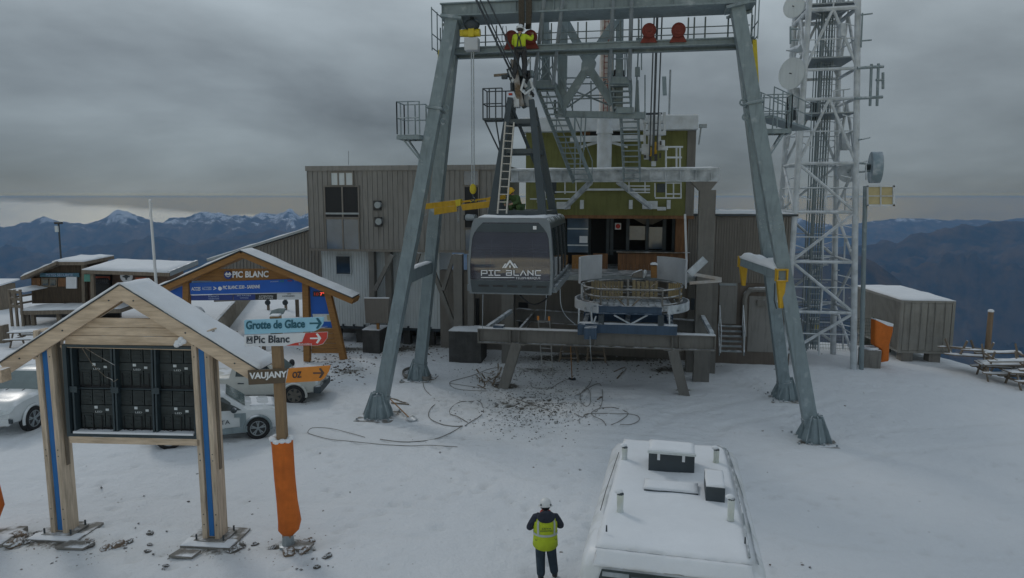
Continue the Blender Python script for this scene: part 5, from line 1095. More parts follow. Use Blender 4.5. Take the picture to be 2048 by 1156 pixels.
# ================================================================ information kiosk (foreground)
PK0 = G(120, 1074); PK1 = G(432, 1086); dk_ = (PK1 - PK0); dk_.z = 0; dk_.normalize(); nk = V((-dk_.y, dk_.x, 0)); PK = Pl(V((PK0.x, PK0.y, 0)), nk)
ki = thing('information_kiosk', 'pine information kiosk with an open black screen cabinet under a snowy gable roof', 'kiosk', (PK0 + PK1) / 2)
KZ = lambda p, z: V((p.x, p.y, z))
for (xl, xr, yb) in ((103, 136, 1078), (406, 440, 1090)):
    a = PK.px(xl, yb); b = PK.px(xr, yb); c = (a + b) / 2; zt = PK.px((xl + xr) / 2, 684)[2] + .25; wd = (b - a).length; zb = gz(c.x, c.y) + .1
    q = MB()
    for o_ in (-.36, .36): q.box(KZ(c + dk_ * o_ * wd + nk * .2, (zt + zb) / 2), (wd * .28, .40, zt - zb), (dk_, nk, UZ))
    q.box(KZ(c + nk * .22, (zt + zb) / 2), (wd * .44, .30, zt - zb - .02), (dk_, nk, UZ)); po_ = q.build('post', M_PINEV, ki, bevel=.008)
    q = MB(); q.box(KZ(c + nk * .055, (zt + zb) / 2), (wd * .30, .02, zt - zb - .1), (dk_, nk, UZ)); q.build('blue_strip', M_BLUES, po_)
    q = MB(); q.box(KZ(c + nk * .2 + dk_ * wd * .54, (zt + zb) / 2 + .8), (wd * .07, .1, (zt - zb) * .66), (dk_, nk, UZ)).build('side_slot', M_OLDWOOD, po_)
    q = MB()
    for z in (.35, .6, 1.9, 2.05, zt - zb - .6):
        for o_ in (-.36, .36): q.disc(KZ(c + dk_ * o_ * wd - nk * .002, zb + z), nk, .014, .012, 8)
    q.build('bolt', M_STEELD, po_)
    q = MB(); q.box(KZ(c + nk * .2, zb - .02), (wd + .34, .62, .05), (dk_, nk, UZ)).box(KZ(c + nk * .22, zb - .1), (wd + .8, 1.0, .10), (dk_, nk, UZ)); q.build('base_plate', M_CONC, ki, bevel=.01)
    MB().snow(KZ(c - dk_ * (wd / 2 + .38) - nk * .28, zb - .05), KZ(c + dk_ * (wd / 2 + .38) - nk * .28, zb - .05), KZ(c + dk_ * (wd / 2 + .38) + nk * .1, zb - .05), KZ(c - dk_ * (wd / 2 + .38) + nk * .1, zb - .05), .045, 8, 5, xl).build('snow_cover', M_SNOW, ki)
    q = MB()
    for sx in (-1, 1):
        for sy in (-.05, .45): q.box(KZ(c + dk_ * sx * (wd / 2 + .12) + nk * sy, zb + .05), (.03, .03, .16), (dk_, nk, UZ))
    q.build('anchor_bolt', M_STEELD, ki)
PKF = Pl(PK.o - nk * .10, nk); KA = PKF.px(240, 570); KR = PKF.px(514, 739); KL = V((2 * KA.x - KR.x, 0, KR.z)); KL = KA + (KA - KR) * 1.0; KL.z = KR.z
RD = .98
for e, s_ in ((KR, 1), (KL, -1)):
    d = (e - KA).normalized(); perp = d.cross(nk); perp = perp if perp.z > 0 else -perp
    for off, nm, kk in ((.0, 'bargeboard', 1), (RD - .08, 'rear_bargeboard', .5)):
        a = KA + nk * off - perp * .15; b = e + nk * off - perp * .15; MB().poly([a + perp * .15, b + perp * .15, b + perp * (.15 - .3 * kk) - d * .02, KA + nk * off - UZ * (.30 * kk / perp.z)], nk * .08).build('bargeboard', M_PINE, ki)
    a = KA + nk * .085; b = e + nk * .085
    q = MB(); q.poly([a + perp * -.02, b + perp * -.02, b + nk * (RD - .17) + perp * -.02, a + nk * (RD - .17) + perp * -.02], perp * -.05); q.build('roof_boards', M_PINE, ki)
    q = MB(); q.poly([KA - nk * .03 + perp * .004, e - nk * .03 + d * .05 + perp * .004, e + nk * (RD + .03) + d * .05 + perp * .004, KA + nk * (RD + .03) + perp * .004], perp * .02); q.build('roof_sheet', M_STEELD, ki)
    k = perp * .026; MB().snow(KA + k - nk * .02, e + k - nk * .02 + d * .05, e + k + nk * (RD + .02) + d * .05, KA + k + nk * (RD + .02), .075, 40, 8, s_).build('snow_cover', M_SNOW, ki, smooth=True)
    q = MB(); d2 = (e - KA)
    for t in (.12, .5, .86): p = KA + d2 * t - perp * .15; q.disc(p - nk * .005, nk, .018, .02, 8)
    q.build('bolt', M_STEELD, ki)
PKB = Pl(PK.o + nk * .06, nk)
for i, (y0, y1) in enumerate(((636, 654), (655, 671), (672, 690))):
    yl = y0; hw0 = (y0 - 585) * 1.66; hw1 = (y1 - 585) * 1.66
    MB().ppoly(PKB, [(max(130, 240 - hw0), y0 - 1), (min(398, 240 + hw0), y0 + 2), (min(398, 240 + hw1), y1 + 2), (max(130, 240 - hw1), y1 - .6)], .07).build('gable_board', M_PINE, ki, bevel=.006)
MB().ppoly(PKB, [(120, 690), (392, 696), (392, 701), (120, 695)], .1).build('lintel', M_PINE, ki)
MB().ppoly(Pl(PK.o - nk * .0, nk), [(138, 873), (400, 879), (400, 892), (139, 886)], .2).build('lower_rail', M_PINE, ki, bevel=.008)
# screen cabinet
PC_ = Pl(PK.o + nk * .02, nk); fr_ = [(123, 689), (391, 694), (394, 879), (134, 873)]; inn = [(131, 694), (386, 699), (389, 872), (141, 867)]
q = MB(); n4 = 4; o3 = [PC_.px(*p) for p in fr_]; i3 = [PC_.px(*p) for p in inn]; bk_ = nk * .30
q.add(o3 + i3 + [p + bk_ for p in o3] + [p + bk_ for p in i3], [(k, (k + 1) % 4, 4 + (k + 1) % 4, 4 + k) for k in range(4)] + [(k, (k + 1) % 4, 8 + (k + 1) % 4, 8 + k) for k in range(4)] + [(4 + k, 4 + (k + 1) % 4, 12 + (k + 1) % 4, 12 + k) for k in range(4)])
M_FRM = mat('cabinet_frame', (.045, .065, .075), .5, .2, .12, 4); sc__ = q.build('screen_frame', M_FRM, ki)
PI = Pl(PC_.o + nk * .26, nk)
def bil(s_, t_, pl=None, off=0):
    x = (1 - s_) * ((1 - t_) * inn[0][0] + t_ * inn[3][0]) + s_ * ((1 - t_) * inn[1][0] + t_ * inn[2][0]); y = (1 - s_) * ((1 - t_) * inn[0][1] + t_ * inn[3][1]) + s_ * ((1 - t_) * inn[1][1] + t_ * inn[2][1])
    return (PC_.px(x, y) + nk * off)
def cell(mb, s0, t0, s1, t1, off, d): return mb.poly([bil(s0, t0, off=off), bil(s1, t0, off=off), bil(s1, t1, off=off), bil(s0, t1, off=off)], nk * d)
cell(MB(), 0, 0, 1, 1, .27, .02).build('back_panel', M_BLACK, sc__)
M_MOD = mat('screen_module', (.032, .042, .043), .6, 0, .3, 8)
for j in range(2):
    for i in range(3):
        s0 = .055 + i * .322; s1 = s0 + .285; t0 = .015 + j * .5; t1 = t0 + .475; q = MB()
        for a in range(3):
            for b in range(2):
                cell(q, s0 + a * .096, t0 + b * .27 + .0, s0 + a * .096 + .088, t0 + b * .27 + .17, .19, .07)
                for rr in range(3): cell(q, s0 + a * .096 + .012, t0 + b * .27 + .03 + rr * .045, s0 + a * .096 + .076, t0 + b * .27 + .045 + rr * .045, .178, .01)
        cell(q, s0, t0 + .175, s1, t0 + .265, .172, .09); o = q.build('screen_module', M_MOD, ki)
        q = MB()
        for k_ in range(4): cell(q, s0 + .02 + k_ * .07, t0 + .30, s0 + .025 + k_ * .07, t0 + .46, .165, .012)
        q.path([bil(s0 + .02, t0 + .44, off=.15), bil(s0 + .09, t0 + .46, off=.12), bil(s0 + .2, t0 + .42, off=.15), bil(s0 + .26, t0 + .45, off=.15)], .008, 5); q.build('cable', M_RUB, o)
        q = MB(); cell(q, s0 + .11, t0 + .185, s0 + .135, t0 + .215, .16, .01); o2 = q.build('tag_plate', M_SITE, o); cell(MB(), s0 + .2, t0 + .215, s0 + .225, t0 + .24, .16, .01).build('tag_plate', M_SITE, o)
        lettering('LED', bil(s0 + .115, t0 + .262, off=.168), bil(s0 + .17, t0 + .262, off=.168), bil(s0 + .115, t0 + .242, off=.168), M_SITE, o, .004)
for s_ in (.335, .36, .655, .68, .02): cell(MB(), s_, .0, s_ + .014, 1, .05, .2).build('upright', M_FRM, sc__)
q = MB(); cell(q, .0, .485, 1, .497, .13, .04); q.build('cross_rod', M_FRM, sc__)
for s_ in (.03, .36, .685): cell(MB(), s_ - .03, .46, s_ + .03, .53, .04, .03).build('joint_plate', M_FRM, sc__)
q = MB(); cell(q, .02, .975, .99, .998, .0, .2); q.build('snow_cover', M_SNOW, sc__)
q = MB(); q.path([bil(.13, .0, off=-.01), bil(.2, .2, off=.02), bil(.29, .34, off=.05), bil(.36, .37, off=.0)], .007, 5).path([bil(.15, 0, off=-.01), bil(.25, .1, off=.02), bil(.38, .2, off=.0)], .007, 5).path([bil(.34, .36, off=.02), bil(.37, .39, off=-.02), bil(.40, .36, off=.0)], .007, 5); q.build('loose_cord', M_OLDWOOD, sc__)
q = MB(); c = PK.px(366, 681, .06)
for k in range(5): q.ell(c + V((random.uniform(-.14, .14), random.uniform(-.08, 0), random.uniform(-.09, .06))), (.07, .06, .06), 8, 6)
q.build('snow_clump', M_SNOW, ki, smooth=True); MB().path([c + dk_ * .02, c + dk_ * .1 + UZ * .12, c + dk_ * .22 + UZ * .06, c + dk_ * .25 - UZ * .12], .02, 6).build('lamp_bracket', M_STEELD, ki)
# beam end of the neighbouring frame at the far left
p = W(8, 750, 15.0); tag(MB().beam(p - V((2.5, 0, 0)), p + V((.05, 0, 0)), .3, .28).build('timber_beam', M_PINE), 'square end of a pine beam poking in at the left photo edge', 'timber')
# ================================================================ sign post
sp0 = G(577, 1093); PS = Pl(V((sp0.x, sp0.y - .02, 0)), (.06, 1, 0)); so_ = thing('direction_signpost', 'wooden signpost with four arrow boards and an orange padded foot', 'signpost', sp0)
zt = PS.px(551, 632).z; q = MB(); tp_ = V((sp0.x - .06, sp0.y, zt)); q.beam(sp0 + UZ * .25, tp_, .2, .2, PS.n); q.build('post', mat('signpost_wood', (.27, .18, .10), .75, 0, .2, 2, .2, 10, grain=(5, 5, .8)), so_, bevel=.01)
MB().box(tp_ + UZ * .02, (.19, .19, .03)).build('snow_cover', M_SNOW, so_)
MB().ppoly(PS, [(539, 629), (543, 621), (556, 617), (571, 617), (566, 628), (556, 633), (544, 634)], .05, -.25).build('leaf_plate', M_STEEL, so_)
def sign(poly, m_, name='sign_board', off=.14, d=.035): return MB().ppoly(PS, poly, d, off).build(name, m_, so_, bevel=.004)
s1 = sign([(488, 642), (490, 640), (648, 634), (646, 648), (638, 658), (628, 663), (489, 669)], M_LBLUE); ptext('Grotte de Glace', PS, 492, 642, 610, 659, M_INKT, s1, .145, rise=3.5, bold=.028)
def arrow(par, x, y, s, m_, off=.145, lw=1.0):
    q = MB(); q.ppoly(PS, [(x - 1.0 * s, y + .12 * s), (x + .62 * s, y + .10 * s), (x + .62 * s, y - .18 * s), (x - 1.0 * s, y - .15 * s)], .006, off); q.ppoly(PS, [(x + .05 * s, y - .85 * s), (x + .42 * s, y - .95 * s), (x + 1.05 * s, y - .05 * s), (x + .42 * s, y + .9 * s), (x + .05 * s, y + .8 * s), (x + .58 * s, y - .04 * s)], .006, off + .002); return q.build('arrow', m_, par)
arrow(s1, 631, 647, 12, M_INKT)
s2 = sign([(488, 671), (655, 664), (654, 676), (646, 688), (636, 691), (489, 693)], M_SIGNW); ptext('Pic Blanc', PS, 508, 671.5, 579, 686.5, M_INK, s2, .145, rise=1.5, bold=.015)
MB().ppoly(PS, [(611, 666), (655, 664), (654, 676), (646, 687), (636, 690.5), (572, 691.5), (590, 686), (604, 684)], .004, .147).build('red_flash', M_SIGNR, s2); ptext('Belvédère', PS, 598, 686.2, 624, 689.6, M_LETW, s2, .15, rise=.3)
arrow(s2, 631, 677, 11, M_LETW, .153)
q = MB(); 
for a in ((493, 673, 505, 674.2), (493, 685.5, 505, 687), (493, 674, 494.4, 687), (503.6, 674, 505, 687)): q.prect(PS, *a, .004, .147)
q.ppoly(PS, [(495, 684), (495, 675), (497, 675), (499, 680), (501, 675), (503, 675), (503, 684), (501.4, 684), (501.4, 679), (499, 683), (496.6, 679), (496.6, 684)], .004, .147); q.build('pictogram', M_INK, s2)
s3 = sign([(495, 741), (574, 737), (569, 766), (497, 770)], M_SIGNB); ptext('VAUJANY', PS, 499, 745.5, 574, 762, M_LETW, s3, .145, rise=4, bold=.035)
s4 = sign([(577, 737), (661, 731), (657, 744), (648, 757), (640, 762), (571, 766)], M_SIGNO, off=.141); ptext('OZ', PS, 585, 744, 603, 756.5, M_INK, s4, .148, rise=1.5, bold=.02); arrow(s4, 637, 746.5, 11, mat('brown_lettering', (.09, .06, .05), .5), .146)
def padding(par, pts_y, c0, m_=M_ORANGE):
    rings = []
    for z, rx, ry, dx in pts_y: rings.append([c0 + V((dx + math.cos(k * math.pi / 8) * rx * (1 + .06 * noise.noise((k * 1.3, z * 2, 1))), math.sin(k * math.pi / 8) * ry, z)) for k in range(16)])
    return MB().loft(rings).build('padding', m_, par, smooth=60)
zc = PS.px(560, 880).z - sp0.z; padding(so_, [(.28, .12, .1, 0), (.42, .24, .2, .02), (.62, .26, .22, .05), (1.1, .235, .2, .02), (1.7, .235, .2, -.02), (zc - .1, .24, .2, -.04), (zc, .25, .21, -.05), (zc + .02, .16, .15, -.05)], sp0)
q = MB()
for k in range(10): an = k * .63; q.ell(sp0 + V((math.cos(an) * .2 - .05, math.sin(an) * .17, zc + .01 + random.uniform(-.01, .04))), (.09, .08, .05), 7, 5)
q.build('snow_cover', M_SNOW, so_, smooth=True)
MB().loft([[sp0 + V((math.cos(k * math.pi / 4) * r, math.sin(k * math.pi / 4) * r, z)) for k in range(8)] for z, r in ((0, .22), (.06, .22), (.07, .15), (.34, .12))]).build('foot', M_GALV, so_)
# padded post at the left photo edge
l0 = G(-22, 1072); lo = thing('padded_post', 'orange padded post cut off at the left photo edge beside the kiosk', 'post', l0); padding(lo, [(.25, .12, .1, 0), (.42, .24, .2, .02), (.75, .3, .22, .1), (1.5, .26, .2, .05), (2.1, .25, .2, .0), (2.35, .2, .2, -.03)], l0)
MB().beam(l0, l0 + UZ * 3.2, .2, .2).build('post', M_OLDWOOD, lo); q = MB(); q.box(l0 + V((.1, -.1, .02)), (1.2, .9, .14)).build('base', M_CONC, lo, bevel=.02)
# ================================================================ small sign board beside the arch
q = G(757, 712); o = thing('notice_board', 'blank taupe board on wooden posts beside the left gantry leg', 'notice board', q); PN = Pl(V((0, q.y, 0)), (.1, 1, 0))
MB().ppoly(PN, [(728, 597), (778, 597), (776, 647), (731, 646)], .08).build('board', M_CLAD2, o, bevel=.01); MB().ppoly(PN, [(728, 595), (778, 595), (778, 597), (728, 597)], .1).build('snow_cover', M_SNOW, o)
for x in (756, 785): a = PN.px(x, 645, -.1); b = Gp(a.x, a.y, -.1); MB().beam(b, a, .14, .14).build('post', M_LARCH, o)
# ================================================================ vehicles
def wheel_at(root, x, y, r, wd, side, m_rim, spokes=5, style='alloy'):
    q = MB(); Y = V((0, 1, 0)); c = V((x, y, r)); prof = [(-.5, .74), (-.5, .93), (-.36, 1), (.36, 1), (.5, .93), (.5, .74)]
    q.loft([[c + V((math.cos(k * math.pi / 14) * r * b, a * wd, math.sin(k * math.pi / 14) * r * b)) for k in range(28)] for a, b in prof], caps=False); t = q.build('tyre', M_RUB, root, smooth=35)
    q = MB(); q.disc(c + Y * side * wd * .12, Y, r * .745, wd * .5, 28); rim = MB(); o = q.build('rim', M_BLACK, t)
    f = c + Y * side * wd * .40
    rim.ring(f, Y, r * .70, r * .05, 28, 6).disc(f, Y, r * .15, .05, 12)
    for k in range(spokes):
        an = k * 2 * math.pi / spokes + .3
        for da in ((-.16, .16) if style == 'alloy' else (0,)):
            a1 = an + da; rim.beam(f + V((math.cos(an) * r * .1, 0, math.sin(an) * r * .1)), f + V((math.cos(a1) * r * .70, 0, math.sin(a1) * r * .70)), r * (.10 if style == 'alloy' else .3), .03, Y)
    rim.build('rim', m_rim, t)
def vehicle(name, label, P, H, paint, length, width, spec, wheels, r, m_rim, style, clad=None):
    """P: reference point on the ground under x=0; H: heading; spec: list of stations (x, zlow, zbelt, ztop, halfbelt, halftop)"""
    root = thing(name, label, spec['cat'], P, local=True, rotz=H)
    def ring(st):
        x, zl, zb, zt, hb, ht = st; hl = hb * .97; s_ = [(hl * .93, zl), (hl, zl + .07), (hb * 1.0, zl + (zb - zl) * .55), (hb * .985, zb - .03), (hb * .965, zb), (ht + .05, zt - .07), (ht - .06, zt - .01), (ht * .5, zt + .015)]
        return [V((x, a, z)) for a, z in s_] + [V((x, -a, z)) for a, z in s_[::-1]]
    q = MB(); q.loft([ring(s_) for s_ in spec['st']]); body = q.build('body', paint, root, smooth=42)
    wb_ = MB()
    # wheel arches: dark lining plus a cladding lip
    for wx in wheels:
        for sd in (-1, 1):
            hb = width / 2
            MB().disc(V((wx, sd * (hb - .10), r * 1.04)), (0, 1, 0), r * 1.14, .208, 28).build('wheel_arch', M_DARK, root)
            q = MB(); pts = [V((wx + math.cos(a) * r * 1.19, sd * (hb + .005), r * 1.02 + math.sin(a) * r * 1.19)) for a in [R(-12) + R(204) * k / 16 for k in range(17)]]; q.path(pts, .05, 6); q.build('arch_lip', clad or paint, root, smooth=60)
            wheel_at(root, wx, sd * (hb - .075), r, .235, sd, m_rim, 6 if style == 'steel' else 5, style)
    def P3(i, t, zf, side, out_=.012):
        """point on the glasshouse side between station i and i+1"""
        a, b = spec['st'][i], spec['st'][i + 1]; L = lambda k: a[k] + (b[k] - a[k]) * t
        zb, zt, hb, ht = L(2), L(3) - .07, L(4) * .965, L(5) + .05; return V((L(0), side * (hb + (ht - hb) * zf + out_), zb + (zt - zb) * zf))
    for (pts) in spec['side']:
        for sd in (-1, 1): q = MB(); q.poly([P3(i, t, z, sd) for i, t, z in pts], V((0, -sd * .01, 0))); q.build('side_window', M_CGLASS, root)
    def E3(i, t, wf, out_=.014):
        a, b = spec['st'][i], spec['st'][i + 1]; L = lambda k: a[k] + (b[k] - a[k]) * t
        return V((L(0), wf * (L(5) - .05), L(3) + .012 + (.012 if abs(wf) < .6 else 0)))
    for (i0, t0, i1, t1, nm) in spec['screens']:
        q = MB(); q.poly([E3(i0, t0, -1), E3(i0, t0, 1), E3(i1, t1, 1), E3(i1, t1, -1)], V((0, 0, .012))); q.build(nm, M_CGLASS2, root)
    return root, body
def lbox(c, sz, m_, name, root, bevel=.01): return MB().box(c, sz).build(name, m_, root, bevel=bevel)
# --- compact SUV facing right
Wf, Wr = G(517, 878), G(336, 894); hd = math.atan2((Wf - Wr).y, (Wf - Wr).x); k = (Wf - Wr).length / 2.67; print('suv scale', k, 'heading', math.degrees(hd))
fwd = V((math.cos(hd), math.sin(hd), 0)); lft = V((-fwd.y, fwd.x, 0)); k = min(1.08, max(.95, k))
org = Wf - fwd * 1.335 + lft * .79; org.z = gz(org.x, org.y)
SUV = dict(cat='car', st=[(-2.05, .45, .95, 1.0, .70, .66), (-1.98, .30, .98, 1.35, .86, .66), (-1.75, .26, 1.0, 1.55, .90, .66), (-1.0, .24, 1.02, 1.64, .91, .68), (-.1, .24, 1.01, 1.65, .91, .69), (.35, .24, 1.0, 1.58, .91, .68), (1.02, .24, 1.0, 1.06, .91, .76), (1.6, .26, .96, 1.02, .90, .74), (1.98, .3, .88, .93, .84, .70), (2.14, .42, .72, .78, .70, .6)],
           side=[[(2, .1, .12), (3, .0, .12), (3, .0, .88), (2, .3, .85)], [(3, .05, .1), (4, -.02, .1), (4, -.02, .9), (3, .05, .9)], [(4, .06, .1), (5, .75, .1), (5, .45, .62), (4, .9, .9), (4, .06, .9)]], screens=[(5, .06, 5, .92, 'windscreen'), (1, .1, 1, .9, 'rear_window')])
suv, _ = vehicle('parked_car', 'white compact SUV with grey wheel arches parked beside the signpost', org, hd, M_CARW, 4.3, 1.82, SUV, (1.335, -1.335), .35, M_GALV, 'alloy', M_STEEL)
for sd in (-1, 1):
    lbox((1.98, sd * .66, .80), (.28, .26, .13), M_GLASS, 'headlight', suv, .03); lbox((1.99, sd * .66, .81), (.22, .2, .05), M_SIGNW, 'headlight_lens', suv, .01) if False else None
    o = MB().ell((.62, sd * 1.02, 1.07), (.10, .12, .09), 10, 7).build('mirror', M_STEELD, suv, smooth=True); lbox((0, sd * .90, .36), (2.2, .07, .2), M_STEEL, 'sill', suv)
    q = MB(); q.poly([V((.78, sd * .925, .42)), V((.98, sd * .925, .42)), V((.98, sd * .925, .92)), V((.62, sd * .925, .92)), V((.62, sd * .925, .80)), V((.78, sd * .925, .78))], V((0, -sd * .03, 0))); q.build('side_panel', M_STEEL, suv)
lbox((2.10, 0, .52), (.12, 1.3, .22), M_STEEL, 'bumper', suv, .04); lbox((2.13, 0, .72), (.06, 1.0, .16), M_BLACK, 'grille', suv)
q = MB()
for sd in (-1, 1): q.tube(V((-1.5, sd * .6, 1.68)), V((.1, sd * .62, 1.72)), .02)
q.build('roof_rail', M_STEELD, suv)
def ltext(txt, root, bl, br, tl, m_): 
    mwi = Matrix.Rotation(root.rotation_euler.z, 4, 'Z'); o = lettering(txt, V(bl), V(br), V(tl), m_, root, .003); return o
ltext('SATA', suv, (-.05, -.931, .60), (.48, -.931, .60), (-.05, -.931, .74), M_STEELD)
MB().snow(V((1.12, -.62, 1.05)), V((1.9, -.55, .96)), V((1.9, .55, .96)), V((1.12, .62, 1.05)), .03, 8, 8).build('snow_cover', M_SNOW, suv, smooth=True)
# --- pickup facing right behind it
Wf2 = G(591, 804); hd2 = R(2); fwd = V((math.cos(hd2), math.sin(hd2), 0)); lft = V((-fwd.y, fwd.x, 0)); org = Wf2 - fwd * 1.55 + lft * .8; org.z = gz(org.x, org.y)
PICK = dict(cat='pickup truck', st=[(-2.5, .62, 1.02, 1.06, .84, .8), (-2.42, .5, 1.06, 1.10, .88, .84), (-.95, .42, 1.08, 1.12, .90, .84), (-.80, .42, 1.08, 1.70, .90, .70), (-.2, .40, 1.07, 1.80, .90, .70), (.45, .40, 1.06, 1.76, .90, .70), (1.12, .40, 1.06, 1.14, .90, .76), (1.9, .42, 1.02, 1.09, .88, .74), (2.3, .48, .96, 1.0, .84, .70), (2.48, .62, .80, .86, .76, .66)],
            side=[[(3, .15, .12), (4, -.04, .12), (4, -.04, .9), (3, .25, .88)], [(4, .05, .12), (5, .72, .12), (5, .42, .62), (4, .95, .9), (4, .05, .9)]], screens=[(5, .06, 5, .92, 'windscreen')])
M_RIMD = mat('dull_steel_rim', (.15, .14, .12), .6, .2, .2, 8); M_BONE = mat('old_white_paint', (.52, .53, .49), .4, 0, .08, 3, snow=.5)
pk, _ = vehicle('pickup_truck', 'off-white pickup truck behind the signpost boards with black plastic bumper', org, hd2, M_BONE, 5, 1.8, PICK, (1.55, -1.5), .385, M_RIMD, 'steel', M_BONE)
lbox((2.42, 0, .58), (.3, 1.72, .30), M_STEELD, 'bumper', pk, .05)
for sd in (-1, 1): MB().ell((.95, sd * 1.05, 1.22), (.12, .12, .16), 10, 7).build('mirror', M_BLACK, pk, smooth=True); lbox((2.38, sd * .66, .84), (.16, .3, .16), M_SITE, 'headlight', pk, .02)
lbox((-.5, -.905, .88), (.24, .03, .05), M_STEELD, 'door_handle', pk)
MB().snow(V((1.2, -.66, 1.12)), V((2.25, -.6, 1.02)), V((2.25, .6, 1.02)), V((1.2, .66, 1.12)), .05, 8, 8).build('snow_cover', M_SNOW, pk, smooth=True)
MB().snow(V((-.7, -.62, 1.74)), V((.35, -.62, 1.80)), V((.35, .62, 1.80)), V((-.7, .62, 1.74)), .04, 8, 8).build('snow_cover', M_SNOW, pk, smooth=True)
MB().path([V((.5, -.8, 1.1)), V((.42, -.86, 1.5)), V((.38, -.8, 2.0))], .05, 8).build('snorkel', M_STEELD, pk)
# --- pickup facing the camera at the left edge
Wl = G(63, 858); hd3 = R(-93); fwd = V((math.cos(hd3), math.sin(hd3), 0)); lft = V((-fwd.y, fwd.x, 0)); org = Wl - fwd * 1.6 - lft * .8; org.z = gz(org.x, org.y)
PK2 = dict(PICK); PK2['st'] = [(a, b, c + (.08 if a > .4 else 0), d + (.05 if d > 1.5 else .09 if a > .4 else 0), e * 1.02, f * 1.04 + (.06 if a > 1 else 0)) for a, b, c, d, e, f in PICK['st']]
p2, _ = vehicle('pickup_truck', 'clean white double-cab pickup facing the camera at the left photo edge', org, hd3, M_CARW, 5, 1.86, PK2, (1.6, -1.5), .40, M_GALV, 'alloy', M_CARW)
for sd in (-1, 1):
    q = MB(); q.poly([V((2.33, sd * .87, 1.03)), V((2.5, sd * .5, .93)), V((2.53, sd * .42, .80)), V((2.47, sd * .81, .88))], V((.03, sd * .01, -.03))); q.build('headlight', M_SITE, p2)
    lbox((2.46, sd * .72, .56), (.08, .26, .16), M_STEELD, 'fog_lamp', p2, .03); MB().ell((.95, sd * 1.06, 1.24), (.1, .13, .12), 10, 7).build('mirror', M_CARW, p2, smooth=True)
lbox((2.47, 0, .84), (.1, .84, .30), M_BLACK, 'grille', p2, .04); lbox((2.46, 0, .52), (.14, 1.5, .26), M_CARW, 'bumper', p2, .06); MB().disc((2.53, 0, .79), (1, 0, 0), .07, .02, 16).build('badge', M_GALV, p2)
for y0_ in (-.4, .2): MB().beam((1.12, y0_, 1.25), (.9, y0_ + .3, 1.38), .02, .03).build('wiper', M_BLACK, p2)
MB().tube(V((.3, .3, 1.82)), V((.2, .3, 1.92)), .02).build('roof_aerial', M_BLACK, p2)
# ================================================================ first aid hut
YH = 44; PH_ = Pl((0, YH, 0), (.02, 1, 0)); hu = thing('first_aid_hut', 'dark timber first aid hut with snowy roofs and a white cross roundel', 'hut', PH_.px(190, 655))
MB().ppoly(PH_, [(64, 607), (62, 554), (112, 527), (168, 528), (168, 607)], 2.6).build('wall', M_HUTW, hu)
MB().ppoly(PH_, [(168, 606), (168, 543), (334, 548), (334, 606)], 2.2, -.3).build('wall', mat('hut_brick_boards', (.17, .115, .085), .8, 0, .25, 2), hu)
MB().ppoly(PH_, [(164, 607), (162, 525), (168, 525), (170, 607)], .3, .2).build('corner_post', M_OLDWOOD, hu); MB().ppoly(PH_, [(181, 607), (180, 540), (187, 540), (188, 607)], .2, 1.2).build('corner_post', M_OLDWOOD, hu)
def slab(a, b, d, th, m_, nm, par=hu, snow_=.16, sd=1): # a,b front line, d depth vector
    q = MB(); q.poly([a, b, b + d, a + d], V((0, 0, -th))); q.build(nm, m_, par); MB().snow(a, b, b + d, a + d, snow_, 16, 6, sd).build('snow_cover', M_SNOW, par, smooth=True)
slab(PH_.px(41, 554, .8), PH_.px(112, 523, .8), V((0, 1.6, .0)), .2, M_OLDWOOD, 'roof', sd=2); slab(PH_.px(104, 524, .6), PH_.px(168, 524, .6), V((.1, 3.2, .12)), .2, M_OLDWOOD, 'roof', sd=3)
slab(PH_.px(164, 540, 1.5), PH_.px(338, 546, 1.5), V((.2, 3.6, .34)), .22, M_OLDWOOD, 'roof', sd=4)
MB().beam(PH_.px(338, 546, 1.4) + UZ * -.05, PH_.px(338, 546, 1.4) + V((.2, 3.5, .34)), .15, .3).build('barge_board', M_GALV, hu)
MB().ppoly(PH_, [(190, 544), (219, 545), (219, 605), (190, 605)], .3, .02).build('doorway', M_DARK, hu)
for x0, y0, x1, y1, m_, nm in ((80, 546, 158, 554, mat('teal_sign', (.06, .16, .22), .5), 'sign_board'), (132, 553, 153, 577, M_SIGNW, 'notice_board'), (168, 549, 184, 563, mat('green_notice', (.10, .30, .24), .5), 'notice_board'), (190, 553, 219, 560, mat('red_blanket', (.35, .09, .06), .8), 'red_shelf'), (271, 555, 291, 566, mat('orange_stretcher', (.5, .13, .07), .7), 'red_box'), (64, 556, 80, 574, M_PANEL, 'shutter'), (116, 556, 131, 573, M_PANEL, 'shutter')): MB().prect(PH_, x0, y0, x1, y1, .08, .12 if x0 < 160 else .35).build(nm, m_, hu)
ptext('PISTES SECURITE', PH_, 92, 547.5, 146, 552.5, M_LETP, hu, .14)
for x in (84, 99): o = MB().prect(PH_, x - 2, 556, x + 15, 574, .06, .06).build('window', M_OLDWOOD, hu); MB().prect(PH_, x + 1, 559, x + 12, 571, .03, .09).build('pane', M_GLASS, o)
c = PH_.px(253, 553, .4); o = MB().disc(c, (0, 1, 0), .39, .06, 28).build('cross_roundel', M_SIGNW, hu); q = MB(); q.box(c - V((0, .05, 0)), (.09, .04, .42)).box(c - V((0, .051, 0)), (.42, .04, .09)).disc(c - V((0, .05, 0)), (0, 1, 0), .12, .045, 14); q.build('cross', M_STEELD, o)
q = MB()
for k in range(7): q.ell(PH_.px(193 + k * 3.7, 562, .5), (.1, .1, .2), 7, 5)
q.build('hanging_coat', M_BLACK, hu)
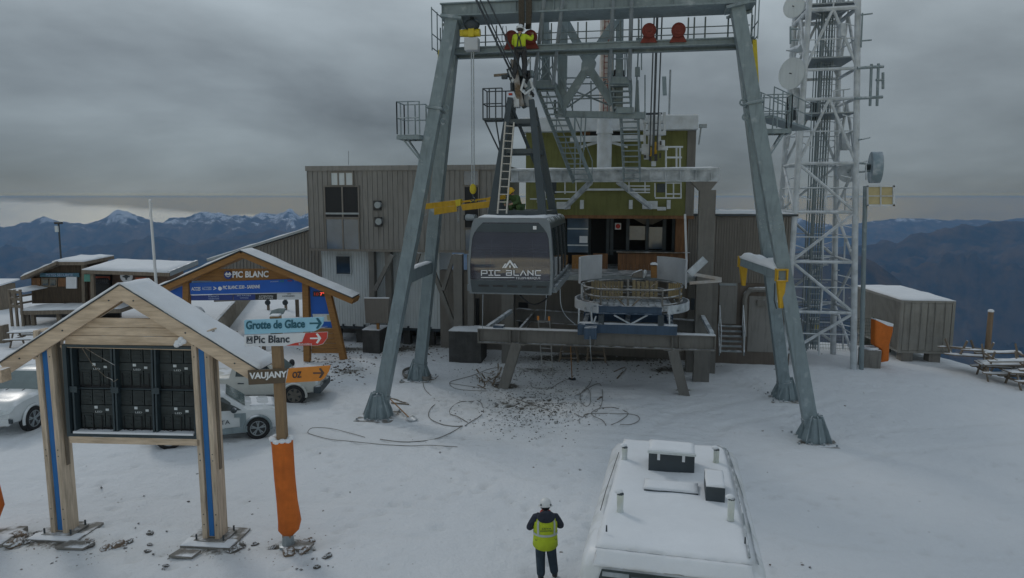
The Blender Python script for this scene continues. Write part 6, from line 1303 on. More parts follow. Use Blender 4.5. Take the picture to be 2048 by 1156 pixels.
# deck
slab(PH_.px(40, 622, 1.6), PH_.px(240, 618, 1.6), V((0, 2.0, .05)), .25, M_OLDWOOD, 'deck', sd=5, snow_=.2)
q = MB()
for x in (47, 55, 66, 117, 170): p = PH_.px(x, 624, 1.3); q.beam(Gp(p.x, p.y, -.3), p, .2, .2)
q.build('deck_post', M_OLDWOOD, hu)
q = MB(); a = PH_.px(24, 618, 1.9); b = PH_.px(62, 572, -4)
for zz in (0, .45, .9): q.beam(PH_.px(20, 610, 1.6) + UZ * zz, PH_.px(44, 614, 1.6) + UZ * zz, .1, .16); q.beam(PH_.px(20, 610, 1.6) + UZ * zz, PH_.px(20, 610, 1.6) + V((1.2, 6, zz)), .1, .12)
for x in (22, 33, 44): p = PH_.px(x, 622, 1.6); q.beam(p - UZ * 1.2, p + UZ * 1.35, .12, .12)
q.build('deck_railing', M_OLDWOOD, hu); a = PH_.px(19, 580, 1.6); MB().snow(a, a + V((.9, -.0, -.15)), a + V((2.2, 5, .1)), a + V((1.3, 5, .2)), .1, 4, 8).build('snow_cover', M_SNOW, hu)
MB().ppoly(PH_, [(70, 626), (240, 626), (240, 652), (70, 652)], .2, -1.6).build('undercroft_wall', M_BLACK, hu)
p = PH_.px(122, 520, -1); o = thing('camera_pole', 'thin dark pole with a camera box standing on the hut roof ridge', 'pole', p); tp_ = PH_.px(117, 447, -1); MB().tube(p - UZ * .3, tp_, .055, 8).build('pole', M_STEELD, o); MB().box(tp_ + UZ * .03, (.4, .3, .14)).build('camera_box', M_BLACK, o, bevel=.02); MB().box(tp_ - UZ * .35 - V((.08, .1, 0)), (.18, .16, .4)).build('housing', M_SITE, o, bevel=.02)
# small hut far left
p = W(0, 645, 50); p.z = gz(p.x, p.y); o = thing('small_shed', 'small grey shed with a window at the far left edge', 'shed', p); MB().box(p + V((0, 0, .8)), (1.6, 1.6, 1.9)).build('wall', M_OLDWOOD, o); MB().box(p + V((.2, -.83, 1.0)), (.6, .06, .7)).build('window', M_SITE, o); MB().poly([p + V((-1, -1, 1.75)), p + V((1, -1, 1.75)), p + V((1, 1, 1.95)), p + V((-1, 1, 1.95))], UZ * .1).build('roof', M_SNOW, o)
p = G(5, 685); tag(MB().beam(p - UZ * .3, p + UZ * 1.0, .5, .5).build('timber_block', M_OLDWOOD), 'weathered square timber block beside the left picnic table', 'timber')
# flagpole
p = Wz(314, 600, .2); p = W(314, 600, 38); t_ = W(300, 402, 38); o = thing('flagpole', 'tall plain white flagpole between the hut and the arch', 'flagpole', Gp(p.x, 38)); MB().path([Gp(p.x + .05, 38, -.2), t_ - UZ * 1.0, t_], [.085, .07, .06], 10).build('pole', M_WHITE, o, smooth=40); MB().ell(t_, (.09, .09, .09), 8, 6).build('finial', M_WHITE, o, smooth=True)
# picnic tables
def picnic(label, loc, rot, cat_group='picnic tables with snow on top', flip=False):
    r = thing('picnic_table', label, 'picnic table', loc, cat_group, True); r.rotation_euler = rot
    Z = (lambda z: .78 - z) if flip else (lambda z: z)
    for i in range(5): MB().box((0, -.32 + i * .16, Z(.74)), (1.9, .14, .04)).build('top_plank', M_OLDWOOD, r)
    def sn(x0, x1, y0, y1, zb, zt, th, sd): z = Z(zb) if flip else zt; MB().snow(V((x0, y0, z)), V((x1, y0, z)), V((x1, y1, z)), V((x0, y1, z)), th, 8, 5, sd).build('snow_cover', M_SNOW, r, smooth=True)
    for s_ in (-1, 1): MB().box((0, s_ * .72, Z(.44)), (1.9, .26, .045)).build('bench', M_OLDWOOD, r); sn(-.95, .95, s_ * .72 - .13, s_ * .72 + .13, .415, .465, .06, s_)
    for x in (-.7, .7):
        for s_ in (-1, 1): MB().beam((x, s_ * .28, Z(.72)), (x, s_ * .68, Z(0)), .05, .1).build('leg', M_OLDWOOD, r)
        MB().box((x + .05, 0, Z(.39)), (.05, 1.6, .1)).build('cross_bar', M_OLDWOOD, r)
    sn(-.95, .95, -.40, .40, .718, .762, .09, 2)
    return r
p = G(62, 690); pt0 = picnic('snow-topped wooden picnic table alone below the hut deck', p, (0, 0, R(8)))
pt1 = picnic('upside-down picnic table with legs in the air on top of the right-edge pile', Gp(22.6, 31.4, .80), (R(3), R(-3), R(-12)), flip=True)
for (px, Y, z, rot, lab) in ((2000, 31.6, 0, (0, 0, R(-14)), 'bottom left picnic table of the stacked pile at the right edge'), (2062, 30.2, 0, (R(-4), 0, R(-9)), 'bottom picnic table nearest the camera in the right-edge pile'), (2030, 34.2, .1, (R(5), 0, R(-5)), 'rearmost picnic table of the pile at the snow edge')):
    x = (px - 1024) / F * (Y * math.cos(TH) + 8 * math.sin(TH)); dup(pt0, (x, Y, gz(x, Y) + z), rot, lab)
dup(pt1, (21.9, 32.9, gz(21.9, 32.9) + .72), (R(-7), R(5), R(8)), 'tilted upside-down picnic table at the left of the pile beside the tall post'); dup(pt1, (23.6, 30.6, gz(23.6, 30.6) + .8), (R(4), R(-6), R(-20)), 'upside-down picnic table at the very edge of the photo on the pile')
x = 20.9; p = Gp(22.0, 33.4); tpz = W(1982, 622, 33.4); o = thing('wooden_post', 'tall bare wooden post with a cap of snow at the plateau edge', 'post', Gp(tpz.x, 33.4)); MB().path([Gp(tpz.x, 33.4, -.4), tpz], [.13, .12], 10).build('post', mat('post_wood', (.24, .17, .11), .8, 0, .25, 2, .2, 10, grain=(5, 5, .8)), o, smooth=40); MB().ell(tpz, (.14, .14, .09), 10, 6).build('snow_cover', M_SNOW, o, smooth=True)
# ================================================================ container, mattress, block
a = W(1796, 706, 35); b = W(1904, 706, 34.7); zb = a.z; zt = W(1803, 601, 35).z; ux = (b - a); ux.z = 0; wd = ux.length; ux.normalize(); back = V((20.25 - 19.72, 5.9, 0)).normalized() * 6.06; c0 = V((a.x, a.y, 0))
o = thing('shipping_container', 'snow-roofed taupe shipping container on concrete blocks beside the mast', 'container', Gp(c0.x + 1.2, c0.y + 3))
def cbox(u0, u1, v0, v1, z0, z1, mb): bn = back.normalized(); return mb.box(V((c0.x, c0.y, 0)) + ux * ((u0 + u1) / 2) + bn * ((v0 + v1) / 2) + UZ * ((z0 + z1) / 2), (abs(u1 - u0), abs(v1 - v0), abs(z1 - z0)), (ux, bn, UZ))
q = MB(); cbox(.06, wd - .06, .06, 6.0, zb + .06, zt - .02, q)
for i in range(44): v = .2 + i * .135; cbox(0.02, .06, v, v + .07, zb + .16, zt - .12, q); cbox(wd - .06, wd - .02, v, v + .07, zb + .16, zt - .12, q)
q.build('body', M_CONT, o); q = MB()
for u in (0, wd - .14):
    for v in (0, 5.92): cbox(u, u + .14, v, v + .14, zb, zt, q)
for z in (zb, zt - .12): cbox(.142, wd - .142, .01, .11, z, z + .12, q); cbox(.01, .11, .145, 5.915, z, z + .12, q); cbox(wd - .11, wd - .01, .145, 5.915, z, z + .12, q)
q.build('frame', M_CONT, o, bevel=.01)
for k in range(2):
    u0 = .15 + k * (wd - .3) / 2; q = MB(); cbox(u0 + .015, u0 + (wd - .3) / 2 - .015, .02, .058, zb + .14, zt - .14, q)
    for z in (.55, 1.05, 1.55, 2.05): cbox(u0 + .05, u0 + (wd - .3) / 2 - .05, .005, .0195, zb + z, zb + z + .3, q)
    dr = q.build('door', M_CONT, o, bevel=.005); q = MB(); bn = back.normalized()
    for f in (.3, .72): p = V((c0.x, c0.y, 0)) + ux * (u0 + f * (wd - .3) / 2) - bn * .04; q.tube(p + UZ * (zb + .1), p + UZ * (zt - .1), .024, 8)
    q.build('lock_rod', M_CONT, dr)
e = back.normalized() * 6.06; q0 = V((c0.x, c0.y, zt)); MB().snow(q0, q0 + ux * wd, q0 + ux * wd + e, q0 + e, .10, 14, 18, 3).build('snow_cover', M_SNOW, o, smooth=True)
for u in (.25, wd - 1.0):
    for v in (.15, 5.2): q = MB(); cbox(u, u + .55, v, v + .6, gz(c0.x, c0.y) - .35, zb - .01, q); q.build('support_block', M_CONC, o, bevel=.02)
PMt = Pl((18.2, 33.7, 0), (-.25, 1, 0)); o = thing('crash_mat', 'bright orange crash mat with patches of snow leaning on the container', 'crash mat', G(1768, 724))
MB().ppoly(PMt, [(1751, 638), (1788, 648), (1787, 664), (1780, 690), (1779, 723), (1762, 726), (1766, 700), (1750, 690)], .35).build('mat', M_ORSN, o, bevel=.08); MB().ppoly(PMt, [(1751, 637), (1772, 643), (1788, 648), (1787, 654), (1776, 652), (1752, 640)], .33, .02).build('snow_cover', M_SNOW, o, bevel=.03)
p = G(1747, 737); o = thing('concrete_block', 'square concrete block with a round hole and snowy top before the mat', 'concrete block', p); p = p + V((0, .45, 0)); MB().box(p + UZ * .42, (.86, .8, .95), (V((.97, -.2, 0)).normalized(), V((.2, .97, 0)).normalized(), UZ)).build('block', M_CONC, o, bevel=.03)
q = MB(); n = 20; r1 = [p + V((math.cos(k * 2 * math.pi / n) * .17, math.sin(k * 2 * math.pi / n) * .17, .93)) for k in range(n)]; MB().disc(p + UZ * .9, UZ, .2, .03, 20).build('hole', M_DARK, o); q.ring(p + UZ * .92, UZ, .30, .09, 20, 6).build('snow_cover', M_SNOW, o, smooth=True)
# ================================================================ lattice mast
M_MAST = mat('rimed_steel', (.44, .48, .50), .75, 0, .15, 3, .3, 25, snow=.7, frost=.45); YM = 33.8; ma = thing('lattice_mast', 'tall frost-white lattice telecom mast carrying dishes and antennas', 'mast', G(1642, 712)); ZTOP = 21.5
def leg(px0, py0, px1, py1, Y): a = W(px0, py0, Y); b = W(px1, py1, Y); d = (a - b) / (a.z - b.z); return b + d * (gz(b.x, b.y) - .1 - b.z), b + d * (ZTOP - b.z)
LF = leg(1619, 0, 1570, 705, YM); RF = leg(1716, 0, 1707, 715, YM - .5); sh_ = V((.55, 3.4, 0)); st_ = V((.45, 2.7, 0))
LB = (LF[0] + sh_, LF[1] + st_); RBk = (RF[0] + sh_, RF[1] + st_); LG = [LF, RF, RBk, LB]
for i, l in enumerate(LG): q = MB(); q.path([l[0], on_line(*l, 9), l[1]], [.15, .14, .13], 10); q.build('leg', M_MAST, ma, smooth=40)
lev = [uz_ for uz_ in (W(1640, 712, YM).z + .1, W(1640, 623, YM).z, W(1640, 523, YM).z, W(1640, 424, YM).z, W(1640, 327, YM).z, W(1640, 199, YM).z, W(1640, 140, YM).z, W(1640, 20, YM).z, 20.5)]
for i, z in enumerate(lev[1:]):
    q = MB()
    for a, b in ((0, 1), (1, 2), (2, 3), (3, 0)): q.tube(on_line(*LG[a], z), on_line(*LG[b], z), .075 if z < 14 else .105, 7)
    q.build('horizontal', M_MAST, ma)
for i in range(len(lev) - 1):
    z0, z1 = lev[i], lev[i + 1]
    if i == 5: continue
    for a, b in ((0, 1), (1, 2), (2, 3), (3, 0)):
        q = MB(); l, r_ = (a, b) if (i % 2 == 0) else (b, a)
        if i in (4, 6): mid = (on_line(*LG[a], z1) + on_line(*LG[b], z1)) / 2; q.tube(on_line(*LG[a], z0), mid, .07, 7).tube(on_line(*LG[b], z0), mid, .07, 7)
        else: q.tube(on_line(*LG[l], z0), on_line(*LG[r_], z1), .075, 7).tube(on_line(*LG[r_], z0) * .5 + on_line(*LG[l], z0) * .5, (on_line(*LG[l], z0) + on_line(*LG[r_], z1)) / 2, .04, 6)
        q.build('diagonal', M_MAST, ma)
    q = MB(); zm = (z0 + z1) / 2
    for a, b in ((0, 1), (1, 2), (2, 3), (3, 0)):
        A0, B0, Am, Bm, A1, B1 = on_line(*LG[a], z0), on_line(*LG[b], z0), on_line(*LG[a], zm), on_line(*LG[b], zm), on_line(*LG[a], z1), on_line(*LG[b], z1); C_ = (A0 + B1 + A1 + B0) / 4
        q.tube(Am, C_, .03, 5).tube(Bm, C_, .03, 5).tube((A0 + C_) / 2, A0 + (A1 - A0) * .35, .024, 5).tube((B1 + C_) / 2, B0 + (B1 - B0) * .68, .024, 5)
    q.build('secondary_brace', M_MAST, ma)
    q = MB(); z = z1
    for a, b in ((0, 2), (1, 3)): q.tube(on_line(*LG[a], z), on_line(*LG[b], z), .035, 6)
    q.build('inner_brace', M_FROST, ma)
c0_ = lambda z: (on_line(*LF, z) + on_line(*RBk, z)) * .5
q = MB()
for k in range(7):
    for s_ in (0, 1): q.tube(c0_(.3) + V((-.5 + k * .13, .3 * s_ - .3, 0)), c0_(ZTOP) + V((-.35 + k * .13, .3 * s_ - .3, 0)), .022 + .012 * (k % 3), 6)
q.build('cable_run', M_STEEL, ma); q = MB()
for s_ in (-.28, .28): q.tube(c0_(.3) + V((s_ - .15, -.62, 0)), c0_(ZTOP) + V((s_ - .0, -.62, 0)), .03, 6)
for k in range(70): z = .5 + k * .3; q.tube(c0_(z) + V((-.43 + .15 * z / ZTOP, -.62, 0)), c0_(z) + V((.13 + .15 * z / ZTOP, -.62, 0)), .016, 5)
for k in range(22): z = 3 + k * .85; p = c0_(z) + V((-.15 + .15 * z / ZTOP, -.66, 0)); q.path([p + V((math.cos(a) * .36, -.36 + math.sin(a) * .36, 0)) for a in [R(20) - R(220) * j / 10 for j in range(11)]], .014, 5)
q.build('ladder', M_GALV, ma)
for z in (W(1640, 228, YM).z, W(1640, 118, YM).z, W(1640, 10, YM).z): q = MB(); q.add([on_line(*l, z) for l in LG], [(0, 1, 2, 3)]); q = MB(); q.poly([on_line(*l, z) for l in LG], UZ * .06); q.build('grating', M_GALV, ma)
def dish(c, ax, r, m_, depth=.28):
    ax = V(ax).normalized(); x = ax.cross(UZ).normalized(); y = x.cross(ax); q = MB(); rings = []
    for t in (0.04, .3, .6, .85, 1.0): rings.append([V(c) + (x * math.cos(k * math.pi / 12) + y * math.sin(k * math.pi / 12)) * (r * t) + ax * (depth * t * t) for k in range(24)])
    q.loft(rings[::-1] + [[p - ax * .05 for p in g] for g in rings]); o = q.build('dish_antenna', m_, ma, smooth=50)
    b = MB(); b.disc(V(c) - ax * .12, ax, r * .22, .24, 14).tube(V(c), V(c) + ax * depth * 1.5, .025).build('feed', M_STEELD, o); return o
dish(W(1592, 14, 33.4), (-.75, -.6, .0), .52, M_SITE, .2); dish(W(1590, 148, 33.6), (-.85, -.5, 0), .72, M_SITE, .26)
d_ = dish(W(1742, 335, 34.6), (.95, -.28, 0), .72, M_FROST, .25); MB().disc(W(1746, 335, 34.6) + V((.1, -.03, 0)), (.95, -.28, 0), .75, .45, 28).build('radome', mat('radome', (.25, .33, .38), .5, 0, .1, 2, frost=.15), d_, smooth=40)
dish(W(1697, 345, 35.6), (-.5, -.85, 0), .5, M_FROST, .2)
def mbox(x0, y0, x1, y1, Y, d, m_, name): pl = Pl((0, Y, 0), (0, 1, 0)); return MB().prect(pl, x0, y0, x1, y1, d).build(name, m_, ma, bevel=.02)
for a in ((1682, 46, 1692, 72, 33.2, .3), (1684, 266, 1700, 300, 34, .3), (1588, 175, 1600, 215, 34, .3)): mbox(*a, M_FROST, 'panel_antenna')
for a in ((1580, 205, 1592, 240, 34.4, .3), (1627, 195, 1640, 240, 35, .4)): mbox(*a, M_STEELD, 'equipment_box')
q = MB(); P_ = Pl((0, 33.0, 0), (0, 1, 0))
pfr(q, P_, [(1715, 136, 1767, 133), (1710, 197, 1765, 194)], .075); pfr(q, Pl((0, 34.3, 0), (0, 1, 0)), [(1709, 326, 1740, 328), (1709, 345, 1740, 342)], .05); q.build('side_boom', M_STEEL, ma); q = MB()
pfr(q, P_, [(1743, 128, 1740, 212), (1757, 127, 1754, 212), (1766, 145, 1766, 178), (1752, 160, 1768, 160)], .06); q.build('whip_antenna', M_STEEL, ma); q = MB()
pfr(q, P_, [(1725, 26, 1722, 95), (1722, 30, 1745, 27), (1721, 82, 1743, 80)], .035); pfr(q, P_, [(1717, 280, 1740, 275)], .04); q.build('stub_antenna', M_STEEL, ma); q = MB()
pfr(q, P_, [(1581, 53, 1581, 88), (1581, 58, 1596, 58), (1581, 80, 1596, 80)], .045); q.build('side_antenna', M_STEEL, ma); q = MB()
PQ = Pl((0, 33.6, 0), (0, 1, 0)); pfr(q, PQ, [(1584, 172, 1584, 230), (1600, 60, 1600, 110), (1668, 180, 1668, 222), (1687, 180, 1687, 222), (1665, 182, 1700, 178), (1671, 235, 1671, 330), (1702, 330, 1735, 322), (1732, 325, 1732, 360)], .03); q.build('antenna_pole', M_FROST, ma)
q = MB(); q.poly([W(1572, 102, 33.0), W(1602, 90, 33.0), W(1606, 104, 33.0), W(1590, 105, 32.6)], UZ * .05); q.build('grating', M_GALV, ma)
p = W(1738, 690, 33.2); a = W(1731, 372, 33.2); o = MB().path([Gp(W(1726, 690, 33.2).x, 33.2, -.2), a], [.11, .1], 10).build('grey_mast_pole', M_STEEL, smooth=40); tag(o, 'slim grey pole carrying a yellow framed box beside the lattice mast', 'pole')
PQ = Pl((0, 33.0, 0), (0, 1, 0)); yb = MB().prect(PQ, 1737, 373, 1788, 410, .18).build('framed_panel', M_CREAM, o, bevel=.01); q = MB(); 
for a in ((1735, 371, 1790, 374), (1735, 409, 1790, 412), (1735, 371, 1737, 412), (1786, 371, 1790, 412), (1761, 374, 1763, 409), (1738, 391, 1787, 393)): q.prect(PQ, *a, .1, .06)
q.build('white_frame', M_WHITEST, yb)
# mast-foot cabinets, green fence
q = MB(); 
for x0 in (1648, 1660): pass
q = mbox(1624, 640, 1640, 690, 36.2, .5, M_GALV, 'equipment_cabinet'); MB().prect(Pl((0, 36.1, 0), (0, 1, 0)), 1627, 650, 1637, 658, .03).build('warning_plate', M_YELP, q)
fe = thing('wire_fence', 'dark green wire mesh fence around the foot of the lattice mast', 'fence', G(1660, 705)); q = MB(); w_ = MB(); A_, B_ = V((15.8, 38, gz(15.8, 38))), V((20.5, 37.2, gz(20.5, 37.2)))
for i in range(6): p = A_ + (B_ - A_) * i / 5; q.beam(p - UZ * .2, p + UZ * 1.9, .06, .06)
for i in range(60): p = A_ + (B_ - A_) * i / 59; w_.tube(p, p + UZ * 1.8, .006, 4)
for i in range(10): w_.tube(A_ + UZ * (.1 + i * .19), B_ + UZ * (.1 + i * .19), .008, 4)
q.build('post', mat('green_wire', (.02, .06, .04), .6), fe); w_.build('mesh', mat('green_wire', (.02, .06, .04), .6), fe)
# ================================================================ people
def skin(pts, edges, root, lev=2):
    ks = list(pts); me = bpy.data.meshes.new('s'); me.from_pydata([pts[k][0] for k in ks], [(ks.index(a), ks.index(b)) for a, b in edges], [])
    o = bpy.data.objects.new('s', me); COL.objects.link(o); o.modifiers.new('k', 'SKIN').use_smooth_shade = True
    for k, d in zip(ks, me.skin_vertices[0].data):
        r = pts[k][1]; d.radius = r if isinstance(r, tuple) else (r, r); d.use_root = (k == root)
    if lev: s_ = o.modifiers.new('u', 'SUBSURF'); s_.levels = lev; s_.render_levels = lev
    dg = bpy.context.evaluated_depsgraph_get(); m2 = bpy.data.meshes.new_from_object(o.evaluated_get(dg)); mb = MB(); mb.add([v.co for v in m2.vertices], [tuple(p.vertices) for p in m2.polygons])
    bpy.data.objects.remove(o); bpy.data.meshes.remove(me); bpy.data.meshes.remove(m2); return mb
def hand(pts, edges, wr, palm, d, side, S_=1.0, curl=.5):
    """five fingers and a thumb-side offset grown from the palm; d: finger direction, side: towards the thumb"""
    d = V(d).normalized(); side = V(side); side = (side - d * side.dot(d)).normalized(); n = d.cross(side)
    for i, (off, ln) in enumerate(((.030, .07), (.011, .08), (-.009, .075), (-.028, .058))):
        b = V(palm) + d * .035 + side * off; m_ = b + d * ln * .55 - n * ln * .2 * curl; e = m_ + (d * .5 - n * curl).normalized() * ln * .45
        k = f'{wr}f{i}'; pts[k + 'a'] = (b, .0095); pts[k + 'b'] = (m_, .0085); pts[k + 'c'] = (e, .007); edges += [(palm_key(wr), k + 'a'), (k + 'a', k + 'b'), (k + 'b', k + 'c')]
    b = V(palm) - d * .01 + side * .04; e = b + (d + side * .8).normalized() * .045; k = wr + 't'; pts[k + 'a'] = (b, .011); pts[k + 'b'] = (e, .0085); edges += [(palm_key(wr), k + 'a'), (k + 'a', k + 'b')]
def palm_key(wr): return wr + 'p'
def person(label, loc, yaw, J, colors, parent_group=None, helmet=None, vest=None, hood=False, trousers_r=1.0):
    r = thing('person', label, 'person', loc, parent_group, True, yaw); P = {k: V(v) for k, v in J.items()}
    up = (P['neck'] - P['pelvis']).normalized(); rt = (P['shR'] - P['shL']).normalized(); fw = up.cross(rt)
    hd_ = (P['head'] - P['neck']).normalized()
    pts = {'pelvis': (P['pelvis'], (.13, .10)), 'waist': (P['pelvis'].lerp(P['neck'], .4), (.12, .09)), 'chest': (P['pelvis'].lerp(P['neck'], .78), (.14, .10)), 'neck': (P['neck'], .055), 'jaw': (P['neck'].lerp(P['head'], .55), .065), 'head': (P['head'], .092), 'crown': (P['head'] + hd_ * .07, .07)}
    ed = [('pelvis', 'waist'), ('waist', 'chest'), ('chest', 'neck'), ('neck', 'jaw'), ('jaw', 'head'), ('head', 'crown')]
    for s_ in 'LR':
        pts.update({'sh' + s_: (P['sh' + s_], .06), 'el' + s_: (P['el' + s_], .045), 'wr' + s_: (P['wr' + s_], .03), 'hip' + s_: (P['hip' + s_], .085), 'kn' + s_: (P['kn' + s_], .06), 'an' + s_: (P['an' + s_], .042), 'to' + s_: (P['to' + s_], .035)})
        d = (P['wr' + s_] - P['el' + s_]).normalized(); pp = P['wr' + s_] + d * .05; pts['wr' + s_ + 'p'] = (pp, (.036, .02))
        ed += [('chest', 'sh' + s_), ('sh' + s_, 'el' + s_), ('el' + s_, 'wr' + s_), ('wr' + s_, 'wr' + s_ + 'p'), ('pelvis', 'hip' + s_), ('hip' + s_, 'kn' + s_), ('kn' + s_, 'an' + s_), ('an' + s_, 'to' + s_)]
        hand(pts, ed, 'wr' + s_, pp, d, rt * (-1 if s_ == 'R' else 1) + up * .6)
    skin(pts, ed, 'pelvis', 1).build('body', M_SKIN, r, smooth=True)
    fh = (fw - hd_ * fw.dot(hd_)).normalized(); hc = P['head'] + hd_ * .0
    q = MB()
    q.ell(hc + fh * .092 - hd_ * .01, (.014, .02, .026), 8, 6, ax=(rt, fh, hd_)).build('nose', M_SKIN, r, smooth=True)
    for s_ in (-1, 1): MB().ell(hc + fh * .083 + rt * s_ * .033 + hd_ * .012, (.012, .008, .008), 8, 6, ax=(rt, fh, hd_)).build('eye', M_BLACK, r); MB().ell(hc + rt * s_ * .092 - hd_ * .01, (.012, .025, .034), 8, 6, ax=(rt, fh, hd_)).build('ear', M_SKIN, r, smooth=True)
    MB().ell(hc + fh * .082 - hd_ * .052, (.026, .008, .008), 8, 6, ax=(rt, fh, hd_)).build('mouth', M_SIGNR, r)
    MB().ell(hc - fh * .012 + hd_ * .02, (.106, .112, .112), 14, 8, .85, ax=(rt, fh, hd_)).build('hair', M_BLACK, r, smooth=True)
    # jacket
    jr = colors.get('jr', 1.0); jp = {'pelvis': (P['pelvis'] - up * .04, (.165 * jr, .13 * jr)), 'waist': (P['pelvis'].lerp(P['neck'], .4), (.16 * jr, .125 * jr)), 'chest': (P['pelvis'].lerp(P['neck'], .78), (.175 * jr, .13 * jr)), 'collar': (P['neck'] - up * .015, .075)}
    je = [('pelvis', 'waist'), ('waist', 'chest'), ('chest', 'collar')]
    for s_ in 'LR': jp.update({'sh' + s_: (P['sh' + s_], .085), 'el' + s_: (P['el' + s_], .068), 'cu' + s_: (P['el' + s_].lerp(P['wr' + s_], .95), .05)}); je += [('chest', 'sh' + s_), ('sh' + s_, 'el' + s_), ('el' + s_, 'cu' + s_)]
    jk = skin(jp, je, 'pelvis').build('jacket', colors['jacket'], r, smooth=True)
    tp_ = {'pelvis': (P['pelvis'], (.155, .125))}; te = []
    for s_ in 'LR': k = trousers_r; tp_.update({'hip' + s_: (P['hip' + s_], .108 * k), 'kn' + s_: (P['kn' + s_], .083 * k), 'cu' + s_: (P['kn' + s_].lerp(P['an' + s_], .97), .073 * k)}); te += [('pelvis', 'hip' + s_), ('hip' + s_, 'kn' + s_), ('kn' + s_, 'cu' + s_)]
    skin(tp_, te, 'pelvis').build('trousers', colors['trousers'], r, smooth=True)
    for s_ in 'LR':
        a, t_ = P['an' + s_], P['to' + s_]; h_ = a - (t_ - a) * .38; h_.z = t_.z
        skin({'a': (a + (P['kn' + s_] - a).normalized() * .06, .062), 'b': (a.lerp(h_, .4), .062), 'm': (h_.lerp(t_, .55) + UZ * .01, .05), 't': (t_, .045)}, [('a', 'b'), ('b', 'm'), ('m', 't')], 'a', 1).build('boot', M_BLACK, r, smooth=True)
    if helmet:
        m_, = helmet; o = MB().ell(hc + hd_ * .045 - fh * .005, (.125, .14, .13), 18, 10, .58, ax=(rt, fh, hd_)).build('helmet', m_, r, smooth=True)
        q = MB(); q.ring(hc + hd_ * .01, hd_, .138, .012, 20, 6); q.ell(hc + fh * .15 + hd_ * .01, (.09, .05, .012), 12, 6, ax=(rt, fh, hd_)).build('helmet_brim', m_, o, smooth=True)
        for s_ in (-1, 1): MB().ell(hc + hd_ * .05 + rt * s_ * .10 - fh * .095, (.018, .018, .026), 8, 6).build('vent', M_STEELD, o)
    if hood:
        MB().ell(P['neck'] - fh * .13 - up * .04, (.19, .11, .14), 16, 10, ax=(rt, fh, up)).build('hood', colors['jacket'], jk, smooth=True); MB().ring(P['neck'] + up * .03, up, .085, .035, 18, 8).build('collar', M_SIGNR, jk, smooth=True)
    if vest:
        rings = []; H_ = (P['neck'] - P['pelvis']).length
        for t, rx, ry in ((-.26, .265, .225), (.0, .255, .215), (.25, .245, .20), (.5, .25, .195), (.72, .25, .185), (.86, .23, .165), (.93, .17, .13)):
            c = P['pelvis'] + up * (t * H_); rings.append([c + rt * math.cos(k * math.pi / 14) * rx * (1 + .03 * noise.noise((k, t * 4, 2))) + fw * math.sin(k * math.pi / 14) * ry - up * (.06 * max(0, -math.sin(k * math.pi / 14)) if t < -.2 else 0) for k in range(28)])
        ve = MB().loft(rings, caps=False).build('vest', M_HIVIS, r, smooth=True); mo = ve.modifiers.new('s', 'SOLIDIFY'); mo.thickness = .008
        def band(t0, t1, m_, nm):
            rr = []
            for t in (t0, (t0 + t1) / 2, t1):
                c = P['pelvis'] + up * (t * H_); rx = interp([(-.26, .265), (0, .255), (.25, .245), (.5, .25), (.72, .25), (.86, .23)], t) + .012; ry = interp([(-.26, .225), (0, .215), (.25, .20), (.5, .195), (.72, .185), (.86, .165)], t) + .012
                rr.append([c + rt * math.cos(k * math.pi / 14) * rx + fw * math.sin(k * math.pi / 14) * ry for k in range(28)])
            o = MB().loft(rr, caps=False).build(nm, m_, ve, smooth=True)
        band(.20, .29, M_REFL, 'reflective_band')
        for s_ in (-1, 1):
            q = MB(); 
            strip = []
            for t in (.29, .4, .5, .6, .72, .82, .9):
                c = P['pelvis'] + up * (t * H_); rx = interp([(.25, .245), (.5, .25), (.72, .25), (.86, .23), (.93, .17)], t) + .012; ry = interp([(.25, .20), (.5, .195), (.72, .185), (.86, .165), (.93, .13)], t) + .012
                strip.append([c + rt * math.sin(s_ * a) * rx - fw * math.cos(a) * ry for a in (.62, .72, .82)])
            q.loft(strip, caps=False, closed=False); q.build('reflective_band', M_REFL, ve, smooth=True)
        c = P['pelvis'] + up * (.58 * H_) - fw * .206
        for k, (tx, w_) in enumerate((('SATA', .10), ('REMONTEES', .13))): lettering(tx, c - rt * w_ - up * (.05 * k + .03), c + rt * w_ - up * (.05 * k + .03), c - rt * w_ - up * (.05 * k - .0), M_INK, ve, .004)
    return r
def std(**kw):
    J = dict(pelvis=(0, 0, .95), neck=(0, .0, 1.47), head=(0, .03, 1.62), shL=(-.19, 0, 1.40), shR=(.19, 0, 1.40), elL=(-.24, -.02, 1.12), elR=(.24, -.02, 1.12), wrL=(-.22, .1, .9), wrR=(.22, .1, .9), hipL=(-.10, 0, .90), hipR=(.10, 0, .90), knL=(-.11, .02, .50), knR=(.11, .02, .50), anL=(-.12, 0, .09), anR=(.12, 0, .09), toL=(-.14, .17, .035), toR=(.14, .17, .035))
    J.update(kw); return J
m0 = G(1092, 1160)
person('person in yellow hi-vis vest and white helmet standing beside the snow-covered coach', m0 + V((-.02, .0, 0)), R(4), std(shL=(-.22, 0, 1.40), shR=(.22, 0, 1.40), elL=(-.36, .02, 1.14), elR=(.36, .02, 1.16), wrL=(-.12, .30, 1.14), wrR=(.12, .30, 1.15), knR=(.15, .04, .5), anR=(.21, .04, .09), toR=(.26, .2, .035), knL=(-.10, .0, .5), anL=(-.09, -.06, .09), toL=(-.11, .12, .035)),
       dict(jacket=M_NAVYC, trousers=M_JEAN, jr=1.12), helmet=(M_WHITE,), vest=True, hood=True, trousers_r=1.28)
w0 = Ws(1041, 154, -2.9)
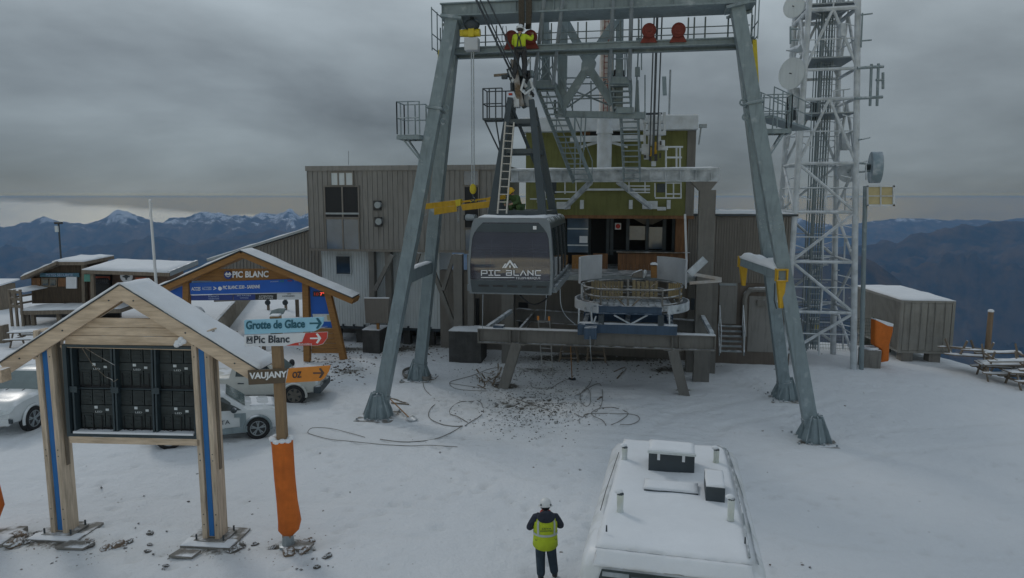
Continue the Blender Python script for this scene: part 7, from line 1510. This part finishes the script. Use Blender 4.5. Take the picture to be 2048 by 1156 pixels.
wk = person('person in hi-vis jacket and dark trousers reaching up on the carriage by the red sheaves', w0 - UZ * .05, R(-8), std(neck=(-.04, .10, 1.44), head=(-.03, .14, 1.60), pelvis=(-.02, 0, .95), shL=(-.22, .09, 1.36), shR=(.15, .09, 1.37), elL=(-.28, .25, 1.16), wrL=(-.2, .42, 1.2), elR=(.36, .18, 1.28), wrR=(.36, .35, 1.47), knL=(-.16, .06, .5), anL=(-.2, -.06, .09), toL=(-.22, .1, .035), knR=(.13, .1, .5)), dict(jacket=M_HIVIS, trousers=M_BLACK, jr=1.3), helmet=(M_SIGNW,), trousers_r=1.2); wk.scale = (1.08, 1.08, 1.08)
q = MB(); q.path([V((-.10, -.16, .98)), V((-.06, -.10, 1.3)), V((-.1, .0, 1.46))], .02, 6).path([V((.05, -.16, .98)), V((-.03, -.10, 1.3)), V((.04, .0, 1.46))], .02, 6).ring(V((-.02, .0, .97)), UZ, .19, .025, 20).build('harness', M_BLACK, wk)
r0 = Ws(1038, 432, -2.6); r0.z = cz_t + .06
person('person in green work clothes and a yellow helmet crouching on the cabin roof', r0, R(150), std(pelvis=(0, -.05, .32), neck=(.12, .22, .72), head=(.16, .30, .86), shL=(-.07, .22, .66), shR=(.3, .18, .66), elL=(-.16, .42, .48), elR=(.38, .40, .46), wrL=(-.05, .62, .42), wrR=(.25, .62, .4), hipL=(-.11, -.02, .3), hipR=(.11, -.02, .3), knL=(-.16, .40, .34), knR=(.18, .40, .32), anL=(-.14, .18, .07), anR=(.16, .16, .07), toL=(-.15, .36, .035), toR=(.18, .34, .035)), dict(jacket=M_GREENC, trousers=M_GREENC), helmet=(mat('yellow_helmet', (.68, .42, .02), .4),))
d0 = Ws(1238, 153, 1.3); d0.z += -1.2
person('person in dark clothes and dark helmet half hidden behind the upper stair landing', d0, R(20), std(elL=(-.26, .1, 1.14), wrL=(-.12, .3, 1.1), elR=(.28, .1, 1.14), wrR=(.14, .3, 1.1)), dict(jacket=M_BLACK, trousers=M_BLACK), helmet=(M_STEELD,))
# ================================================================ snow-covered coach
ZR = 3.0; b0 = Wz(1160, 1092, ZR); b1 = Wz(1540, 1135, ZR); bw = (b1 - b0); bw.normalize(); bwid = 2.74; bf = V((-bw.y, bw.x, 0)); bc = (b0 + b1) / 2; BL = 4.75
bc.z = 0; gb = gz(bc.x, bc.y); co_ = thing('snow_coach', 'white snow-covered over-snow passenger coach with roof boxes beside the person in a vest', 'coach', bc + bf * 2.4)
def bp_(x, y, z): return V((bc.x, bc.y, 0)) + bw * x + bf * y + UZ * z
M_COACH = mat('coach_paint', (.68, .71, .71), .4, 0, .08, 2, snow=.6, streak=.3)
rings = []
for y, ins, top in ((-.34, .0, 1.7), (-.30, .02, 2.25), (-.14, .03, 2.80), (.0, .05, ZR - .05), (.2, .05, ZR), (BL - .25, .09, ZR + .0), (BL - .05, .12, ZR - .06), (BL, .2, ZR - .2)):
    hw = bwid / 2 - ins; rings.append([bp_(x, y, z) for x, z in ((-hw * .96, gb + .45), (-hw, gb + .7), (-hw, top - .55), (-hw + .05, top - .18), (-hw + .16, top - .04), (-hw * .5, top + .02), (0, top + .03), (hw * .5, top + .02), (hw - .16, top - .04), (hw - .05, top - .18), (hw, top - .55), (hw, gb + .7), (hw * .96, gb + .45))])
MB().loft(rings).build('body', M_COACH, co_, smooth=50)
def fz(y): return interp([(-.42, 1.7), (-.40, 2.15), (-.18, 2.72), (.02, ZR - .05)], y)
def rp(x, y, up=0): return bp_(x, y, ZR + .03 - .03 * abs(x) / 1.0 + up)
MB().snow(rp(-1.08, -.0), rp(1.08, -.0), rp(1.0, BL - .12), rp(-1.0, BL - .12), .05, 26, 34, 5).build('snow_cover', M_SNOW, co_, smooth=True)
q = MB(); q.poly([bp_(-1.06, -.355, 1.6), bp_(1.06, -.355, 1.6), bp_(1.04, -.25, 2.55), bp_(.96, -.175, 2.79), bp_(-.96, -.175, 2.79), bp_(-1.04, -.25, 2.55)], bf * -.02 + UZ * .01); ws = q.build('windscreen', M_CGLASS, co_)
q = MB(); q.poly([bp_(-.55, -.385, 1.6), bp_(.98, -.385, 1.6), bp_(.96, -.28, 2.55), bp_(.88, -.205, 2.74), bp_(-.55, -.205, 2.74)], bf * -.01 + UZ * .005); q.build('pane', mat('dusty_glass', (.09, .12, .14), .15, 0, .2, 2, spec=.6), ws)
lettering('SMS', bp_(-.90, -.27, 2.60), bp_(-.72, -.27, 2.60), bp_(-.90, -.24, 2.69), M_REFL, ws, .004); MB().poly([bp_(-.95, -.215, 2.72), bp_(-.58, -.215, 2.72), bp_(-.58, -.19, 2.77), bp_(-.95, -.19, 2.77)], bf * -.03).build('bracket', M_GALV, ws)
MB().snow(bp_(-1.10, -.15, 2.81), bp_(1.10, -.15, 2.81), bp_(1.06, .0, ZR), bp_(-1.06, .0, ZR), .02, 26, 5, 8).build('snow_cover', M_SNOW, co_, smooth=True)
for s_ in (-1, 1): q = MB(); q.poly([bp_(s_ * 1.212, .3, 1.7), bp_(s_ * 1.212, BL - .5, 1.7), bp_(s_ * 1.212, BL - .5, 2.4), bp_(s_ * 1.212, .3, 2.4)], bw * s_ * .012); q.build('side_window', M_CGLASS, co_)
for s_ in (-1, 1):
    q = MB(); tr = [(-.2, .05), (BL - .1, .05), (BL + .2, .5), (BL - .1, .78), (.1, .78), (-.45, .45)]; q.poly([bp_(s_ * 1.0, y, gb + z) for y, z in tr], bw * s_ * .4); q.build('track', M_RUB, co_)
q = MB(); q.path([rp(1.04, .1, .06), rp(1.07, 1.5, .06), rp(1.05, 3.4, .06), rp(1.0, BL - .35, .06), rp(.86, BL - .12, .05)], .016, 6); q.path([rp(1.16, .1, -.02), rp(1.15, 2.5, -.02), rp(1.05, BL - .2, -.02)], .009, 6); q.build('roof_rail', M_GALV, co_); q = MB(); q.path([rp(-1.13, 1.2, .02), rp(-1.12, 2, .02), rp(-1.05, BL - .9, .02)], .006, 6); q.build('roof_trim', M_RUB, co_)
PR_ = lambda px, py, z=ZR + .08: Wz(px, py, z)
def rbox(px0, px1, pyb, h, dl, m_, nm, snow_=.07):  # box standing on the roof: front bottom edge from px0..px1 at pyb
    a = PR_(px0, pyb, ZR); c = PR_(px1, pyb, ZR); xa = (a - bc).dot(bw); xb = (c - bc).dot(bw); ya = ((a + c) / 2 - V((bc.x, bc.y, 0))).dot(bf)
    o = MB().box(bp_((xa + xb) / 2, ya + dl / 2, ZR + h / 2), (xb - xa, dl, h), (bw, bf, UZ)).build(nm, m_, co_, bevel=.01)
    MB().snow(bp_(xa, ya, ZR + h), bp_(xb, ya, ZR + h), bp_(xb, ya + dl, ZR + h), bp_(xa, ya + dl, ZR + h), snow_, 10, 6, px0).build('snow_cover', M_SNOW, co_, smooth=True); return o, xa, xb, ya
o, xa, xb, ya = rbox(1296, 1388, 949, .42, .55, M_STEELD, 'hatch_box', .035); MB().box(bp_((xa + xb) / 2, ya - .03, ZR + .41), (xb - xa + .04, .06, .04), (bw, bf, UZ)).build('lid', M_SITE, o)
for f in (.22, .76): MB().box(bp_(xa + (xb - xa) * f, ya - .02, ZR + .33), (.05, .03, .13), (bw, bf, UZ)).build('latch', M_SIGNW, o)
rbox(1287, 1396, 991, .07, .42, M_STEELD, 'roof_vent', .04); rbox(1411, 1449, 1010, .30, .75, M_STEELD, 'roof_box', .035)
for px, py, h in ((1240, 1024, .30), (1461, 1040, .34), (1249, 919, .24), (1432, 925, .25)):
    p = PR_(px, py, ZR + .04); q = MB(); q.path([p, p + UZ * .05, p + UZ * h * .8, p + UZ * h], [.06, .05, .055, .055], 12); o = q.build('beacon', M_BEACON, co_, smooth=40); MB().ell(p + UZ * h, (.058, .058, .035), 10, 6).build('cap', M_STEELD, o, smooth=True); MB().ell(p + UZ * (h + .03) + V((-.02, .02, 0)), (.07, .06, .04), 8, 5).build('snow_cover', M_SNOW, o, smooth=True)
for px, py in ((1213, 1063), (1490, 1087)): p = PR_(px, py, ZR + .08); MB().path([p, p + UZ * .1], [.014, .01], 6).build('aerial', M_STEELD, co_)
MB().box(bp_(-.4, 2.6, ZR + .11), (.3, .05, .02)).build('strap', M_STEELD, co_) if False else None
# ================================================================ ropes, hoses, tools
def rope(name, label, cat, pts, r, m_, group=None, sub=4):
    P_ = [V(p) for p in pts]; o_ = []
    for i in range(len(P_) - 1):
        p0, p1, p2, p3 = P_[max(i - 1, 0)], P_[i], P_[i + 1], P_[min(i + 2, len(P_) - 1)]
        for k in range(sub): t = k / sub; o_.append(.5 * ((2 * p1) + (p2 - p0) * t + (2 * p0 - 5 * p1 + 4 * p2 - p3) * t * t + (3 * p1 - p0 - 3 * p2 + p3) * t ** 3))
    o_.append(P_[-1]); return tag(MB().path(o_, r, 6).build(name, m_, smooth=True), label, cat, group)
def cable(a, b, r, lab, m_=M_ROPE, nm='cable', grp=None): return tag(MB().tube(a, b, r, 6).build(nm, m_), lab, 'cable', grp)
pc = Ws(1020, 140, -2.1)
def beyond(p, q_, k): return p + (q_ - p) * k
for (x0, y0, x1, y1, r, lab) in ((1026, 152, 947, -12, .042, 'thick track rope, leftmost of those slanting up left from the carriage'), (1030, 150, 955, -12, .026, 'thinner rope just right of the thick slanting track rope'), (1048, 152, 970, -12, .03, 'slanting rope passing just left of the worker at the sheaves')):
    a = Ws(x0, y0, -2.4); b = Ws(x1, y1, -5.6); cable(a, beyond(a, b, 2.2), r, lab)
for (x0, y0, x1, y1, r, lab) in ((1310, -14, 1299, 310, .028, 'vertical haul rope, leftmost of the three into the pulley block'), (1316, -14, 1306, 312, .045, 'thick vertical haul rope, middle of the three into the pulley block'), (1326, -14, 1314, 300, .028, 'vertical haul rope, rightmost of the three into the pulley block')):
    a = Ws(x1, y1, 1.9); b = Ws(x0, y0, -1.0); cable(a, beyond(a, b, 1.15), r, lab)
sl = thing('rope_sling', 'bundle of brown rope slings hung over the gantry beam above the worker', 'rope sling', Ws(1048, 50, -2.7)); q = MB()
for k, x in enumerate((1040, 1043, 1046, 1055, 1058, 1061)): q.path([Ws(x, 0, -2.75), Ws(x, 25, -2.78), Ws(x - .4 * (k - 2), 46, -2.72), Ws(1046 + (x - 1046) * .8, 56, -2.2)], .055, 6)
q.build('slings', mat('rope_brown', (.075, .065, .05), .9, 0, .4, 20), sl)
rope('safety_rope', 'thin drooping rope loop under the left gantry beam', 'rope', [Ws(1006, 52, -2.5), Ws(1004, 78, -2.5), Ws(1010, 92, -2.5), Ws(1014, 78, -2.5), Ws(1012, 52, -2.5)], .014, M_ROPE)
for x, y0, x1, y1, lab in ((966, 588, 965, 658, 'thin white line hanging under the left side of the cabin'), (1093, 588, 1090, 640, 'thin white line hanging under the right corner of the cabin')): cable(Ws(x, y0, -4.4), Ws(x1, y1, -1.5), .012, lab, M_ROPEL, 'hanging_line')
rope('hanging_line', 'pale slack line from the cabin sill down to the cradle winch box', 'line', [Ws(1120, 575, -3), Ws(1122, 610, -2.4), Ws(1132, 632, -1.6), Ws(1152, 650, -.8)], .014, M_ROPEL)
rope('power_cable', 'black cable sagging under the cabin floor', 'cable', [Ws(1040, 590, -4.6), Ws(1055, 604, -4.2), Ws(1070, 609, -4), Ws(1090, 600, -4), Ws(1096, 590, -4)], .03, M_RUB)
rope('haul_line', 'white line hanging from the winch box to the snow below', 'line', [Ws(1180, 672, -.8), Ws(1181, 700, -.8), G(1184, 745, .02), G(1180, 768, .02), G(1160, 790, .02), G(1150, 792, .02)], .012, M_ROPEL)
def hose(label, pts, r=.028, m_=M_HOSE, nm='hose', lift=.075): return rope(nm, label, 'hose', [G(x, y, lift * .4 - .004) for x, y in pts], r * .55, m_)
hose('grey hose snaking from the rear left gantry foot to the long loop', [(846, 766), (850, 780), (868, 794), (878, 802), (864, 815), (857, 827), (862, 840), (884, 850), (910, 854), (925, 853)])
hose('round loop of grey hose in the snow right of the left gantry foot', [(925, 853), (905, 865), (875, 878), (840, 884), (800, 885), (760, 880)], .026)
hose('open ring of hose lying on clean snow left of the debris', [(935, 846), (915, 836), (900, 828), (902, 815), (920, 805), (940, 802), (960, 808), (967, 822), (958, 835), (940, 846), (930, 853)])
hose('long thin hose half sunk in snow in front of the left gantry foot', [(615, 862), (622, 870), (660, 880), (700, 884), (760, 890), (820, 893), (860, 894), (915, 895)], .020)
hose('thin hose curving from the orange padding towards the gantry foot', [(615, 862), (625, 857), (660, 858), (700, 868), (730, 876)], .018)
hose('grey hose looped left of the raking platform leg', [(1000, 735), (975, 740), (945, 752), (908, 762), (899, 768), (910, 778), (940, 782), (975, 783)], .022)
hose('hose crossing the debris from the left loop to the trampled patch', [(899, 768), (950, 775), (990, 782), (1030, 798), (1070, 812), (1098, 822), (1105, 834)], .022)
hose('green-grey hose coiled in overlapping loops on the snow under the cradle', [(1148, 828), (1165, 835), (1170, 830), (1185, 828), (1230, 828), (1256, 829), (1275, 833), (1278, 842), (1262, 850), (1240, 850)], .024)
hose('big oval hose loop on the snow under the cradle', [(1222, 850), (1240, 843), (1256, 830), (1248, 820), (1225, 816), (1200, 818), (1183, 826), (1188, 835), (1205, 843), (1212, 852)], .026)
hose('hose ring at the left of the coils under the cradle', [(1160, 848), (1158, 840), (1172, 836), (1168, 830), (1190, 826), (1203, 810), (1205, 785), (1199, 768), (1180, 775), (1165, 786), (1150, 792)], .024)
hose('thin hose trailing down from the ladder to the trampled patch', [(1062, 765), (1064, 775), (1080, 782), (1100, 778), (1120, 766), (1140, 758)], .022)
hose('narrow teardrop loop of hose beneath the winch box', [(1184, 760), (1175, 775), (1164, 785), (1160, 800), (1170, 814), (1180, 808), (1180, 785), (1170, 775)], .022)
for k, (cx, cy, lab) in enumerate(((822, 750, 'dark coil of thick hose, left one at the rear left gantry foot'), (852, 758, 'dark coil of thick hose, right one at the rear left gantry foot'))):
    pts = []
    for i in range(40): a = i * .55; rr = 1 + .06 * math.sin(i); pts.append(G(cx + math.cos(a) * (17 if k == 0 else 9) * rr, cy + math.sin(a) * (9 if k == 0 else 5) * rr, .03 + .004 * i))
    rope('hose_coil', lab, 'hose', pts, .035, M_HOSE, 'hose coils', 2)
def shovel(lab, grip, blade, rake, m_blade=M_GALV):
    o = thing('shovel', lab, 'shovel', blade); d = (V(blade) - V(grip)).normalized(); x = d.cross(UZ).normalized(); q = MB(); q.tube(grip, blade, .022, 8); q.tube(V(grip) - x * .07, V(grip) + x * .07, .02, 8); q.build('handle', M_LARCH, o); n = x.cross(d).normalized()
    rr = []
    for t, w_ in ((0, .13), (.1, .17), (.3, .18), (.42, .16)): rr.append([V(blade) + d * t + x * (s_ * w_) + n * (.06 * abs(s_) ** 2) for s_ in (-1, -.5, 0, .5, 1)])
    q = MB().loft(rr, caps=False, closed=False).build('blade', m_blade, o, smooth=True); mo = q.modifiers.new('s', 'SOLIDIFY'); mo.thickness = .012; return o
shovel('snow shovel lying on the snow beside the front left gantry foot', G(768, 806, .35), G(818, 838, .06), 0)
shovel('dark-bladed shovel standing upright in the snow under the platform beam', Ws(1141, 690, .3), G(1144, 762, .12), 0, M_STEELD)
for a, b, lab in (((778, 796), (815, 808), 'thin timber stick lying on the snow above the shovel handle'), ((782, 807), (818, 810), 'short pale stick lying on the snow beside the shovel'), ((1228, 745), (1250, 735), 'thin batten lying on the snow below the cradle, left one'), ((1234, 758), (1252, 738), 'thin batten lying on the snow below the cradle, right one'), ((1195, 800), (1203, 795), 'short dark plank scrap in the snow beside the teardrop hose loop')):
    a, b = G(*a, .03), G(*b, .03); tag(MB().beam(a, b, .05, .04).build('wood_stick', M_OLDWOOD), lab, 'stick')
q = thing('brush_pile', 'small heap of broken timber and roots beside the left raking leg', 'debris', G(985, 772)); m_ = MB()
for k in range(26): p = G(random.uniform(958, 998), random.uniform(748, 778), random.uniform(.0, .1)); d = V((random.uniform(-1, 1), random.uniform(-1, 1), random.uniform(.1, .8))).normalized(); m_.beam(p, p + d * random.uniform(.2, .6), random.uniform(.03, .08), random.uniform(.02, .05))
m_.build('branches', M_OLDWOOD, q)
# ================================================================ stones
def rockmesh(seed, flat=.7, n=1):
    bm = bmesh.new(); bmesh.ops.create_icosphere(bm, subdivisions=2, radius=1); 
    for v in bm.verts: p = v.co.copy(); k = 1 + .38 * noise.noise(p * 1.3 + V((seed * 7.1, 0, 0))) + .15 * noise.noise(p * 3.1 + V((0, seed, 0))); v.co = V((p.x * k, p.y * k * .85, p.z * k * flat))
    me = bpy.data.meshes.new('loose_stone'); bm.to_mesh(me); bm.free(); return me
RM = [rockmesh(i) for i in range(7)]
for i, me in enumerate(RM): me.materials.append(M_ROCKB if i % 3 == 0 else M_ROCK)
def stone(px, py, s, lab='small stone lying loose in the snow', grp='loose stones in the snow', i=None):
    p = G(px, py); o = bpy.data.objects.new('loose_stone', RM[random.randrange(7) if i is None else i]); COL.objects.link(o); o.location = p + UZ * s * .15; o.rotation_euler = (random.uniform(-.4, .4), random.uniform(-.4, .4), random.uniform(0, 6)); o.scale = (s, s * random.uniform(.7, 1.1), s * random.uniform(.6, .9)); tag(o, lab, 'stone', grp)
for px, py, s, i in ((213, 1098, .10, 0), (240, 1091, .13, 0), (258, 1085, .08, 2), (177, 1085, .10, 0), (178, 1093, .12, 1), (38, 1075, .16, 0), (28, 1092, .15, 3), (50, 1086, .1, 1), (482, 1094, .12, 1), (466, 1103, .10, 1), (580, 1106, .13, 0), (608, 1102, .12, 3), (616, 1084, .12, 3), (545, 1098, .08, 1), (510, 1090, .07, 1), (654, 1115, .09, 1), (634, 1135, .08, 2), (300, 1068, .08, 1), (74, 1068, .08, 1), (300, 1090, .06, 2), (296, 1104, .07, 2), (332, 1130, .05, 1), (326, 1140, .05, 1)): stone(px, py, s * 1.35, i=i)
random.seed(3)
for k in range(45): stone(random.uniform(20, 700), random.uniform(900, 1150) if k % 2 else random.uniform(1070, 1140), random.uniform(.018, .045))
for px, py in ((1067, 935), (1122, 1105), (880, 905), (1120, 1003), (1540, 1134), (1535, 945), (1565, 862), (1525, 862), (1160, 940), (1690, 812), (1728, 786), (1530, 768), (1508, 775), (1516, 782), (700, 985), (640, 905), (1605, 1130), (1620, 1135)): stone(px, py, random.uniform(.02, .05))
# loose flat stones and slates around the kiosk feet
for px, py, w_, lab in ((370, 1113, .32, 'flat snow-topped slab lying left of the right kiosk foot'), (150, 1096, .4, 'broken paving slab under the left kiosk foot'), (600, 1098, .3, 'flat slab poking out beside the foot of the signpost'), (10, 1090, .3, 'flat slab edge beside the padded post')):
    p = G(px, py, .02); tag(MB().poly([p + V((-w_, -.1, 0)), p + V((w_ * .7, -.16, 0)), p + V((w_, .12, .02)), p + V((-w_ * .6, .2, .02))], UZ * .06).build('stone_slab', M_CONC, bevel=.01), lab, 'slab')
def grit(label, boxes, n, smin, smax, m_, name, seed):
    random.seed(seed); q = MB(); ico = [V(v.co) for v in RM[0].vertices][::1]
    base = [V((1, 0, 0)), V((-.5, .8, 0)), V((-.5, -.8, 0)), V((0, 0, .8)), V((0, 0, -.6))]; fc_ = [(0, 1, 3), (1, 2, 3), (2, 0, 3), (1, 0, 4), (2, 1, 4), (0, 2, 4)]
    for k in range(n):
        x0, y0, x1, y1 = random.choice(boxes); px = (x0 + x1) / 2 + random.gauss(0, .36) * (x1 - x0); py = (y0 + y1) / 2 + random.gauss(0, .36) * (y1 - y0)
        p = G(px, py); s = random.uniform(smin, smax) ** 1.0; a = random.uniform(0, 6.3); ca, sa = math.cos(a), math.sin(a)
        q.add([p + V(((b.x * ca - b.y * sa) * s, (b.x * sa + b.y * ca) * s * random.uniform(.6, 1.2), b.z * s * random.uniform(.4, .9))) for b in base], fc_)
    o = q.build(name, m_); tag(o, kind='stuff', label=label)
M_GRIT = mat('dark_grit', (.10, .10, .088), .95, 0, .4, 6, .5, 10, snow=.15)
grit('dark stone chips and grit scattered over trampled snow under the cabin', [(970, 790, 1130, 850), (985, 800, 1120, 860), (960, 700, 1100, 790), (1020, 710, 1230, 760), (1060, 770, 1170, 830)], 2800, .012, .055, M_GRIT, 'stone_grit', 5)
grit('brown earth clods at the edge of the snow below the buildings', [(640, 690, 760, 735), (700, 690, 960, 715), (1000, 700, 1420, 735), (1290, 705, 1380, 745), (650, 720, 720, 755)], 900, .02, .10, mat('earth_clod', (.085, .065, .045), .95, 0, .4, 6, .5, 10, snow=.25), 'earth_clods', 6)
grit('sparse grit sprinkled along the kiosk and signpost feet', [(60, 1060, 260, 1120), (360, 1080, 500, 1120), (530, 1070, 660, 1120), (0, 1060, 90, 1110), (680, 640, 1000, 900)], 420, .008, .03, M_ROCKB, 'stone_grit', 8)
